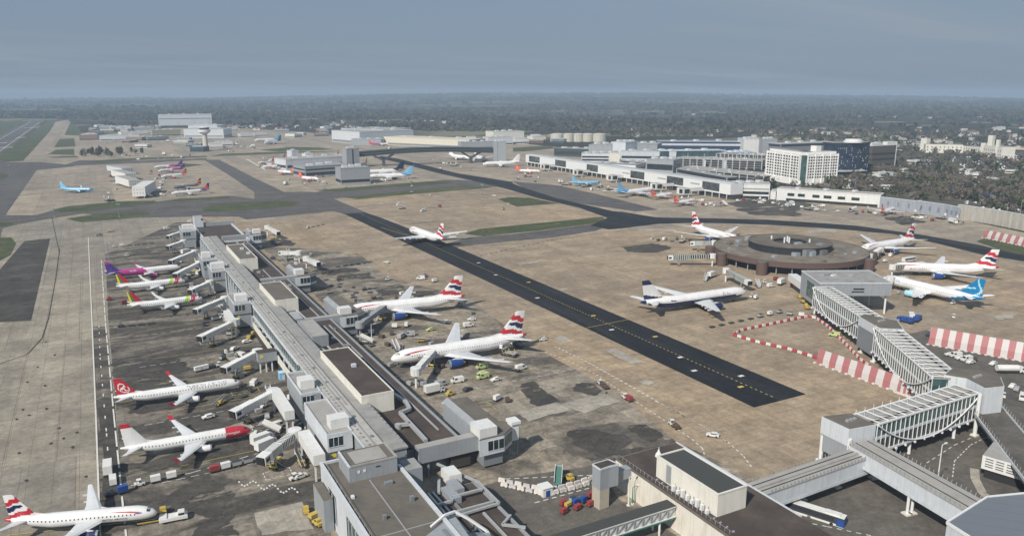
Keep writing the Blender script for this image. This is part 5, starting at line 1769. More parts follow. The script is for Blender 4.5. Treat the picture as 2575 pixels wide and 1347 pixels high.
def bpart(name, lo, hi, w, mm, n=30):
    m = MB()
    for i in range(n):
        u0, u1 = i/n, (i+1)/n
        vs_ = []
        for u in (u0, u1):
            c_ = A0+dB*LB*u
            z = decky(u)
            for s_, h in ((-1, lo), (1, lo), (1, hi), (-1, hi)):
                p = c_+nB*s_*w/2
                vs_.append((p.x, p.y, z+h))
        m.add(vs_, [(0, 1, 5, 4), (1, 2, 6, 5), (2, 3, 7, 6), (3, 0, 4, 7)], mm)
    m.build(name, AB, tuple(A0))
bpart('deck', 0, 1.5, 10, GUNM)
bpart('glazing', 1.5, 6.2, 9.4, mat('dark teal bridge glass', (.02, .032, .036), .5, lines=(4, 0, .3, .1)))
bpart('roof', 6.2, 8.2, 11, mat('dark bridge roof', (.055, .065, .066), .6, var=.1))
bpart('edge_beam', 3.9, 4.2, 9.7, STEELG)
for pb, u in ((955, .17), (1183, .82)):
    b0 = A0+dB*LB*u
    m = MB()
    z = decky(u)
    for s_ in (-1, 1):
        m.bar((b0.x+nB.x*s_*3, b0.y+nB.y*s_*3, 0), (b0.x+nB.x*s_*2, b0.y+nB.y*s_*2, z-9), 3, 3, GUNM)
        for t_ in (-1, 1):
            p = b0+dB*t_*16+nB*s_*3
            m.bar((b0.x+nB.x*s_*2, b0.y+nB.y*s_*2, z-9.2), (p.x, p.y, decky(u+t_*16/LB)), 2.2, 2.2, GUNM)
    m.build('forked_pillar', AB, tuple(A0))

# cargo sheds
block('cargo_shed', 'big light grey cargo shed at the left of the cargo row', (835, 356), (905, 362), 150, 328, CLAD_L, ROOF_P, 'cargo shed', bands=[(1, 5, CLAD_D)])
block('cargo_shed', 'grey cargo shed with higher back roof in the cargo row', (860, 352), (965, 356), 110, 324, CLAD_L, ROOF_P, 'cargo shed')
block('cargo_shed', 'low darker grey shed in front of the cargo row', (884, 365), (958, 366), 40, 350, CLAD, ROOF_P, 'cargo shed')
block('cargo_shed', 'long cream cargo shed stretching towards the arched bridge', (966, 364), (1180, 374), 60, 344, mat('cream sheet wall', (.60, .575, .48), .7, var=.05, grime=((.4, .36, .28), .3)), mat('cream roof', (.52, .50, .43), .7, var=.06), 'cargo shed', bands=[(1, 4, CLAD_D)])
MISC = [((1138, 366), (1162, 366), 30, 349, CLAD_L), ((1172, 366), (1196, 366), 30, 347, WHITEP), ((1105, 362), (1135, 362), 30, 352, WHITEP), ((1240, 352), (1318, 350), 50, 332, CREAM),
        ((1228, 366), (1290, 364), 30, 346, CLAD_L), ((1294, 362), (1330, 361), 30, 349, WHITEP), ((1340, 356), (1372, 355), 30, 344, CREAM), ((1160, 376), (1240, 374), 25, 358, CLAD)]
MLB = ['pale box building behind the middle of the arched bridge', 'white box building behind the right half of the arched bridge', 'low white hut at the end of the cream cargo shed', 'wide cream warehouse right of the arched bridge roof',
       'grey warehouse behind the right bridge tower', 'white hut right of the right bridge tower', 'cream hut left of the cream storage tanks', 'grey low row seen just over the arched bridge deck']
for (pl, pr, dp, yt, wm), lb in zip(MISC, MLB):
    block('warehouse', lb, pl, pr, dp, yt, wm, ROOF_P, 'warehouse', bands=[(1.5, 2.5, GLASS)], group='small warehouses behind the arched bridge')
# fuel tanks
for i, (px, w) in enumerate(((1401, 34), (1429, 30), (1454, 28), (1478, 30), (1507, 36))):
    b = g(px, 356)
    sc = (b.x*SPH+b.y*CPH)/FPX
    r_ = w*sc/2*1.0
    h = ztop((px, 356), 337)
    T = thing('storage_tank', ('leftmost', 'second from left', 'middle', 'second from right', 'rightmost')[i]+' of the five cream storage tanks behind the terminal', 'storage tank', b, 0, 'cream storage tanks')
    m = MB(); m.lathe([(r_, 0), (r_, h)], (0, 0, 0), mat('tank paint', (.52, .50, .43), .7, grime=((.3, .28, .22), .4)), 24); m.build('shell', T)
    m = MB(); m.lathe([(r_+.2, h), (r_*.5, h+1.6), (.01, h+2)], (0, 0, 0), mat('tank paint', (.52, .50, .43), .7), 24); m.build('roof', T)

# terminal blocks
TG = 'blocks of the terminal beyond the white pier'
TBL = [('dark green-grey glass block at the left end of the terminal', (1393, 392), (1482, 396), 40, 373, mat('dark green cladding', (.05, .065, .065), .4), ROOF_G, [(4, 5, GLASS)]),
       ('long grey block beside the dark green one in the terminal', (1480, 396), (1545, 398), 60, 364, CLAD, ROOF_G, None),
       ('tall light grey tower block of the terminal', (1540, 398), (1572, 400), 40, 357, CLAD_L, ROOF_G, None),
       ('low striped car deck block in front of the tall terminal block', (1462, 407), (1532, 408), 30, 386, CLAD_L, ROOF_G, [(2, 3, DARK), (7, 3, DARK)]),
       ('cream block joined to the striped car decks of the terminal', (1533, 409), (1558, 409), 24, 385, CREAM, ROOF_P, None),
       ('wide grey block with a flat roof right of the tall terminal block', (1573, 392), (1652, 394), 60, 362, CLAD, ROOF_G, [(6, 3, GLASS)]),
       ('long navy blue block with a pale stripe at the back of the terminal', (1650, 384), (1872, 386), 60, 357, mat('navy cladding', (.018, .035, .085), .5), CLAD, [(14, 4, CLAD_L)]),
       ('pale plant block at the right end of the navy terminal block', (1868, 388), (1918, 388), 40, 350, WHITEP, ROOF_P, None),
       ('glass-fronted hall with white roof edge in the middle of the terminal', (1660, 404), (1830, 402), 40, 381, GLASS_T, CLAD_L, [(3, 3, CLAD_L)]),
       ('white-roofed low hall above the car decks of the terminal', (1560, 402), (1700, 404), 40, 380, CLAD_L, ROOF_P, [(3, 4, GLASS)]),
       ('grey block with tall dark windows behind the white pier', (1625, 432), (1692, 436), 30, 400, CLAD, ROOF_G, [(4, 8, GLASS)]),
       ('grey stepped block behind the third window of the white pier', (1500, 424), (1600, 430), 30, 410, CLAD_D, ROOF_G, [(5, 3, WHITEP)]),
       ('low dark link block left of the grey tall-window block', (1560, 420), (1625, 426), 25, 404, CLAD, ROOF_P, [(4, 2, DARK), (8, 2, DARK)]),
       ('blue grey sheet-roofed hall left of the white hotel', (1830, 412), (1900, 412), 50, 385, GLASS_B, mat('pale blue roof', (.38, .44, .5), .5), [(4, 4, WHITEP)]),
       ('slim grey tower left of the top of the white hotel', (1915, 392), (1952, 392), 20, 350, CLAD, ROOF_G, None)]
for lb, pl, pr, dp, yt, wm, rm, bd in TBL:
    block('terminal_block', lb, pl, pr, dp, yt, wm, rm, 'terminal building', bands=bd, group=TG)
# multi-storey car parks between terminal and hotel
def decks(lb, pl, pr, depth, n, hh=3.4):
    a, b, n_, q = frontage(pl, pr, depth)
    T = thing('car_park', lb, 'car park', a, 0, 'open car park decks beside the terminal')
    for i in range(n):
        m = MB()
        m.prism(q, i*hh+2.6, i*hh+3.2, mat('deck edge concrete', (.33, .32, .30), .8))
        m.build('deck', T, tuple(T.location))
    m = MB()
    c_ = sum((Vector((*p, 0)) for p in q), Vector())/4
    m.prism([(c_.x+(p[0]-c_.x)*.96, c_.y+(p[1]-c_.y)*.96) for p in q], 0, n*hh-.9, DARK)
    for u in range(13):
        p = a+(b-a)*u/12-n_*.1
        m.box(p.x-.5, p.y-.5, 0, p.x+.5, p.y+.5, n*hh, CLAD_L)
    m.build('column', T, tuple(T.location))
    m = MB()
    for k_ in range(5):
        p = a+(b-a)*(.1+.2*k_)+n_*depth*.5
        m.tube((p.x, p.y, n*hh-.3), (p.x, p.y, n*hh+7), .2, STEELW)
    m.build('lamp_post', T, tuple(T.location))
    return T, a, b, n_, n*hh-.2
CPK = [decks('long open car park decks behind the last window of the white pier', (1695, 432), (1920, 456), 45, 2), decks('upper car park decks in front of the glass hall', (1700, 420), (1915, 428), 50, 4),
       decks('car park decks right under the blue grey hall', (1800, 412), (1925, 418), 40, 5)]
block('stair_core', 'slim white stair tower rising from the car park decks', (1769, 425), (1774, 425), 8, 404, WHITEP, ROOF_P, 'stair tower', group='white stair towers of the car parks')
block('stair_core', 'grey stair tower near the middle of the car park decks', (1818, 432), (1826, 432), 8, 404, CLAD_L, ROOF_P, 'stair tower', group='white stair towers of the car parks')
# arcade behind the white pier
block('arcade', 'grey arcade of dark arches behind the end of the white pier', (1700, 438), (1828, 462), 14, 424, CLAD, ROOF_G, 'arcade', bands=[(3, 5, DARK)])

# the long white pier
WPT = [g(1322, 388, 17.8), g(1838, 462, 17.8)]
WP = thing('white_pier', 'long white pier with big dark windows facing the light blue and orange airliners', 'airport pier', (WPT[0].x, WPT[0].y, 0))
wo = tuple(WP.location)
dW = (WPT[-1]-WPT[0]); dW.z = 0; LW = dW.length; dW.normalize()
nW = Vector((dW.y, -dW.x, 0))
if nW.x > 0:
    nW = -nW
P0 = Vector((WPT[0].x, WPT[0].y, 0))
def wq(u0, u1, off0, off1):
    return [(p.x, p.y) for p in (P0+dW*u0+nW*off0, P0+dW*u1+nW*off0, P0+dW*u1+nW*off1, P0+dW*u0+nW*off1)]
m = MB(); m.prism(wq(0, LW, 0, -18), 5.6, 17.5, mat('white pier panels', (.68, .70, .705), .5, var=.03, grime=((.45, .45, .44), .2))); m.build('wall', WP, wo)
m = MB(); m.prism(wq(-1, LW, .4, -18.4), 17.51, 17.8, mat('white pier roof', (.60, .62, .63), .6, var=.06)); m.prism(wq(2, LW, -7, -11), 17.81, 18.6, CLAD); m.build('roof', WP, wo)
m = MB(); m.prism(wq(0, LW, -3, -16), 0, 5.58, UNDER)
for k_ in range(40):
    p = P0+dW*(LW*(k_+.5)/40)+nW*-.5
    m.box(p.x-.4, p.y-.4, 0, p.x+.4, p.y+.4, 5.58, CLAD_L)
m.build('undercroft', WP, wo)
def u_of(px, py, z):
    p = g(px, py, z)
    return (Vector((p.x, p.y, 0))-P0).dot(dW)
for (x0, y0, x1, y1) in ((1343, 397, 1368, 401), (1407, 407, 1434, 411), (1487, 419, 1517, 423), (1591, 436, 1628, 441), (1680, 450, 1723, 456), (1763, 464, 1811, 470)):
    u0, u1 = u_of(x0, y0+1, 12), u_of(x1, y1+1, 12)
    m = MB(); m.prism(wq(u0, u1, .02, .5), 7.6, 16.4, glass('pier dark windows', (.05, .06, .062), .15, 3))
    m.build('window', WP, wo)
for x, y in ((1370, 430), (1453, 445), (1539, 459), (1650, 482), (1718, 495)):
    p = g(x, y)
    u = (Vector((p.x, p.y, 0))-P0).dot(dW)
    off = (Vector((p.x, p.y, 0))-P0).dot(nW)
    m = MB(); m.prism(wq(u-5.5, u+5.5, off-5, off+5), 3.4, 10.2, WHITEP, ROOF_P)
    for du in (-4.6, 4.6):
        m.prism(wq(u+du-.4, u+du+.4, off-4, off-3.2), 0, 3.38, STEELW)
    m.prism(wq(u-2, u+2, .6, off-5.02), 5.7, 9, WHITEP, ROOF_P)
    gr = m.build('gate_tower', WP, wo)
    m = MB(); m.prism(wq(u+5.52, u+5.7, off-4, off+3), 4.4, 9.2, GLASS); m.prism(wq(u-1, u+4.5, off+5.02, off+5.2), 4.4, 9.2, GLASS); m.build('window', gr, wo)
for i, x in enumerate((1385, 1465, 1548, 1650, 1728)):
    u = u_of(x, 409+i*13, 13)
    m = MB(); m.prism(wq(u-8, u+8, .02, .1), 11.4, 12.8, CLAD); m.build('sign_strip', WP, wo)
block('pier_junction', 'two-storey white block with dark window bands at the near end of the white pier', (1840, 499), (1934, 502), 26, 462, WHITEP, ROOF_P, bands=[(5.5, 3, GLASS), (0.3, 3.2, DARK), (10.5, 1.5, CLAD)])
block('pier_junction', 'white box link right of the two-storey junction block', (1936, 501), (1950, 502), 16, 481, WHITEP, ROOF_P)
def w6(T, a, b, n, z1, org):
    for x0, x1 in ((.11, .18), (.215, .285), (.36, .43), (.47, .545), (.605, .675), (.735, .81)):
        m = MB()
        p, r_ = a+(b-a)*x0-n*.3, a+(b-a)*x1-n*.3
        m.add([(p.x, p.y, 5.6), (r_.x, r_.y, 5.6), (r_.x, r_.y, 8.6), (p.x, p.y, 8.6)], [(0, 1, 2, 3)], GLASS)
        m.build('window', T, org)
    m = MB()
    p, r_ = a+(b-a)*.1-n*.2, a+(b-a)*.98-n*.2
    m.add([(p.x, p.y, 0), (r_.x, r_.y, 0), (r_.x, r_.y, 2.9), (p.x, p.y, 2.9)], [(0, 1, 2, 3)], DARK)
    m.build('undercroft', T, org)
block('low_pier', 'long low white pier arm with six small dark windows right of the junction block', (1952, 503), (2212, 522), 18, 474, WHITEP, ROOF_P, 'airport pier', extra=w6)

# curved concrete wall on the right
def wall_run(name, label, pix, ztops, mm, th=1.2, cat='wall', win=None):
    T = thing(name, label, cat, g(*pix[0]))
    m = MB()
    P = [g(*p) for p in pix]
    for a, b, z in zip(P[:-1], P[1:], ztops):
        d = (b-a).normalized()
        n = Vector((-d.y, d.x, 0))*th/2
        m.prism([a+n, b+n, b-n, a-n], 0, z, mm)
        k_ = int((b-a).length/7)
        for i in range(k_):
            p = a+(b-a)*(i/max(1, k_))
            m.box(p.x-.9, p.y-.9, 0, p.x+.9, p.y+.9, z+.25, mm)
    m.build('wall', T, tuple(T.location))
    m = MB()
    for a, b, z in zip(P[:-1], P[1:], ztops):
        m.bar((a.x, a.y, z+.3), (b.x, b.y, z+.3), th+.5, .5, CLAD_L)
    m.build('coping', T, tuple(T.location))
    if win:
        m = MB()
        for a, b, z in zip(P[:-1], P[1:], ztops):
            d = (b-a).normalized()
            n = Vector((-d.y, d.x, 0))
            if n.dot(a) > 0:
                n = -n
            for u in (.2, .5, .8):
                p = a+(b-a)*u+n*1.1
                m.add([(p.x, p.y, 4), (p.x+d.x*2, p.y+d.y*2, 4), (p.x+d.x*2, p.y+d.y*2, 8), (p.x, p.y, 8)], [(0, 1, 2, 3)], CLAD_D)
        m.build('door', T, tuple(T.location))
    return T
wall_run('blue_grey_wall', 'blue grey sheeted wall between the white pier arm and the concrete wall', [(2214, 523), (2300, 534), (2372, 545), (2410, 553)], [11, 11.5, 11.5], mat('blue grey sheeting', (.30, .33, .38), .6, lines=(5, 0, .35, .08)), win=1)
wall_run('concrete_wall', 'tall pale concrete wall curving along the right edge of the airfield', [(2408, 550), (2490, 563), (2575, 580), (2700, 610), (2850, 650)], [13, 13, 13, 13], mat('pale concrete wall', (.40, .385, .345), .85, var=.1, grime=((.24, .22, .19), .6), lines=(7, 0, .4, .05)))

# hotels
def hotel_wing(T, a, b, depth, z1, nx, nz, org, podium=True):
    d = (b-a).normalized(); n = Vector((-d.y, d.x, 0))
    if n.dot(a) < 0:
        n = -n
    ln = (b-a).length
    q = [a, b, b+n*depth, a+n*depth]
    HW = mat('hotel white render', (.80, .795, .77), .7, var=.04)
    m = MB(); m.prism(q, 0, z1, HW, ROOF_P)
    bays = 4
    for i in range(bays+1):
        p = a+d*ln*i/bays
        m.prism([p-d*.7-n*1.0, p+d*.7-n*1.0, p+d*.7+n*.1, p-d*.7+n*.1], 0, z1+.2, HW)
    m.build('wall', T, org)
    qs = []
    for j in range(nz):
        for i in range(nx):
            u = (i+.5)/nx
            p = a+d*(ln*u-ln/nx*.33)-n*.12
            r_ = a+d*(ln*u+ln/nx*.33)-n*.12
            z = 8+(z1-10)*(j+.2)/nz
            h = (z1-10)/nz*.6
            qs.append([(p.x, p.y, z), (r_.x, r_.y, z), (r_.x, r_.y, z+h), (p.x, p.y, z+h)])
    wins(T, org, qs, GLASS)
    m = MB()
    m.prism([a+d*.5+n*3, b-d*.5+n*3, b-d*.5+n*(depth-3), a+d*.5+n*(depth-3)], z1+.01, z1+3, HW, ROOF_G)
    m.build('roof', T, org)
hc = g(2014, 466)
HT = thing('white_hotel', 'white many-windowed hotel of two wings with a dark glass stairwell between them', 'hotel', hc)
hz = ztop((2014, 466), 389)
l0, l1, r0, r1 = g(1925, 451), g(2005, 466), g(2026, 466), g(2101, 463)
hotel_wing(HT, l0, l1, 24, hz, 12, 8, tuple(hc))
hotel_wing(HT, r0, r1, 24, hz, 12, 8, tuple(hc))
m = MB(); m.prism([l1+Vector((.5, .5, 0)), r0+Vector((-.2, 1, 0)), r0+Vector((12, 25, 0)), l1+Vector((12, 25, 0))], 0, hz-1, GLASS_T, ROOF_P); m.build('stair_glazing', HT, tuple(hc))
m = MB()
mid = (r0+r1)/2
m.box(mid.x-4, mid.y+8, hz+3, mid.x+5, mid.y+17, hz+10, mat('hotel white render', (.70, .69, .63)), ROOF_P); m.build('lift_house', HT, tuple(hc))
m = MB(); m.prism([l0-Vector((4, 2, 0)), l1-Vector((0, 5, 0)), l1, l0], 0, 6, mat('hotel white render', (.70, .69, .63)), ROOF_P); m.build('podium', HT, tuple(hc))
dc = g(2146, 446)
DH = thing('dark_hotel', 'dark blue glass hotel with a rounded corner right of the white hotel', 'hotel', dc)
dz_ = ztop((2146, 446), 366)
a_, b_ = g(2098, 444), g(2188, 440)
d_ = (b_-a_).normalized(); n_ = Vector((-d_.y, d_.x, 0))
if n_.dot(a_) < 0:
    n_ = -n_
lnd = (b_-a_).length
prof = [a_+n_*6]+[a_+d_*(lnd*u)+n_*(6-7.5*math.sin(PI*u)) for u in [i/14 for i in range(1, 14)]]+[b_+n_*6, b_+n_*26, a_+n_*26]
NAVYG = glass('navy curtain wall', (.022, .036, .065), .25, 4)
m = MB(); m.prism(prof, 0, dz_, NAVYG, ROOF_G); m.build('wall', DH, tuple(dc))
qs = []
rr_ = random.Random(3)
for j in range(12):
    for i in range(22):
        if rr_.random() < .2:
            u = .03+.94*(i+.5)/22
            p = a_+d_*(lnd*u)+n_*(6-7.5*math.sin(PI*u)-.3)
            z = 5+(dz_-8)*j/12
            qs.append([(p.x, p.y, z), (p.x+d_.x*1.0, p.y+d_.y*1.0, z), (p.x+d_.x*1.0, p.y+d_.y*1.0, z+1.7), (p.x, p.y, z+1.7)])
wins(DH, tuple(dc), qs, CLAD_L)
cc_ = sum(prof, Vector())/len(prof)
m = MB(); m.prism([cc_+(p-cc_)*1.04 for p in prof], dz_+.01, dz_+2.6, mat('dark roof edge', (.03, .035, .045), .5), ROOF_G); m.build('roof', DH, tuple(dc))
m = MB(); m.lathe([(13, 0), (13, 2.5), (11, 2.6), (11, 4.6), (.01, 4.8)], (cc_.x, cc_.y, dz_+2.6), STEELW, 24); m.build('roof_lounge', DH, tuple(dc))
m = MB()
for i in range(10):
    u0, u1 = i/10*.8, (i+1)/10*.8
    p, r_ = a_+d_*lnd*u0-n_*(6+3*math.sin(u0*4)), a_+d_*lnd*u1-n_*(6+3*math.sin(u1*4))
    m.add([(p.x, p.y, 7), (r_.x, r_.y, 7), (r_.x+n_.x*9, r_.y+n_.y*9, 8.5), (p.x+n_.x*9, p.y+n_.y*9, 8.5)], [(0, 1, 2, 3), (3, 2, 1, 0)], STEELW)
m.build('canopy', DH, tuple(dc))
block('office_block', 'brown block with white roof edge right of the dark glass hotel', (2188, 432), (2248, 428), 30, 367, mat('brown wall', (.09, .08, .065), .8, var=.15), ROOF_P, cap=WHITEP, bands=[(8, 3, DARK), (16, 3, DARK), (24, 3, DARK)],
      extra=lambda T, a, b, n, z1, org: (lambda m: (m.prism([a+(b-a)*.6, b, b+n*8, a+(b-a)*.6+n*8], z1+.5, z1+5, WHITEP), m.bar((b.x, b.y, 0), (b.x, b.y, z1+5), 1, 1, WHITEP), m.build('stair_tower', T, org)))(MB()))
block('office_block', 'grey flat-roofed block behind the white hotel roof', (1960, 398), (2100, 392), 30, 362, CLAD_D, ROOF_P, cap=CLAD_L, bands=[(20, 4, DARK)])
# cream mansion far right
MA = [((2326, 384), (2420, 386), 20, 363, 'left'), ((2420, 386), (2475, 392), 20, 367, 'mid'), ((2470, 396), (2516, 402), 24, 365, 'right')]
MT = thing('cream_mansion', 'long cream mansion with corner turrets among the trees at the far right', 'mansion', g(2420, 388))
for pl, pr, dp, yt, w in MA:
    a, b, n, q = frontage(pl, pr, dp)
    z1 = ztop(pl, yt)
    m = MB(); m.prism(q, 0, z1, CREAM, ROOF_P); m.build('wall', MT, tuple(MT.location))
    qs = []
    for i in range(9):
        p = a+(b-a)*((i+.4)/9)-n*.2; r_ = a+(b-a)*((i+.65)/9)-n*.2
        for z in (z1*.3, z1*.62):
            qs.append([(p.x, p.y, z), (r_.x, r_.y, z), (r_.x, r_.y, z+2.4), (p.x, p.y, z+2.4)])
    wins(MT, tuple(MT.location), qs, GLASS)
for px, py, w, yt in ((2330, 382, 6, 348), (2494, 398, 4, 341), (2512, 401, 2.5, 352), (2478, 396, 4, 360)):
    p = g(px, py)+Vector((2, 6, 0)); z1 = ztop((px, py), yt)
    m = MB(); m.box(p.x-w, p.y-w, 0, p.x+w, p.y+w, z1, CREAM, ROOF_P); m.build('turret', MT, tuple(MT.location))
# dark elevated railway on the right, and low sheds among the trees
EV = thing('railway_viaduct', 'dark raised railway deck running among the trees at the right edge', 'viaduct', g(2380, 492))
P = [g(2380, 489), g(2450, 500), (g(2520, 513)), g(2600, 530), g(2720, 560)]
m = MB()
for a, b in zip(P[:-1], P[1:]):
    m.bar((a.x, a.y, 6), (b.x, b.y, 6), 11, 3, mat('dark blue parapet', (.035, .042, .058), .6))
m.build('deck', EV, tuple(EV.location))
for a, b in zip(P[:-1], P[1:]):
    for u in (.2, .6):
        p = a+(b-a)*u
        m = MB(); m.box(p.x-1.5, p.y-1.5, 0, p.x+1.5, p.y+1.5, 4.5, CLAD); m.build('pillar', EV, tuple(EV.location))
for i in range(22):
    x, y = rl.uniform(2200, 2570), rl.uniform(352, 478)
    w_ = rl.uniform(14, 34)
    k_ = rl.randrange(4)
    if 2320 < x < 2520 and y < 404 or 2380 < x and 385 < y < 432:
        continue
    block('roadside_building', WORDS[k_]+' low roof among the trees and roads on the far right', (x, y), (x+w_, y+rl.uniform(0, 3)), rl.uniform(10, 18), y-rl.uniform(5, 9), SM[k_], ROOF_P, 'building', bands=[(1.2, 1.6, GLASS)], group='low buildings among the trees on the right')
for pl, pr, dp, yt, lb in (((2306, 414), (2346, 412), 20, 405, 'pale low pavilion among the brown trees right of the dark hotel'), ((2425, 446), (2468, 448), 16, 435, 'white-framed low building among trees near the right car park'),
                           ((2210, 452), (2245, 450), 12, 436, 'white ribbed canopy right of the dark hotel base'), ((2200, 473), (2240, 476), 14, 466, 'low pale roof between the dark hotel and the pier arm'), ((2110, 462), (2145, 464), 12, 452, 'white roofed hut in front of the dark hotel canopy')):
    block('pavilion', lb, pl, pr, dp, yt, WHITEP, ROOF_P, 'pavilion', bands=[(1.5, 2, GLASS)])
# ------------------------------------------------------------------ boarding bridges
def jet_bridge(root, head, label, zr=5.9, zh=4.4, w=2.5, glazed=False, dark=False):
    a, b = g(*root, zr), g(*head, zh)
    T = thing('boarding_bridge', label, 'boarding bridge', (a.x, a.y, 0), 0, 'boarding bridges reaching out to the stands')
    o = (a.x, a.y, 0)
    d = (b-a); ln = d.length; d.normalize()
    wm = STEELG if dark else WHITEP
    h = 2.45
    mid = a+d*ln*.52
    def part(nm, fn, parent=T):
        m = MB(); fn(m)
        return m.build(nm, parent, o)
    up = Vector((0, 0, h/2))
    part('tunnel', lambda m: (m.bar(a+d*1.5+up, mid+d*.6+up, w*.92, h*.92, GLASS if glazed else wm), [m.bar(a+d*(1.5+(ln*.5-1)*i/9)+up, a+d*(1.5+(ln*.5-1)*i/9+.35)+up, w, h, wm) for i in range(10)]))
    part('tunnel', lambda m: (m.bar(mid+up*1.02, b-d*2.6+up, w*1.08, h*1.06, GLASS_T if glazed else wm), [m.bar(mid+d*((ln*.48-2.8)*i/9)+up, mid+d*((ln*.48-2.8)*i/9+.3)+up, w*1.16, h*1.14, wm) for i in range(10)]))
    part('rotunda', lambda m: (m.lathe([(.5, 0), (.5, a.z-.3), (2.2, a.z-.3), (2.2, a.z+h+.3), (.01, a.z+h+.5)], (a.x, a.y, 0), wm, 14)))
    n = Vector((d.y, -d.x, 0)).normalized()
    def cab(m):
        c = b-d*1.2
        m.bar(c-d*1.6+up, c+d*1.8+up, w*1.35, h*1.12, wm)
        m.bar(c+d*1.82+up, c+d*2.3+up, w*1.1, h*.95, RUBBER)
    cb = part('cab', cab)
    part('window', lambda m: m.bar(b-n*(w*.70)-d*1.6+up*1.1, b-n*(w*.70)+d*.2+up*1.1, .1, 1.2, GLASS), cb)
    lp = b-d*min(7, ln*.3)
    def leg(m):
        for s_ in (-1, 1):
            p = lp+n*s_*w*.42
            m.bar((p.x, p.y, .8), (p.x, p.y, lp.z+.4), .45, .45, STEELG)
        p, q = lp+n*w*.6, lp-n*w*.6
        m.bar((p.x, p.y, .9), (q.x, q.y, .9), .6, .5, YSIGN)
    lg = part('support_leg', leg)
    for s_ in (-1, 1):
        p = lp+n*s_*w*.5
        part('wheel', lambda m: m.tube((p.x-n.x*.25, p.y-n.y*.25, .55), (p.x+n.x*.25, p.y+n.y*.25, .55), .55, RUBBER, 12), lg)
    def stair(m):
        p = b-d*3.5-n*(w*.75)
        q = b-d*7.5-n*(w*.9)
        m.bar((p.x, p.y, b.z), (q.x, q.y, .1), .9, .25, STEELG)
        for off in (-.45, .45):
            m.bar((p.x+n.x*off, p.y+n.y*off, b.z+1), (q.x+n.x*off, q.y+n.y*off, 1.1), .07, .07, STEELG)
    part('stair', stair)
    return T
for r_, h_, lb in (((742, 1098), (660, 1165), 'white boarding bridge with teal panes ahead of the red-nosed airliner'), ((688, 995), (590, 1048), 'white boarding bridge touching down between the red-finned and red-nosed airliners'),
                   ((648, 893), (566, 936), 'white boarding bridge ahead of the white bird roundel airliner'), ((592, 815), (505, 857), 'white boarding bridge on the empty stand behind the green and red nosed airliners'),
                   ((566, 757), (494, 788), 'white boarding bridge at the nose of the nearer green and red nosed airliner'), ((528, 716), (480, 738), 'short white boarding bridge at the nose of the farther green and red nosed airliner'),
                   ((502, 666), (442, 697), 'white boarding bridge sloping down to the magenta airliner nose'), ((490, 638), (430, 663), 'white boarding bridge on the empty stand beyond the magenta airliner'),
                   ((462, 612), (424, 626), 'small white boarding bridge below the farthest left gate tower'), ((458, 588), (424, 600), 'small white boarding bridge beside the farthest left gate tower'),
                   ((752, 640), (706, 640), 'white boarding bridge right of the second brown plant roof of the pier'), ((770, 655), (800, 668), 'stubby white boarding bridge at the third right gate room'),
                   ((672, 575), (700, 590), 'stubby white boarding bridge at the farthest right gate room')):
    jet_bridge(r_, h_, lb, glazed='teal' in lb)
jet_bridge((1046, 940), (1096, 884), 'white boarding bridge docked at the nearest big airliner right of the pier')
jet_bridge((905, 822), (968, 776), 'dark lattice boarding bridge docked at the big airliner with its nose hidden', dark=True)
for r_, h_, lb in (((1796, 614), (1738, 616), 'glazed boarding bridge parked left of the round satellite, upper one of two'), ((1792, 648), (1682, 652), 'long glazed boarding bridge left of the round satellite, lower one of two'),
                   ((1826, 685), (1884, 716), 'glazed boarding bridge reaching to the nose of the navy-bellied airliner'), ((2244, 676), (2320, 668), 'glazed boarding bridge along the nose of the long side-on airliner'),
                   ((2186, 648), (2216, 630), 'short boarding bridge at the raised-wing airliner right of the round satellite'), ((2238, 706), (2276, 706), 'short boarding bridge between the bridge head and the blue-tailed airliner')):
    jet_bridge(r_, h_, lb, glazed='glazed' in lb)
HK = thing('equipment_cabinet', 'white canopy-topped cabinet at the tip of the nearest right gate room', 'cabinet', (110, 205, 0))
m = MB(); m.box(109, 203.5, 5.6, 111.6, 206.5, 11.2, WHITEP); m.box(108.7, 203, 11.21, 112.1, 207, 12.2, STEELW); m.build('cabin', HK, (110, 205, 0))
for a_, b_ in ((109.2, 203.8), (111.3, 203.8), (109.2, 206.2), (111.3, 206.2)):
    m = MB(); m.box(a_-.15, b_-.15, 0, a_+.15, b_+.15, 5.58, STEELG); m.build('leg', HK, (110, 205, 0))

# ------------------------------------------------------------------ vehicles
VP = {}
def wheels(T, xs, w, r=.36):
    for x in xs:
        for s_ in (-1, 1):
            m = MB(); m.tube((x, s_*(w/2-.12), r), (x, s_*(w/2+.1), r), r, RUBBER, 10)
            m.build('wheel', T)
def side_prism(mb, prof, w, m):
    n = len(prof)
    vs_ = [(x, -w/2, z) for x, z in prof]+[(x, w/2, z) for x, z in prof]
    mb.add(vs_, [(i, (i+1) % n, n+(i+1) % n, n+i) for i in range(n)]+[tuple(range(n-1, -1, -1)), tuple(range(n, 2*n))], m)
def vehicle(key, name, cat, parts, wx, w, r=.36):
    T = thing(name, 'x', cat)
    for nm, fn in parts:
        m = MB(); fn(m); m.build(nm, T)
    wheels(T, wx, w, r)
    VP[key] = [T, False]
def pnt(n, c):
    return mat('vehicle '+n, c, .4, var=.08, spec=.5, grime=(tuple(x*.5 for x in c), .3))
VW, VY, VG, VB, VR, VK, VLG, VBG = pnt('white', (.68, .68, .66)), pnt('yellow', (.50, .37, .08)), pnt('lime', (.46, .54, .24)), pnt('blue', (.02, .07, .28)), pnt('red', (.28, .045, .045)), pnt('dark', (.05, .052, .055)), pnt('grey', (.34, .35, .36)), pnt('beige', (.5, .45, .35))
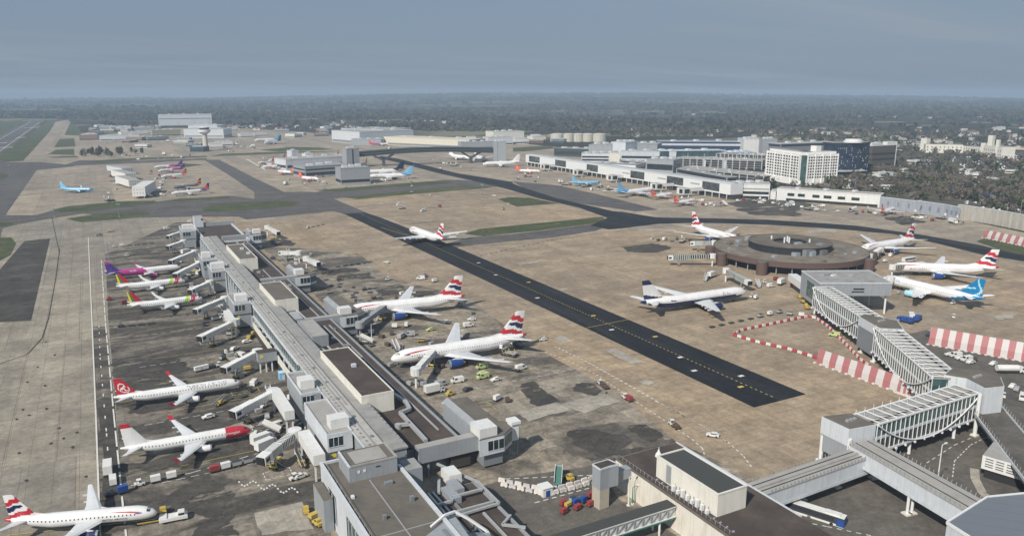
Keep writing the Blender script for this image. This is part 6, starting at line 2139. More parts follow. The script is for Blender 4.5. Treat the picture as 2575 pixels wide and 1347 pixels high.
def mk_van(key, c, name='van'):
    vehicle(key, name, 'van', [('body', lambda m: side_prism(m, [(-2.6, .35), (2.6, .35), (2.65, 1.1), (1.9, 1.35), (1.25, 2.25), (-2.5, 2.3), (-2.6, 2.1)], 1.95, c)),
        ('window', lambda m: (m.add([(1.95, -.8, 1.38), (1.95, .8, 1.38), (1.36, .75, 2.16), (1.36, -.75, 2.16)], [(0, 1, 2, 3)], AWIN), m.box(.2, -1.0, 1.35, 1.3, 1.0, 2.05, AWIN)))], (-1.6, 1.7), 1.9)
def mk_car(key, c):
    vehicle(key, 'car', 'car', [('body', lambda m: (side_prism(m, [(-2.1, .3), (2.1, .3), (2.15, .75), (1.1, .95), (-1.9, 1.0), (-2.15, .9)], 1.8, c), side_prism(m, [(.5, 1.4), (-1.3, 1.45), (-1.9, 1.0), (1.1, .95)], 1.6, c))),
        ('window', lambda m: (m.box(-1.35, -.83, 1.02, .65, .83, 1.36, AWIN)))], (-1.3, 1.35), 1.75, .32)
mk_van('van', VW); mk_van('vanlime', VG); mk_van('vangrey', VLG); mk_van('vandark', VK)
mk_car('car', VW); mk_car('carlime', VG); mk_car('cardark', VK); mk_car('cargrey', VLG)
vehicle('tug', 'baggage_tractor', 'tractor', [('body', lambda m: (m.box(-1.4, -.7, .3, 1.5, .7, 1.0, VW), m.box(-.5, -.7, 1.95, .8, .7, 2.05, VW), [m.bar((x, y, 1), (x, y, 1.95), .1, .1, VK) for x in (-.45, .75) for y in (-.65, .65)])), ('seat', lambda m: m.box(-.3, -.4, 1.0, .1, .4, 1.4, VK))], (-.9, .95), 1.35)
vehicle('tugdark', 'baggage_tractor', 'tractor', [('body', lambda m: (m.box(-1.4, -.7, .3, 1.5, .7, 1.0, VK), m.box(-.5, -.7, 1.95, .8, .7, 2.05, VK), [m.bar((x, y, 1), (x, y, 1.95), .1, .1, VK) for x in (-.45, .75) for y in (-.65, .65)])), ('seat', lambda m: m.box(-.3, -.4, 1.0, .1, .4, 1.4, VB))], (-.9, .95), 1.35)
vehicle('tugred', 'baggage_tractor', 'tractor', [('body', lambda m: (m.box(-1.5, -.8, .3, 1.7, .8, 1.3, VR), m.box(-.5, -.75, 1.31, .7, .75, 2.1, VR))), ('window', lambda m: m.box(-.3, -.78, 1.5, .72, .78, 1.95, AWIN))], (-.9, 1.05), 1.55)
vehicle('tugyel', 'baggage_tractor', 'tractor', [('body', lambda m: (m.box(-1.5, -.8, .3, 1.7, .8, 1.2, VY), m.box(-.8, -.75, 1.21, .5, .75, 2.0, VY))), ('window', lambda m: m.box(-.5, -.78, 1.4, .52, .78, 1.85, AWIN))], (-.9, 1.05), 1.55)
def mk_dolly(key, c, hh, loadc=None):
    vehicle(key, 'baggage_dolly' if key != 'uld' else 'container_dolly', 'dolly', [('platform', lambda m: (m.box(-1.5, -.85, .42, 1.5, .85, .58, VK), m.bar((1.5, 0, .45), (2.4, 0, .35), .1, .1, VK)))]+
            ([('load', lambda m: (m.box(-1.35, -.8, .6, 1.35, .8, .6+hh, c), m.box(-1.4, -.85, .6+hh, 1.4, .85, .68+hh, loadc or c)))] if hh else []), (-1.0, 1.0), 1.5, .25)
mk_dolly('dolly', VK, 0); mk_dolly('dollywhite', VW, 1.5); mk_dolly('dollyred', VR, 1.4); mk_dolly('dollyblue', VB, 1.6); mk_dolly('dollygrey', VLG, 1.2, VK); mk_dolly('dollybrown', mat('luggage mixed', (.10, .07, .055), .9, var=.6, scale=3), .8); mk_dolly('dollyyel', VY, 1.0)
vehicle('catering', 'catering_truck', 'truck', [('cab', lambda m: side_prism(m, [(2.2, .5), (4.1, .5), (4.1, 1.5), (3.7, 2.5), (2.2, 2.5)], 2.3, VW)), ('box', lambda m: (m.box(-4, -1.25, 1.2, 2.1, 1.25, 3.9, VW), m.box(2.12, -1.1, 3.0, 3.3, 1.1, 3.2, VLG))), ('chassis', lambda m: m.box(-3.9, -1, .5, 2.2, 1, 1.15, VK)), ('window', lambda m: (m.box(2.9, -1.18, 1.5, 3.7, 1.18, 2.2, AWIN)))], (-2.6, -1.3, 3.1), 2.2, .48)
vehicle('catup', 'catering_truck', 'truck', [('cab', lambda m: side_prism(m, [(2.2, .5), (4.1, .5), (4.1, 1.5), (3.7, 2.5), (2.2, 2.5)], 2.3, VW)), ('box', lambda m: m.box(-4, -1.3, 4.2, 2.3, 1.3, 7.0, VW)), ('scissor_lift', lambda m: [m.bar((-3.5, y, 1.2), (2, y, 4.1), .2, .2, VK) for y in (-.8, .8)]+[m.bar((2, y, 1.2), (-3.5, y, 4.1), .2, .2, VK) for y in (-.8, .8)]), ('chassis', lambda m: m.box(-3.9, -1, .5, 2.2, 1, 1.15, VK))], (-2.6, -1.3, 3.1), 2.2, .48)
vehicle('truckblue', 'flatbed_truck', 'truck', [('cab', lambda m: side_prism(m, [(2.2, .5), (4.1, .5), (4.1, 1.5), (3.7, 2.6), (2.2, 2.6)], 2.4, VB)), ('box', lambda m: (m.box(-4, -1.3, 1.1, 2.1, 1.3, 1.5, VB), m.box(-3.8, -1.2, 1.5, -1.2, 1.2, 3.2, VB), m.box(-.9, -1.2, 1.5, 1.7, 1.2, 3.0, VB))), ('window', lambda m: m.box(2.9, -1.22, 1.6, 3.72, 1.22, 2.3, AWIN))], (-2.6, 3.1), 2.3, .48)
vehicle('tanker', 'fuel_tanker', 'tanker', [('cab', lambda m: side_prism(m, [(3.6, .5), (5.6, .5), (5.6, 1.6), (5.2, 2.8), (3.6, 2.8)], 2.5, VW)), ('tank', lambda m: (m.tube((-5.5, 0, 2.1), (3.3, 0, 2.1), 1.35, VW, 14), m.box(-5.4, -1.2, .7, 3.4, 1.2, 1.1, VK))), ('window', lambda m: m.box(4.4, -1.28, 1.7, 5.2, 1.28, 2.4, AWIN)), ('hatch', lambda m: [m.tube((x, 0, 3.4), (x, 0, 3.65), .35, VLG, 10) for x in (-4, -1.5, 1)])], (-4, -2.8, 4.5), 2.3, .5)
vehicle('pushback', 'aircraft_tug', 'tug', [('body', lambda m: (m.box(-3.6, -1.5, .5, 3.6, 1.5, 1.35, VW), m.box(-3.4, -1.3, 1.36, -1.6, 1.3, 1.7, VW))), ('cab', lambda m: side_prism(m, [(1.0, 1.36), (3.2, 1.36), (2.9, 2.3), (1.3, 2.3)], 2.2, VW)), ('window', lambda m: m.box(1.35, -1.13, 1.5, 2.9, 1.13, 2.15, AWIN)), ('tow_bar', lambda m: m.bar((-3.6, 0, .6), (-9, 0, .8), .22, .22, VY))], (-2.3, 2.3), 2.7, .62)
vehicle('loader', 'belt_loader', 'loader', [('body', lambda m: (m.box(-2.5, -.9, .4, 2.2, .9, 1.0, VY), m.box(-1.2, -.9, 1.0, -.2, .3, 1.7, VY))), ('belt', lambda m: (m.bar((-3.8, .3, .9), (3.8, .3, 2.4), 1.0, .25, VK), m.bar((-3.8, .85, 1.1), (3.8, .85, 2.6), .08, .2, VW), m.bar((-3.8, -.25, 1.1), (3.8, -.25, 2.6), .08, .2, VW)))], (-1.5, 1.5), 1.8, .4)
vehicle('steps', 'boarding_steps', 'stairs', [('stair', lambda m: (m.bar((-3.2, 0, .5), (2.6, 0, 3.4), 1.7, .4, VLG), m.box(2.5, -1, 3.3, 4, 1, 3.5, VLG))), ('handrail', lambda m: [m.bar((-3.2, y, 1.5), (2.6, y, 4.4), .12, 1.0, VW) for y in (-.9, .9)]), ('chassis', lambda m: m.box(-3, -.9, .3, 3.4, .9, .6, VK))], (-2, 2.5), 1.8, .35)
vehicle('stepsgreen', 'boarding_steps', 'stairs', [('stair', lambda m: (m.bar((-3.2, 0, .5), (2.6, 0, 3.4), 2.2, .5, mat('steps green', (.06, .16, .13), .6)), m.box(2.5, -1.1, 3.3, 4, 1.1, 3.5, VLG))), ('handrail', lambda m: [m.bar((-3.2, y, 1.3), (2.6, y, 4.2), .12, .8, VW) for y in (-1.1, 1.1)]), ('chassis', lambda m: m.box(-3, -.9, .3, 3.4, .9, .6, VK))], (-2, 2.5), 1.8, .35)
vehicle('hiloader', 'container_loader', 'loader', [('platform', lambda m: (m.box(-4, -1.6, 1.4, 1.5, 1.6, 1.8, VLG), m.box(1.6, -1.6, 3.0, 4.2, 1.6, 3.3, VLG))), ('lift_frame', lambda m: [m.bar((x, y, .5), (x+1.2, y, 3), .2, .2, VY) for x in (-3, 0, 1.8) for y in (-1.4, 1.4)]+[m.box(-4, -1.5, .4, 4, 1.5, .9, VK)]), ('cab', lambda m: m.box(2.4, 1.1, 3.31, 3.8, 2.0, 4.9, VW))], (-3, 3), 2.8, .45)
vehicle('minibus', 'airport_bus', 'bus', [('body', lambda m: side_prism(m, [(-6, .35), (6, .35), (6.05, 1.4), (5.8, 3.0), (-6, 3.05)], 2.55, VW)), ('window', lambda m: (m.box(-5.7, -1.3, 1.45, 5.5, 1.3, 2.55, AWIN), m.box(5.75, -1.1, 1.4, 5.97, 1.1, 2.6, AWIN)))], (-3.6, 3.8), 2.4, .48)
vehicle('uldbox', 'cargo_container', 'container', [('shell', lambda m: side_prism(m, [(-.8, .15), (.8, .15), (1.1, .6), (1.1, 1.75), (-1.1, 1.75), (-1.1, .6)], 1.5, VLG))], (), 1)
bx = thing('airport_bus', 'black and white bus with blue rear corner parked beside the brown-roofed building', 'bus')
m = MB(); side_prism(m, [(-9.2, .35), (9.2, .35), (9.2, .95), (-9.2, .95)], 2.6, VW); m.build('skirt', bx)
m = MB(); side_prism(m, [(-9.2, .96), (9.2, .96), (9.15, 3.0), (-9.2, 3.0)], 2.58, VK); m.build('body', bx)
m = MB(); m.box(-9.2, -1.3, 3.01, 9.15, 1.3, 3.2, VW); m.box(-8, -1, 3.21, -4, 1, 3.5, VW); m.box(4, -.9, 3.21, 7, .9, 3.5, VBG); m.build('roof', bx)
m = MB(); m.box(-9.24, -1.33, .5, -7.2, 1.33, 2.5, VB); m.build('rear_panel', bx)
m = MB(); m.box(-6.5, -1.32, 1.5, 8.8, 1.32, 2.7, AWIN); m.build('window', bx)
wheels(bx, (-6, 0, 6), 2.4, .5)
p, q = g(2094, 1316), g(1982, 1280)
bx.location = (p+q)/2; bx.rotation_euler = (0, 0, math.atan2(q.y-p.y, q.x-p.x))

VN = {}
def veh(key, px, py, ang, label, group=None):
    T, used = VP[key]
    b = g(px, py)
    loc = (b.x, b.y, .3)
    if not used:
        T.location = loc; T.rotation_euler = (0, 0, R(ang)); T['label'] = label
        if group: T['group'] = group
        VP[key][1] = True
        o = T
    else:
        o = copy_thing(T, loc, R(ang), label, group)
        if not group and 'group' in o:
            del o['group']
    return o

def train(keys, p, q, label, group='baggage trains on the stands', gap=None):
    """a tractor and its dollies in a line between two places"""
    a, b = g(*p), g(*q)
    ang = math.degrees(math.atan2(a.y-b.y, a.x-b.x))
    n = len(keys)
    for i, k_ in enumerate(keys):
        u = i/max(1, n-1)
        x, y = p[0]+(q[0]-p[0])*u, p[1]+(q[1]-p[1])*u
        veh(k_, x, y, ang, label, group)

veh('pushback', 437, 1308, 355, 'white aircraft tug with yellow tow bar facing the bottom left airliner')
veh('tugyel', 411, 1292, 90, 'orange yellow tractor beside the white aircraft tug')
veh('catering', 273, 1190, 88, 'white truck standing on the dark strip of the service road')
veh('van', 285, 1214, 90, 'white van on the service road below the white truck')
veh('dollyblue', 310, 1240, 10, 'blue container dolly by the service road above the bottom left airliner wing')
veh('tugdark', 276, 1248, 20, 'dark tractor next to the blue container dolly')
train(['tug', 'dollywhite', 'dollywhite'], (352, 1222), (432, 1204), 'white tractor and two white dollies in line below the red-nosed airliner')
train(['dollyred', 'dollywhite', 'dollygrey', 'dollygrey'], (540, 1187), (624, 1166), 'loaded dollies in line led by the dark red one below the red-nosed airliner')
veh('catering', 662, 1118, 20, 'white catering truck under the boarding bridge by the red-nosed airliner')
veh('catering', 672, 1132, 25, 'second white truck parked against the catering truck by the red-nosed airliner')
veh('van', 640, 1102, 70, 'white van between the boarding bridge and the two white trucks')
veh('tug', 740, 1207, 15, 'white tractor on pale concrete left of the corner block')
veh('car', 756, 1202, 15, 'white car next to the tractor left of the corner block')
veh('car', 524, 1052, 190, 'small white car ahead of the red wingtip of the white bird roundel airliner')
veh('loader', 555, 1017, 45, 'yellow belt loader right of the white bird roundel airliner')
train(['dollywhite', 'dollywhite', 'tugdark', 'tug'], (498, 935), (552, 922), 'white loaded dollies and tractors in line ahead of the bird roundel airliner')
for x, y, k_, a_, lb in ((590, 880, 'car', 40, 'white car by the boarding bridge foot behind the bird roundel airliner'), (604, 898, 'van', 120, 'white van under the pier beside the boarding bridge foot'), (621, 862, 'car', 10, 'white car below the yellow number of the half-way bridge room'),
                         (640, 968, 'van', 60, 'white van parked against the pier near the red-finned airliner nose'), (632, 985, 'tugdark', 100, 'dark tractor beside the van at the red-finned airliner nose'), (665, 1025, 'tug', 30, 'white tractor under the long link corridor'),
                         (672, 1050, 'cargrey', 80, 'grey car under the long link corridor'), (700, 1075, 'van', 20, 'white van between the two link corridors')):
    veh(k_, x, y, a_, lb)
train(['tugdark', 'dolly', 'dolly', 'dolly'], (305, 823), (380, 815), 'dark tractor with empty dollies on the empty stand left of the pier')
veh('tug', 318, 645, 0, 'white tractor with dolly beyond the magenta airliner'); veh('dolly', 334, 643, 0, 'empty dolly coupled behind the tractor beyond the magenta airliner')
train(['tug', 'dollywhite', 'dolly', 'dolly', 'dolly', 'dolly'], (288, 622), (382, 613), 'line of tractor and dollies on the empty stand near the pier end')
veh('loader', 248, 593, 200, 'loader left alone on the grey apron near the pier end'); veh('loader', 280, 584, 10, 'second loader beside the apron lamp near the pier end')
veh('tugred', 275, 756, 0, 'red tractor at the tail of the nearer green and red nosed airliner'); veh('dollyred', 312, 765, 20, 'red dolly under the striped fin of the nearer green and red nosed airliner')
GV = 'ground crew vehicles on the left stands'
for x, y, k_, a_ in ((560, 800, 'tug', 20), (540, 806, 'dollygrey', 15), (470, 640, 'catering', 30), (500, 690, 'van', 60), (520, 700, 'dollybrown', 20), (455, 660, 'tug', 80), (445, 680, 'dollybrown', 10), (560, 905, 'dollygrey', 40), (585, 910, 'hiloader', 100), (420, 577, 'van', 10), (440, 645, 'dolly', 0), (475, 606, 'catering', 40),
                     (612, 1000, 'dolly', 30), (690, 1150, 'dollygrey', 80), (520, 770, 'tugdark', 60), (555, 730, 'dollygrey', 30), (480, 560, 'van', 0), (600, 945, 'uldbox', 0), (606, 950, 'uldbox', 30), (650, 1040, 'uldbox', 10), (700, 1165, 'dollyyel', 70), (705, 1030, 'tugyel', 100), (770, 1290, 'tugyel', 80), (790, 1305, 'dollyyel', 20), (800, 1322, 'tugyel', 110), (640, 842, 'dollyyel', 20), (632, 850, 'dollybrown', 30)):
    veh(k_, x, y, a_, 'small ground crew vehicle or trailer tucked against the left side of the pier', GV)
LBX = thing('blue_cabin', 'light blue box cabin beside the pier wall under the yellow gate number', 'cabin', g(712, 952))
m = MB(); m.box(-1.6, -1.6, .1, 1.6, 1.6, 3.0, mat('light blue paint', (.25, .48, .72), .5)); m.build('shell', LBX)
m = MB(); m.box(-1.7, -1.7, 3.01, 1.7, 1.7, 3.2, mat('light blue roof', (.34, .56, .76), .5)); m.box(-.5, -1.66, .2, .5, -1.62, 2.2, VW); m.build('roof', LBX)

CL = 'odds and ends of ground equipment under the gate towers'
rw = random.Random(21)
for i in range(64):
    y = rw.uniform(222, 560)
    x = rw.choice([rw.uniform(36, 52), rw.uniform(43, 60)])
    T, used = VP[rw.choice(['uldbox', 'dolly', 'dollybrown', 'dollygrey', 'dollywhite', 'tug', 'tugdark', 'loader', 'steps', 'dollyyel', 'dolly'])]
    px_ = x*CPH-y*SPH; py_ = x*SPH+y*CPH; f_ = py_*math.cos(TH)+HC*math.sin(TH); u_ = py_*math.sin(TH)-HC*math.cos(TH)
    k_ = [k2 for k2, v2 in VP.items() if v2[0] is T][0]
    veh(k_, CXP+FPX*px_/f_, CYP-FPX*u_/f_, rw.choice([0, 90, 20, 70, 150]), 'piece of ground equipment standing below the gate towers left of the pier', CL)
for i in range(40):
    y = rw.uniform(235, 580)
    x = rw.uniform(98, 132)
    k_ = rw.choice(['uldbox', 'dolly', 'dollybrown', 'dollygrey', 'tugdark', 'dolly', 'steps', 'dollywhite'])
    px_ = x*CPH-y*SPH; py_ = x*SPH+y*CPH; f_ = py_*math.cos(TH)+HC*math.sin(TH); u_ = py_*math.sin(TH)-HC*math.cos(TH)
    veh(k_, CXP+FPX*px_/f_, CYP-FPX*u_/f_, rw.choice([0, 90, 20, 70, 150]), 'piece of ground equipment standing near the gate rooms right of the pier', 'ground equipment near the right gate rooms')

# right of the pier
for x, y, k_, a_, lb in ((1150, 962, 'van', 175, 'white van in front of the two lime cars right of the pier'), (1212, 942, 'carlime', 180, 'lime car nearer the big airliner of the lime pair'), (1214, 952, 'vanlime', 185, 'lime van in front of the lime car right of the pier'),
                         (1246, 958, 'car', 190, 'white car right of the lime van'), (1212, 927, 'vanlime', 180, 'pale lime van under the near wing of the big airliner'), (1310, 930, 'van', 10, 'white estate van behind the tail of the nearest big airliner'),
                         (1176, 983, 'cardark', 20, 'dark car parked right of the pier behind the yellow tractor'), (1131, 995, 'tugyel', 10, 'yellow tractor right of the pier by the dark car'), (1092, 990, 'catering', 5, 'white truck in the shadow right of the pier'),
                         (1300, 872, 'catup', 100, 'white catering truck raised to the tail of the nearest big airliner'), (1280, 895, 'hiloader', 120, 'dark loader under the tail of the nearest big airliner'), (1364, 857, 'car', 180, 'white car behind the tailplane of the nearest big airliner'),
                         (1792, 1098, 'car', 130, 'white car driving along the dashed road at the edge of the tan apron'), (1178, 822, 'van', 0, 'white van between the two big airliners right of the pier'), (1082, 832, 'carlime', 190, 'pale lime car left of the far wing of the nearest big airliner'),
                         (1124, 812, 'car', 20, 'white car in front of the blue engine of the hidden-nose airliner'), (1186, 806, 'car', 170, 'white car behind the wing tip of the hidden-nose airliner'), (1022, 822, 'dollywhite', 60, 'white dolly right of the pier in front of the hidden-nose airliner'),
                         (1058, 703, 'van', 150, 'white van on the stained stand beyond the hidden-nose airliner'), (1070, 697, 'tugdark', 150, 'dark tractor beside the van beyond the hidden-nose airliner'), (972, 662, 'car', 120, 'white car crossing the open stand right of the pier'), (1092, 710, 'dollywhite', 10, 'white dolly at the far wing tip of the hidden-nose airliner'),
                         (975, 705, 'tug', 0, 'white tractor in the middle of the stained stand right of the pier'), (1032, 738, 'van', 30, 'white van among dark dollies near the hidden-nose airliner')):
    veh(k_, x, y, a_, lb)
GR = 'dark dollies standing in rows right of the pier'
rv = random.Random(9)
for r_ in range(6):
    for c_ in range(9):
        if rv.random() < .78:
            x, y = 855+c_*27+r_*14+rv.uniform(-8, 8), 725+r_*11+c_*1.5+rv.uniform(-3, 3)
            if x < 1120 and not (875 < x < 1170 and y > 768-(x-870)*.08):
                veh(rv.choice(['dolly', 'dolly', 'dollybrown', 'dollybrown', 'dollygrey', 'uldbox', 'tugdark', 'dollywhite']), x, y, rv.choice([0, 8, 90, 75, 20]), 'one of the dark dollies crowded on the stand right of the pier', GR)
for x, y in ((905, 850), (920, 862), (935, 872), (1000, 905), (1012, 915), (960, 850), (985, 842), (1010, 850), (1030, 845), (975, 870), (945, 842), (1060, 915), (1080, 905), (1110, 925), (1140, 905), (1095, 940), (1060, 970), (1110, 970), (1190, 790), (1130, 760), (1160, 770), (1060, 860), (1085, 870), (1030, 970)):
    veh(rv.choice(['dollybrown', 'dolly', 'uldbox', 'tug', 'dollygrey', 'uldbox', 'loader', 'vangrey']), x, y, rv.uniform(0, 180), 'ground equipment scattered under the big airliners right of the pier', 'ground equipment around the big airliners right of the pier')
for p, q, ks, lb in (((1690, 1070), (1700, 1078), ['tug', 'dollybrown'], 'tractor and loaded dolly nearest the bend of the dashed road'), ((1572, 1003), (1582, 1009), ['tug', 'dollyred'], 'tractor and red dolly midway along the dashed road'), ((1510, 968), (1522, 978), ['tug', 'dollybrown', 'dollybrown'], 'tractor with brown loads farthest along the dashed road'),
                     ((870, 668), (930, 660), ['dolly']*5, 'line of empty dollies right of the pier gate rooms'), ((850, 672), (900, 665), ['dolly']*4, 'line of empty dollies right of the pier gate rooms'), ((775, 574), (812, 566), ['tug', 'dolly', 'dolly', 'dolly'], 'tractor with three dollies near the far end of the pier'),
                     ((1960, 788), (1790, 824), ['dollygrey', 'dollywhite', 'dollygrey', 'dolly', 'dolly', 'dolly', 'dolly', 'dolly'], 'long line of dollies before the striped barriers by the bridge head'), ((2045, 800), (1985, 793), ['dollygrey', 'dollywhite', 'dollygrey'], 'short line of dollies close to the bridge head')):
    train(ks, p, q, lb)
GS = 'ground vehicles around the round satellite'
for x, y, k_, a_ in ((1640, 602, 'tug', 10), (1655, 606, 'dollybrown', 10), (1672, 604, 'van', 20), (1690, 608, 'dolly', 0), (1702, 603, 'tugdark', 40), (1716, 610, 'hiloader', 30), (1735, 606, 'dollybrown', 0), (1905, 722, 'steps', 60), (1938, 722, 'van', 0), (1965, 716, 'catering', 20), (1990, 722, 'tugred', 40), (1922, 712, 'tug', 90), (1950, 705, 'dollyred', 0),
                     (1800, 693, 'loader', 0), (1790, 698, 'catering', 20), (1775, 706, 'steps', 40), (1890, 748, 'tug', 20), (1900, 752, 'dollywhite', 20), (2010, 750, 'tugyel', 60), (2018, 762, 'dollyyel', 60), (2026, 772, 'tugyel', 50), (2030, 778, 'dollyyel', 80), (2240, 645, 'van', 20), (2215, 640, 'hiloader', 60), (2285, 658, 'minibus', 0), (2225, 660, 'dollywhite', 0), (2300, 690, 'dollybrown', 30), (2260, 740, 'uldbox', 0), (2290, 745, 'steps', 20), (2396, 765, 'tug', 0)):
    veh(k_, x, y, a_, 'ground service vehicle working around the round satellite and its airliners', GS)
veh('truckblue', 2306, 808, 20, 'blue truck right of the flat-roofed landing box'); veh('truckblue', 2276, 812, 100, 'second blue truck touching the flat-roofed landing box'); veh('catering', 2290, 805, 40, 'white truck between the two blue trucks')
veh('tug', 2398, 800, 30, 'white tractor alone behind the big striped blast screen'); veh('tugdark', 2334, 846, 10, 'dark tractor at the left end of the big striped blast screen')
veh('vanlime', 2098, 846, 120, 'bright green van by the barriers under the glazed bridge')
for i, (x, y, k_) in enumerate(((2388, 895, 'car'), (2402, 898, 'van'), (2414, 904, 'car'), (2430, 908, 'van'), (2440, 914, 'car'), (2497, 918, 'car'), (2545, 975, 'car'), (2556, 982, 'cargrey'), (2570, 1005, 'van'), (2522, 1000, 'tug'), (2450, 905, 'cardark'))):
    veh(k_, x, y, 150+i*7, 'white car or van parked on the road behind the glazed zigzag walkway', 'cars parked behind the glazed walkway')
veh('tanker', 2538, 938, -30, 'white fuel tanker on the road behind the zigzag walkway')
veh('stepsgreen', 1404, 1212, 55, 'green boarding steps on the paving left of the stair tower'); veh('tugyel', 1432, 1208, 100, 'yellow tractor next to the green boarding steps')
for i, (x, y, k_) in enumerate(((1418, 1292, 'dollyred'), (1452, 1283, 'dollyred'), (1484, 1274, 'dollyred'), (1416, 1272, 'dollyred'), (1428, 1275, 'dollyyel'), (1447, 1270, 'dollyblue'), (1468, 1264, 'dollyblue'), (1484, 1252, 'dollyred'), (1440, 1262, 'dollygrey'))):
    bo = veh(k_, x, y, 15, 'coloured skip or bin in the yard left of the stair tower', 'coloured bins in the yard by the stair tower'); bo.scale = (.72, .72, .8)
KH = thing('gatehouse', 'small white gatehouse with blue door by the white barrier blocks', 'hut', g(1371, 1243))
m = MB(); m.box(-1.6, -1.6, 0, 1.6, 1.6, 2.8, VW); m.box(-1.8, -1.8, 2.8, 1.8, 1.8, 3.05, STEELW); m.build('wall', KH)
m = MB(); m.box(-.7, -1.66, .1, .7, -1.61, 2.1, VB); m.build('door', KH)

# farther ground vehicles: too small for much detail
FARG = 'small vehicles among the far stands'
spots = []
for (x0, y0, x1, y1, n) in ((1300, 430, 1830, 505, 46), (1850, 503, 2230, 540, 34), (645, 400, 915, 425, 44), (700, 425, 930, 470, 22), (270, 425, 300, 510, 16), (375, 430, 425, 505, 26), (560, 355, 640, 378, 26), (930, 445, 1040, 465, 12), (1080, 400, 1200, 425, 14), (300, 385, 480, 395, 22), (230, 350, 470, 360, 18), (960, 360, 1100, 375, 18), (1000, 480, 1340, 540, 9), (2240, 535, 2420, 560, 14), (380, 335, 600, 350, 14)):
    for i in range(n):
        u = rv.random()
        x = x0+(x1-x0)*u
        slope = (y1-y0)*u if (x0, y0) in ((1300, 430), (1850, 503), (2240, 535)) else (y1-y0)*rv.random()
        y = y0+slope+rv.uniform(-4, 8)
        if (x0, y0) == (1300, 430):
            y += 14
        spots.append((x, y))
for i, (x, y) in enumerate(spots):
    b = g(x, y)
    k_ = rv.choice(['van', 'van', 'catering', 'tug', 'dollywhite', 'dollygrey', 'car', 'dolly', 'hiloader', 'steps', 'dollyred', 'uldbox', 'tugdark'])
    T, used = VP[k_]
    # at this distance one mesh per vehicle: body only
    o = T.children[0].copy() if False else None
    veh_far = VP.setdefault('_far', {})
    if k_ not in veh_far:
        mbf = bpy.data.meshes.new(T.name+'_far')
        import bmesh
        bmx = bmesh.new()
        mats_ = []
        for ch in T.children:
            tmp = ch.data.copy()
            idx = []
            for mm in tmp.materials:
                if mm not in mats_:
                    mats_.append(mm)
                idx.append(mats_.index(mm))
            for pl in tmp.polygons:
                pl.material_index = idx[pl.material_index]
            bmx.from_mesh(tmp)
            bpy.data.meshes.remove(tmp)
        bmx.to_mesh(mbf); bmx.free()
        for mm in mats_:
            mbf.materials.append(mm)
        veh_far[k_] = mbf
    o = bpy.data.objects.new(T.name.split('.')[0], veh_far[k_])
    C.objects.link(o)
    o.location = (b.x, b.y, .3)
    o.rotation_euler = (0, 0, rv.uniform(0, 2*PI))
    s_ = 1.15
    o.scale = (s_, s_, s_)
    tag(o, 'tiny service vehicle or trailer among the farther airliners and buildings', T['category'], FARG)
for k_, v_ in list(VP.items()):
    if k_ != '_far' and not v_[1]:
        for ch in list(v_[0].children):
            bpy.data.objects.remove(ch)
        bpy.data.objects.remove(v_[0])

# ------------------------------------------------------------------ striped screens and barriers
WHITEB, REDB = mat('barrier white', (.66, .63, .60), .6, var=.1, grime=((.4, .36, .32), .4)), mat('barrier red', (.40, .055, .065), .6, var=.12, grime=((.25, .06, .06), .4))
SLATW, SLATR = mat('louvre white', (.52, .50, .49), .6, var=.08, lines=(0, .9, .35)), mat('louvre red', (.36, .14, .145), .6, var=.1, lines=(0, .9, .35))
def blast(label, pa, pb, h, n, lean=2.2, first=0):
    a, b = g(*pa), g(*pb)
    T = thing('blast_screen', label, 'blast screen', a, 0, 'red and white blast screens')
    d = (b-a)/n
    nn = Vector((-d.y, d.x, 0)).normalized()
    if nn.dot(a) < 0:
        nn = -nn
    for i in range(n):
        m = MB()
        p, q = a+d*i, a+d*(i+1)
        t0 = nn*lean
        vs_ = [p, q, q+t0*.25+Vector((0, 0, h*.45)), p+t0*.25+Vector((0, 0, h*.45)), q+t0+Vector((0, 0, h)), p+t0+Vector((0, 0, h))]
        off = nn*.18
        vs2 = [v_+off for v_ in vs_]
        m.add(vs_+vs2, [(0, 1, 2, 3), (3, 2, 4, 5), (7, 6, 9, 8), (8, 9, 11, 10), (5, 4, 10, 11), (0, 3, 9, 6), (3, 5, 11, 9), (1, 7, 8, 2), (2, 8, 10, 4)], SLATR if (i+first) % 2 == 0 else SLATW)
        m.build('panel', T, tuple(T.location))
    m = MB()
    for i in range(n+1):
        p = a+d*i
        m.bar((p.x+nn.x*.2, p.y+nn.y*.2, 0), (p.x+nn.x*lean, p.y+nn.y*lean, h), .18, .3, STEELG)
        m.bar((p.x+nn.x*lean*1.6, p.y+nn.y*lean*1.6, 0), (p.x+nn.x*lean*.9, p.y+nn.y*lean*.9, h*.85), .18, .2, STEELG)
        m.box(p.x-.5-nn.x*.8, p.y-.5-nn.y*.8, 0, p.x+.5-nn.x*.8, p.y+.5-nn.y*.8, .6, WHITEB)
    m.build('brace', T, tuple(T.location))
    return T
blast('big red and white striped blast screen at the right edge above the parked cars', (2334, 866), (2620, 918), 7.8, 17, 3.2)
blast('red and white striped blast screen on the turf at the far right edge', (2472, 598), (2640, 634), 6.5, 17, 2.2)
blast('red and white striped blast screen left of the glazed walkway', (2052, 912), (2254, 984), 6.2, 12, 1.5)
blast('short end of striped blast screen turning under the glazed bridge', (2256, 986), (2304, 1002), 6.0, 7, 1.2)
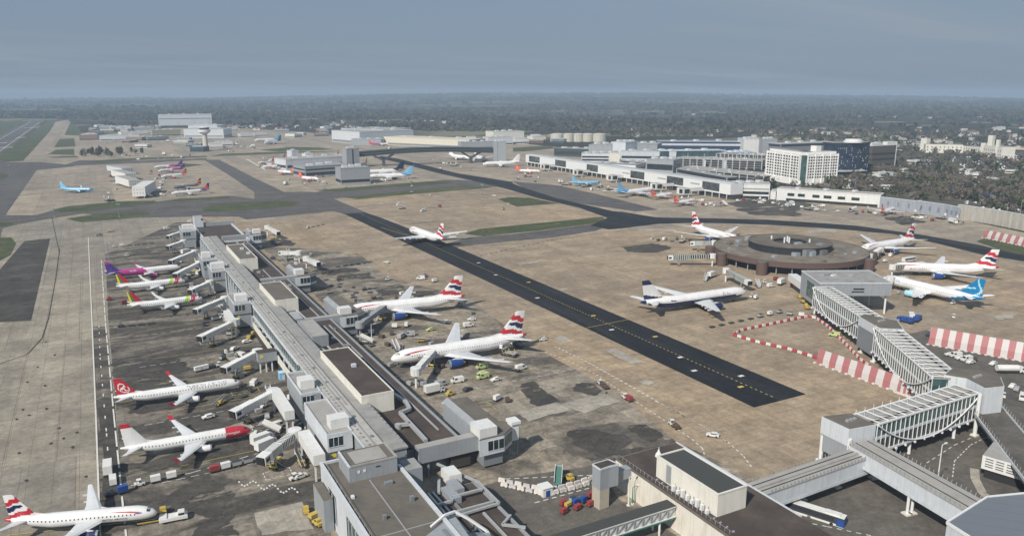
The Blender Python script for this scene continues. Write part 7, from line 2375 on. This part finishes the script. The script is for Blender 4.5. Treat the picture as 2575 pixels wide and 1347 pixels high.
def barriers(pix, label, group, step=2.6, cols=(REDB, WHITEB), h=1.25):
    P = [g(*p) for p in pix]
    carry, k_ = 0., 0
    for a, b in zip(P[:-1], P[1:]):
        d = b-a; ln = d.length; d.normalize()
        s_ = carry
        while s_ < ln:
            c = a+d*s_
            key = 'bar_'+cols[k_ % 2].name
            if key not in VP:
                m = MB(); side_prism(m, [(-1.15, .12), (1.15, .12), (1.15, .5), (1.0, h), (-1.0, h), (-1.15, .5)], .55, cols[k_ % 2]); m.box(-1, -.42, 0, -.4, .42, .3, cols[k_ % 2]); m.box(.4, -.42, 0, 1, .42, .3, cols[k_ % 2])
                o = m.build('barrier_block'); VP[key] = o
            else:
                o = VP[key].copy(); C.objects.link(o)
            o.location = (c.x, c.y, .3)
            o.rotation_euler = (0, 0, math.atan2(d.y, d.x))
            tag(o, ('red' if cols[k_ % 2] is REDB else 'white')+label, 'barrier', group)
            s_ += step; k_ += 1
        carry = s_-ln
barriers([(1848, 843), (1862, 834), (2030, 798), (2052, 803)], ' plastic barrier block in the line closing off the tan apron by the bridge head', 'barrier blocks on the tan apron')
barriers([(2052, 803), (2080, 822), (2110, 852), (2138, 880), (2160, 905), (2200, 935), (2250, 975)], ' plastic barrier block in the chain running under the glazed bridge', 'barrier blocks under the glazed bridge')
barriers([(1848, 846), (1900, 862), (1980, 880), (2050, 902)], ' plastic barrier block in the line leading to the striped blast screen', 'barrier blocks on the tan apron', 2.6, h=1.9)
barriers([(2185, 1137), (2262, 1116), (2300, 1105)], ' barrier block under the teal-paned bridge over the road', 'barrier blocks under the teal bridge', 2.6)
barriers([(1262, 1213), (1330, 1228), (1370, 1236)], ' barrier block in the left row by the small gatehouse', 'white barrier blocks by the gatehouse', 2.7, (WHITEB, SLATW), 1.1)
barriers([(1268, 1224), (1330, 1238), (1372, 1248)], ' barrier block in the left row by the small gatehouse', 'white barrier blocks by the gatehouse', 2.7, (WHITEB, SLATW), 1.1)
barriers([(1392, 1234), (1440, 1222), (1490, 1206)], ' barrier block in the rows between gatehouse and stair tower', 'white barrier blocks by the gatehouse', 2.7, (WHITEB, SLATW), 1.1)
barriers([(1396, 1243), (1445, 1231), (1490, 1216)], ' barrier block in the rows between gatehouse and stair tower', 'white barrier blocks by the gatehouse', 2.7, (WHITEB, SLATW), 1.1)
# curved ramp walls of the elevated road at the right edge
ER = thing('elevated_road', 'elevated road with railings swinging down along the right edge', 'road bridge', g(2500, 1090))
P = [g(2465, 1010, 7), g(2500, 1055, 7), g(2560, 1130, 7), g(2640, 1230, 7), g(2720, 1340, 7)]
m = MB()
for a, b in zip(P[:-1], P[1:]):
    m.bar(a, b, 11, 1.2, ROADM)
m.build('deck', ER, tuple(ER.location))
m = MB()
for a, b in zip(P[:-1], P[1:]):
    d = (b-a).normalized(); n = Vector((d.y, -d.x, 0))
    for s_ in (-5.4, 5.4):
        m.bar(a+n*s_+Vector((0, 0, .6)), b+n*s_+Vector((0, 0, .6)), .3, .9, CLAD_L)
        k_ = int((b-a).length/2.2)
        for i in range(k_):
            p = a+(b-a)*(i/k_)+n*s_
            m.bar((p.x, p.y, p.z+1), (p.x, p.y, p.z+2.6), .14, .14, STEELG)
m.build('railing', ER, tuple(ER.location))
for p in P[1:4]:
    m = MB(); m.box(p.x-1, p.y-1, 0, p.x+1, p.y+1, 6.4, CLAD); m.build('pillar', ER, tuple(ER.location))
CP2 = thing('ramp_building', 'white louvred wedge building inside the road loop at the right edge', 'building', g(2520, 1225))
q = [g(2463, 1200), g(2575, 1235), g(2640, 1215), g(2580, 1180), g(2490, 1165)]
m = MB(); m.prism(q, 3.2, 7.5, WHITEP, ROOF_P); m.prism([p+(g(2540, 1200)-p)*.12 for p in q], 0, 3.18, DARK); m.build('wall', CP2, tuple(CP2.location))
m = MB()
a, b = q[0], q[1]
d = (b-a); n = Vector((d.y, -d.x, 0)).normalized()
if n.dot(a) > 0: n = -n
for z in (4.2, 4.9, 5.8, 6.6):
    for u in (.08, .32, .56, .78):
        p, r_ = a+d*u+n*.1, a+d*(u+.18)+n*.1
        m.add([(p.x, p.y, z), (r_.x, r_.y, z), (r_.x, r_.y, z+.25), (p.x, p.y, z+.25)], [(0, 1, 2, 3)], DARK)
m.build('louvre', CP2, tuple(CP2.location))
KB = MB()
kp = [g(2450, 1180), g(2452, 1205), g(2470, 1240), g(2510, 1275), g(2600, 1310), g(2700, 1330)]
for a, b in zip(kp[:-1], kp[1:]):
    KB.bar((a.x, a.y, .1), (b.x, b.y, .1), 2.5, .5, PALE)
    KB.bar((a.x-1.5, a.y-1.2, .31), (b.x-1.5, b.y-1.2, .31), .3, .03, YELL_L)
tag(KB.build('kerb'), kind='structure')

# ------------------------------------------------------------------ posts
def mast(name, label, px, py, h, m_=STEELG, arms=2, r=.16, group=None):
    b = g(px, py)
    T = thing(name, label, 'lamp post', b, 0, group)
    m = MB(); m.tube((0, 0, 0), (0, 0, h), r*1.4, m_, 8, r*.7); m.box(-.4, -.4, 0, .4, .4, .5, CREAM); m.build('pole', T)
    m = MB()
    if arms == 2:
        m.bar((-1.6, 0, h), (1.6, 0, h), .2, .2, m_)
        for x in (-1.5, -.5, .5, 1.5):
            m.box(x-.3, -.35, h-.25, x+.3, .35, h+.1, STEELW)
    else:
        m.bar((0, 0, h), (1.8, 0, h+.25), .14, .14, m_); m.box(1.3, -.25, h+.1, 2.2, .25, h+.35, STEELW)
    m.build('lamp', T)
    return T
mast('lamp_post', 'white lamp post behind the long white-walled walkway', 2352, 1250, ztop((2352, 1250), 1118), STEELW, 1)
mast('lamp_post', 'green and white banded pole in front of the cream wall by the stair tower', 1580, 1272, 9, STEELW, 1)
T = mast('lamp_post', 'short green pole beside the banded one near the cream wall', 1590, 1268, 5.5, GREENP, 1)
GM = 'thin floodlight masts of the far stands'
for px, py, h in ((700, 418, 30), (735, 432, 28), (1213, 500, 16), (300, 545, 12), (275, 660, 14), (137, 545, 9), (25, 440, 14), (1100, 345, 22), (1450, 360, 18), (845, 330, 16), (590, 372, 20), (1042, 442, 20)):
    mast('floodlight_mast', 'thin floodlight mast standing on the open airfield among the far stands', px, py, h, CLAD_D, 2, .22, GM)
GL = 'street lamps among the trees on the right'
for px, py in ((2240, 400), (2300, 430), (2352, 455), (2400, 470), (2415, 500), (2455, 508), (2488, 515), (2520, 522), (2540, 470), (2495, 455), (2560, 500), (2430, 420), (2450, 400), (2365, 440), (2280, 470), (2150, 475), (2565, 540), (2530, 545)):
    mast('street_lamp', 'slim street lamp among the brown trees on the right', px, py, 13, STEELG, 1, .2, GL)
mast('lamp_post', 'lamp post standing right of the pier beside the white van', 935, 862, 9, STEELW, 1)
mast('lamp_post', 'lamp post behind the round satellite nearest the concrete wall', 2310, 540, 14, STEELG, 2)
# ------------------------------------------------------------------ trees, woods, houses, parked cars
def leafm(name, c):
    m = mat(name, c, .9, var=.35, scale=.25, spec=.1)
    return m
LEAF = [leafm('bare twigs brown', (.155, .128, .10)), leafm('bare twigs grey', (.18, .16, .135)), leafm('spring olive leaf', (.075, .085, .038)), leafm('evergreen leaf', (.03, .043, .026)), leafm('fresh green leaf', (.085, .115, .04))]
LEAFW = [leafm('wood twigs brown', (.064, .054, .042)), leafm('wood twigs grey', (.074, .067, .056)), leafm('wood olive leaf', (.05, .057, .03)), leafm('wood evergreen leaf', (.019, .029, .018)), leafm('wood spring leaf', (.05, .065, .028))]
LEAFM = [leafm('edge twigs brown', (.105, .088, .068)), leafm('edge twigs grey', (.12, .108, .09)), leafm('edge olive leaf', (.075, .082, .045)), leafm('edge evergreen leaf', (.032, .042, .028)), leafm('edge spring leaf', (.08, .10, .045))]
BARK = mat('bark', (.09, .075, .06), .95, var=.3)

def clump_quads(cx, cy, cz, rx, rz, n, size, rg):
    """n leaf clumps spread through an ellipsoid: returns (n*4, 3) corner points"""
    d = rg.normal(size=(n, 3))
    d /= np.linalg.norm(d, axis=1)[:, None]
    rad = rg.uniform(.35, 1, n)**.5
    lump = 1+.28*np.sin(d[:, 0]*4.1+cx)+.22*np.sin(d[:, 1]*5.3+cy)
    c = np.stack([cx+d[:, 0]*rad*rx*lump, cy+d[:, 1]*rad*rx*lump, cz+d[:, 2]*rad*rz*lump], 1)
    a = rg.normal(size=(n, 3)); a /= np.linalg.norm(a, axis=1)[:, None]
    b = np.cross(a, rg.normal(size=(n, 3))); b /= np.linalg.norm(b, axis=1)[:, None]
    s1 = rg.uniform(.6, 1.4, n)[:, None]*size
    s2 = rg.uniform(.5, 1.1, n)[:, None]*size
    return np.stack([c-a*s1-b*s2*.6, c+a*s1-b*s2, c+a*s1*.8+b*s2, c-a*s1*.9+b*s2*.8], 1).reshape(-1, 3)

def np_mesh(name, V, mi, mats_):
    me = bpy.data.meshes.new(name)
    nq = len(V)//4
    me.vertices.add(len(V)); me.vertices.foreach_set('co', V.astype(np.float32).ravel())
    me.loops.add(len(V)); me.loops.foreach_set('vertex_index', np.arange(len(V), dtype=np.int32))
    me.polygons.add(nq); me.polygons.foreach_set('loop_start', np.arange(0, len(V), 4, dtype=np.int32))
    for m in mats_:
        me.materials.append(m)
    me.polygons.foreach_set('material_index', mi.astype(np.int32))
    me.update(calc_edges=True)
    return me

TP = []
def tree_proto(kind, h, rx, rz, leaf, second, n, size):
    T = thing(kind, 'x', 'tree')
    rg = np.random.default_rng(len(TP)+3)
    m = MB()
    m.tube((0, 0, 0), (0, 0, h*.45), h*.028, BARK, 7, h*.016)
    for i in range(7):
        a = i*2.4
        z0 = h*(.25+.04*i)
        m.tube((0, 0, z0), (math.cos(a)*rx*.7, math.sin(a)*rx*.7, z0+h*.28), h*.011, BARK, 5, h*.004)
    m.build('trunk', T)
    V = clump_quads(0, 0, h-rz, rx, rz, n, size, rg)
    me = np_mesh('crown', V, (rg.random(n) < .3).astype(int), [leaf, second])
    o = bpy.data.objects.new('crown', me); C.objects.link(o); o.parent = T
    TP.append([T, False])
tree_proto('bare_tree', 11, 4.2, 4.4, LEAF[0], LEAF[1], 300, .55)
tree_proto('bare_tree', 9, 3.8, 3.6, LEAF[1], LEAF[0], 260, .5)
tree_proto('olive_tree', 10, 4.4, 4.0, LEAF[2], LEAF[0], 300, .6)
tree_proto('evergreen_tree', 12, 3.4, 5.2, LEAF[3], LEAF[2], 320, .6)
tree_proto('leafy_tree', 8, 3.6, 3.2, LEAF[4], LEAF[2], 240, .55)
TL = ['bare brown tree in the wooded strip on the right', 'bare grey tree in the wooded strip on the right', 'olive budding tree in the wooded strip on the right', 'dark evergreen tree in the wooded strip on the right', 'small fresh green tree in the wooded strip on the right']
def plant_tree(k_, x, y, s_, label, group):
    T, used = TP[k_]
    rz = rl.uniform(0, 6.28)
    if not used:
        T.location = (x, y, 0); T.rotation_euler = (0, 0, rz); T['label'] = label; T['group'] = group; T.scale = (s_, s_, s_)
        TP[k_][1] = True
    else:
        copy_thing(T, (x, y, 0), rz, label, group, s_)
def in_poly(x, y, q):
    c = False
    j = len(q)-1
    for i in range(len(q)):
        if (q[i][1] > y) != (q[j][1] > y) and x < (q[j][0]-q[i][0])*(y-q[i][1])/(q[j][1]-q[i][1])+q[i][0]:
            c = not c
        j = i
    return c
STRIP = [(1850, 470), (1930, 462), (2000, 474), (2100, 470), (2200, 462), (2260, 448), (2330, 440), (2575, 470), (2575, 545), (2420, 506), (2300, 490), (2220, 480), (2100, 482), (1950, 468)]
STRIP2 = [(2190, 445), (2250, 385), (2330, 400), (2520, 408), (2580, 420), (2580, 470), (2300, 440)]
KEEP = [(2380, 385, 2575, 432)]
npl = 0
while npl < 215:
    x, y = rl.uniform(1840, 2590), rl.uniform(383, 545)
    if not (in_poly(x, y, STRIP) or (in_poly(x, y, STRIP2) and rl.random() < .6)):
        continue
    if 1925 < x < 2188 and y < 462:
        continue
    if any(a < x < c and b < y < d for a, b, c, d in KEEP) and rl.random() < .8:
        continue
    p = g(x, y)
    k_ = rl.choices(range(5), (6, 5, 3, .5, .5))[0]
    plant_tree(k_, p.x, p.y, rl.uniform(.65, 1.15), TL[k_], 'trees of the wooded strip on the right')
    npl += 1
for i in range(34):
    x, y = (rl.uniform(2340, 2500), rl.uniform(386, 402)) if i < 22 else (rl.uniform(2192, 2256), rl.uniform(428, 446))
    p = g(x, y)
    k_ = rl.choice((0, 1, 0, 2))
    plant_tree(k_, p.x, p.y, rl.uniform(.9, 1.3), 'budding tree before the cream mansion or the brown office block', 'trees before the mansion and office')
for i in range(26):
    x, y = (rl.uniform(206, 282), rl.uniform(384, 394)) if i < 18 else (rl.uniform(295, 360), rl.uniform(382, 390))
    p = g(x, y)
    plant_tree((3, 2, 3, 1)[i % 4], p.x, p.y, rl.uniform(.7, 1.2), 'dark tree in the copse on the far left of the airfield', 'dark trees on the far left of the airfield')

# woods: everything beyond that reads as one mass
class Acc:
    def __init__(s): s.V, s.m = [], []
    def add(s, V, k_, n): s.V.append(V); s.m.append(np.where(rng.random(n) < .75, k_, (k_+1) % 5))
def sector(n, r0, r1, a0, a1):
    a = rng.uniform(a0, a1, n)+PH
    r = np.sqrt(rng.uniform(r0*r0, r1*r1, n))
    return r*np.sin(a), r*np.cos(a), r
AIRF = [(p.x, p.y) for p in (g(*q) for q in [(-500, 1420), (-420, 480), (-100, 330), (70, 298), (215, 300), (215, 320), (420, 326), (470, 318), (560, 318), (760, 326), (840, 322), (1000, 330), (1200, 332), (1380, 330), (1530, 336), (1560, 352), (1900, 345), (1960, 356), (2110, 358), (2260, 380), (2240, 445), (2000, 470), (1850, 470), (2120, 488), (2250, 505), (2420, 512), (2900, 640), (2900, 1420)])]
def forest(name, label, n, r0, r1, rad, height, nq, thr, seed, open_=.0):
    acc = Acc()
    X, Y, Rr = sector(n, r0, r1, -.66, .66)
    nrm = np.sin(X*.0021+1.3*np.sin(Y*.0017))+np.sin(Y*.0026+1.7*np.sin(X*.0013)+seed)+.6*np.sin(X*.0071+Y*.0053)
    for x, y, r, q in zip(X, Y, Rr, nrm):
        if q < thr and rng.random() > open_:
            continue
        if in_poly(x, y, AIRF):
            continue
        s_ = rng.uniform(.6, 1.25)
        k_ = int(rng.choice(5, p=(.34, .22, .22, .18, .04)))
        hh = height*s_
        acc.add(clump_quads(x, y, hill_h(x, y)+hh*.5, rad*s_, hh*.5, nq, rad*.28*s_*(1 if nq > 20 else 1.3), rng), k_, nq)
    V = np.concatenate(acc.V); mi = np.concatenate(acc.m)
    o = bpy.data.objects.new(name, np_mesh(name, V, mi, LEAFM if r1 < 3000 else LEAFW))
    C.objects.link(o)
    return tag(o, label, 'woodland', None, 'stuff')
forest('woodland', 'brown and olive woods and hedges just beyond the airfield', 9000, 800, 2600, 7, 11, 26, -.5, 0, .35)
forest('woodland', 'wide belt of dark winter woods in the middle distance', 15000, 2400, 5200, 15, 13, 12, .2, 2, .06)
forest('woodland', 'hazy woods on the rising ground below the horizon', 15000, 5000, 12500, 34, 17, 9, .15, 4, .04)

HW_ = [mat('house wall '+n, c, .8, var=.08) for n, c in (('white', (.50, .49, .46)), ('brick', (.26, .15, .11)), ('cream', (.5, .46, .37)))]
HR_ = [mat('house roof '+n, c, .85, var=.2) for n, c in (('slate', (.12, .12, .125)), ('tile', (.17, .09, .065)), ('pale', (.34, .34, .34)))]
HM = []
for i in range(5):
    for _ in (0,):
        m = MB()
        w, l_, h = 4+i*.6, 6+i*1.2, 5.2
        wm, rm = HW_[(0, 1, 0, 2, 0)[i]], HR_[(0, 1, 1, 0, 2)[i]]
        m.box(-l_, -w, 0, l_, w, h, wm)
        m.add([(-l_-.4, -w-.4, h), (l_+.4, -w-.4, h), (l_+.4, 0, h+3), (-l_-.4, 0, h+3), (l_+.4, w+.4, h), (-l_-.4, w+.4, h)], [(0, 1, 2, 3), (3, 2, 4, 5)], rm)
        m.add([(-l_, -w, h), (-l_, w, h), (-l_, 0, h+2.9), (l_, -w, h), (l_, w, h), (l_, 0, h+2.9)], [(0, 1, 2), (3, 4, 5)], wm)
        m.box(-l_*.5-.5, -.5, h+1.5, -l_*.5+.5, .5, h+4.2, HW_[1])
        for u in (-.6, -.1, .45):
            m.box(l_*u, -w-.06, 1, l_*u+1.3, -w-.01, 2.3, GLASS)
            m.box(l_*u, -w-.06, 3.3, l_*u+1.3, -w-.01, 4.5, GLASS)
        o = m.build('house'); C.objects.unlink(o); HM.append(o.data); bpy.data.objects.remove(o)
nh_ = 0
for (x0, y0, x1, y1, n, lb) in ((830, 306, 1170, 326, 85, 'small house in the town beyond the cream cargo shed'), (1990, 322, 2575, 352, 55, 'small house among the woods on the right beyond the hotels'), (2240, 352, 2575, 380, 26, 'small house near the cream mansion among the trees'),
                                (560, 318, 800, 328, 26, 'small house on the edge of the far stands right of the hangar'), (230, 318, 400, 330, 22, 'small house left of the big hangar'), (1560, 318, 2000, 345, 22, 'small house in the woods behind the navy terminal block'), (300, 270, 2500, 300, 26, 'lone pale house on the distant wooded rise')):
    for i in range(n):
        p = g(rl.uniform(x0, x1), rl.uniform(y0, y1))
        o = bpy.data.objects.new('house', rl.choice(HM))
        C.objects.link(o)
        o.location = (p.x, p.y, hill_h(p.x, p.y)); o.rotation_euler = (0, 0, rl.uniform(0, PI))
        s_ = rl.uniform(.7, 1.15)
        o.scale = (s_, s_, s_)
        tag(o, lb, 'house', 'houses beyond the airfield')
# landside ground, roads and parked cars on the right
LAND = ground_mat('landside verge', (.085, .08, .05), (.10, .09, .065), blotch=((.06, .07, .035), .7, (.02, .02, .1)), fine=.4, big=.01)
st('verge', [(1840, 472), (1930, 464), (2000, 472), (2230, 448), (2260, 380), (2600, 380), (2900, 560), (2700, 612), (2575, 578), (2410, 549), (2300, 530), (2214, 520), (2100, 505), (1950, 500)], LAND, .05)
CARP = ground_mat('car park asphalt', (.085, .083, .082), (.11, .106, .1), joints=5, jdepth=-.25, fine=.3)
st('car_park_ground', [(2380, 388), (2575, 385), (2640, 420), (2560, 436), (2420, 420)], CARP, .12)
st('car_park_ground', [(2100, 452), (2230, 462), (2330, 476), (2240, 482), (2090, 470)], CARP, .12)
mk = MB()
for pts, w in (((( 1850, 468), (2000, 478), (2200, 486), (2400, 502), (2600, 540)), 8), (((2090, 448), (2250, 468), (2420, 482), (2640, 512)), 14), (((2250, 402), (2300, 440), (2380, 478)), 9), (((2190, 350), (2400, 365), (2600, 372)), 12), (((2200, 420), (2400, 440), (2600, 452)), 10), (((2000, 345), (2200, 352)), 10)):
    strip(mk, gp(pts), w, ROADM, .17)
tag(mk.build('road'), kind='structure')
def far_car(x, y, ang, lb, grp):
    k_ = rl.choice(['car', 'car', 'cardark', 'cargrey', 'carlime' if False else 'car'])
    me = VP['_far'].get(k_) or VP['_far'].get('car')
    o = bpy.data.objects.new('parked_car', me); C.objects.link(o)
    p = g(x, y)
    o.location = (p.x, p.y, .2); o.rotation_euler = (0, 0, ang); o.scale = (1.15, 1.15, 1.15)
    tag(o, lb, 'car', grp)
for i in range(95):
    far_car(rl.uniform(2392, 2590), rl.uniform(389, 428), .5, 'tiny car in the crowded car park below the cream mansion', 'cars parked among the trees on the right')
for i in range(30):
    far_car(rl.uniform(2105, 2310), rl.uniform(460, 478), 1.2, 'tiny car parked between the dark hotel and the low white pier', 'cars parked among the trees on the right')
for i in range(26):
    far_car(rl.uniform(2420, 2575), rl.uniform(505, 530), 1., 'tiny car behind the curved concrete wall', 'cars parked among the trees on the right')
for T, a, b, n_, z in CPK:
    for i in range(20):
        p = a+(b-a)*rl.uniform(.03, .97)+n_*rl.uniform(4, 40)
        o = bpy.data.objects.new('parked_car', VP['_far'].get(rl.choice(['car', 'cargrey'])) or VP['_far']['car']); C.objects.link(o)
        o.location = (p.x, p.y, z-.15); o.rotation_euler = (0, 0, rl.choice([0, PI/2])); o.scale = (1.15, 1.15, 1.15)
        tag(o, 'tiny car on the roof of the open car park decks', 'car', 'cars on the car park decks')

# ------------------------------------------------------------------ the air
hm = bpy.data.materials.new('haze')
hm.use_nodes = True
t = hm.node_tree
t.nodes.clear()
ho = t.nodes.new('ShaderNodeOutputMaterial')
pv = t.nodes.new('ShaderNodeVolumePrincipled')
pv.inputs['Color'].default_value = (.50, .645, .82, 1)
pv.inputs['Density'].default_value = 1.35e-4
pv.inputs['Anisotropy'].default_value = 0
L(t, pv.outputs[0], ho.inputs['Volume'])
m = MB()
m.box(-17000, -17000, -62, 17000, 17000, 150, hm)
tag(m.build('haze'), 'pale blue haze lying over the airfield and the far woods', 'haze', None, 'stuff')
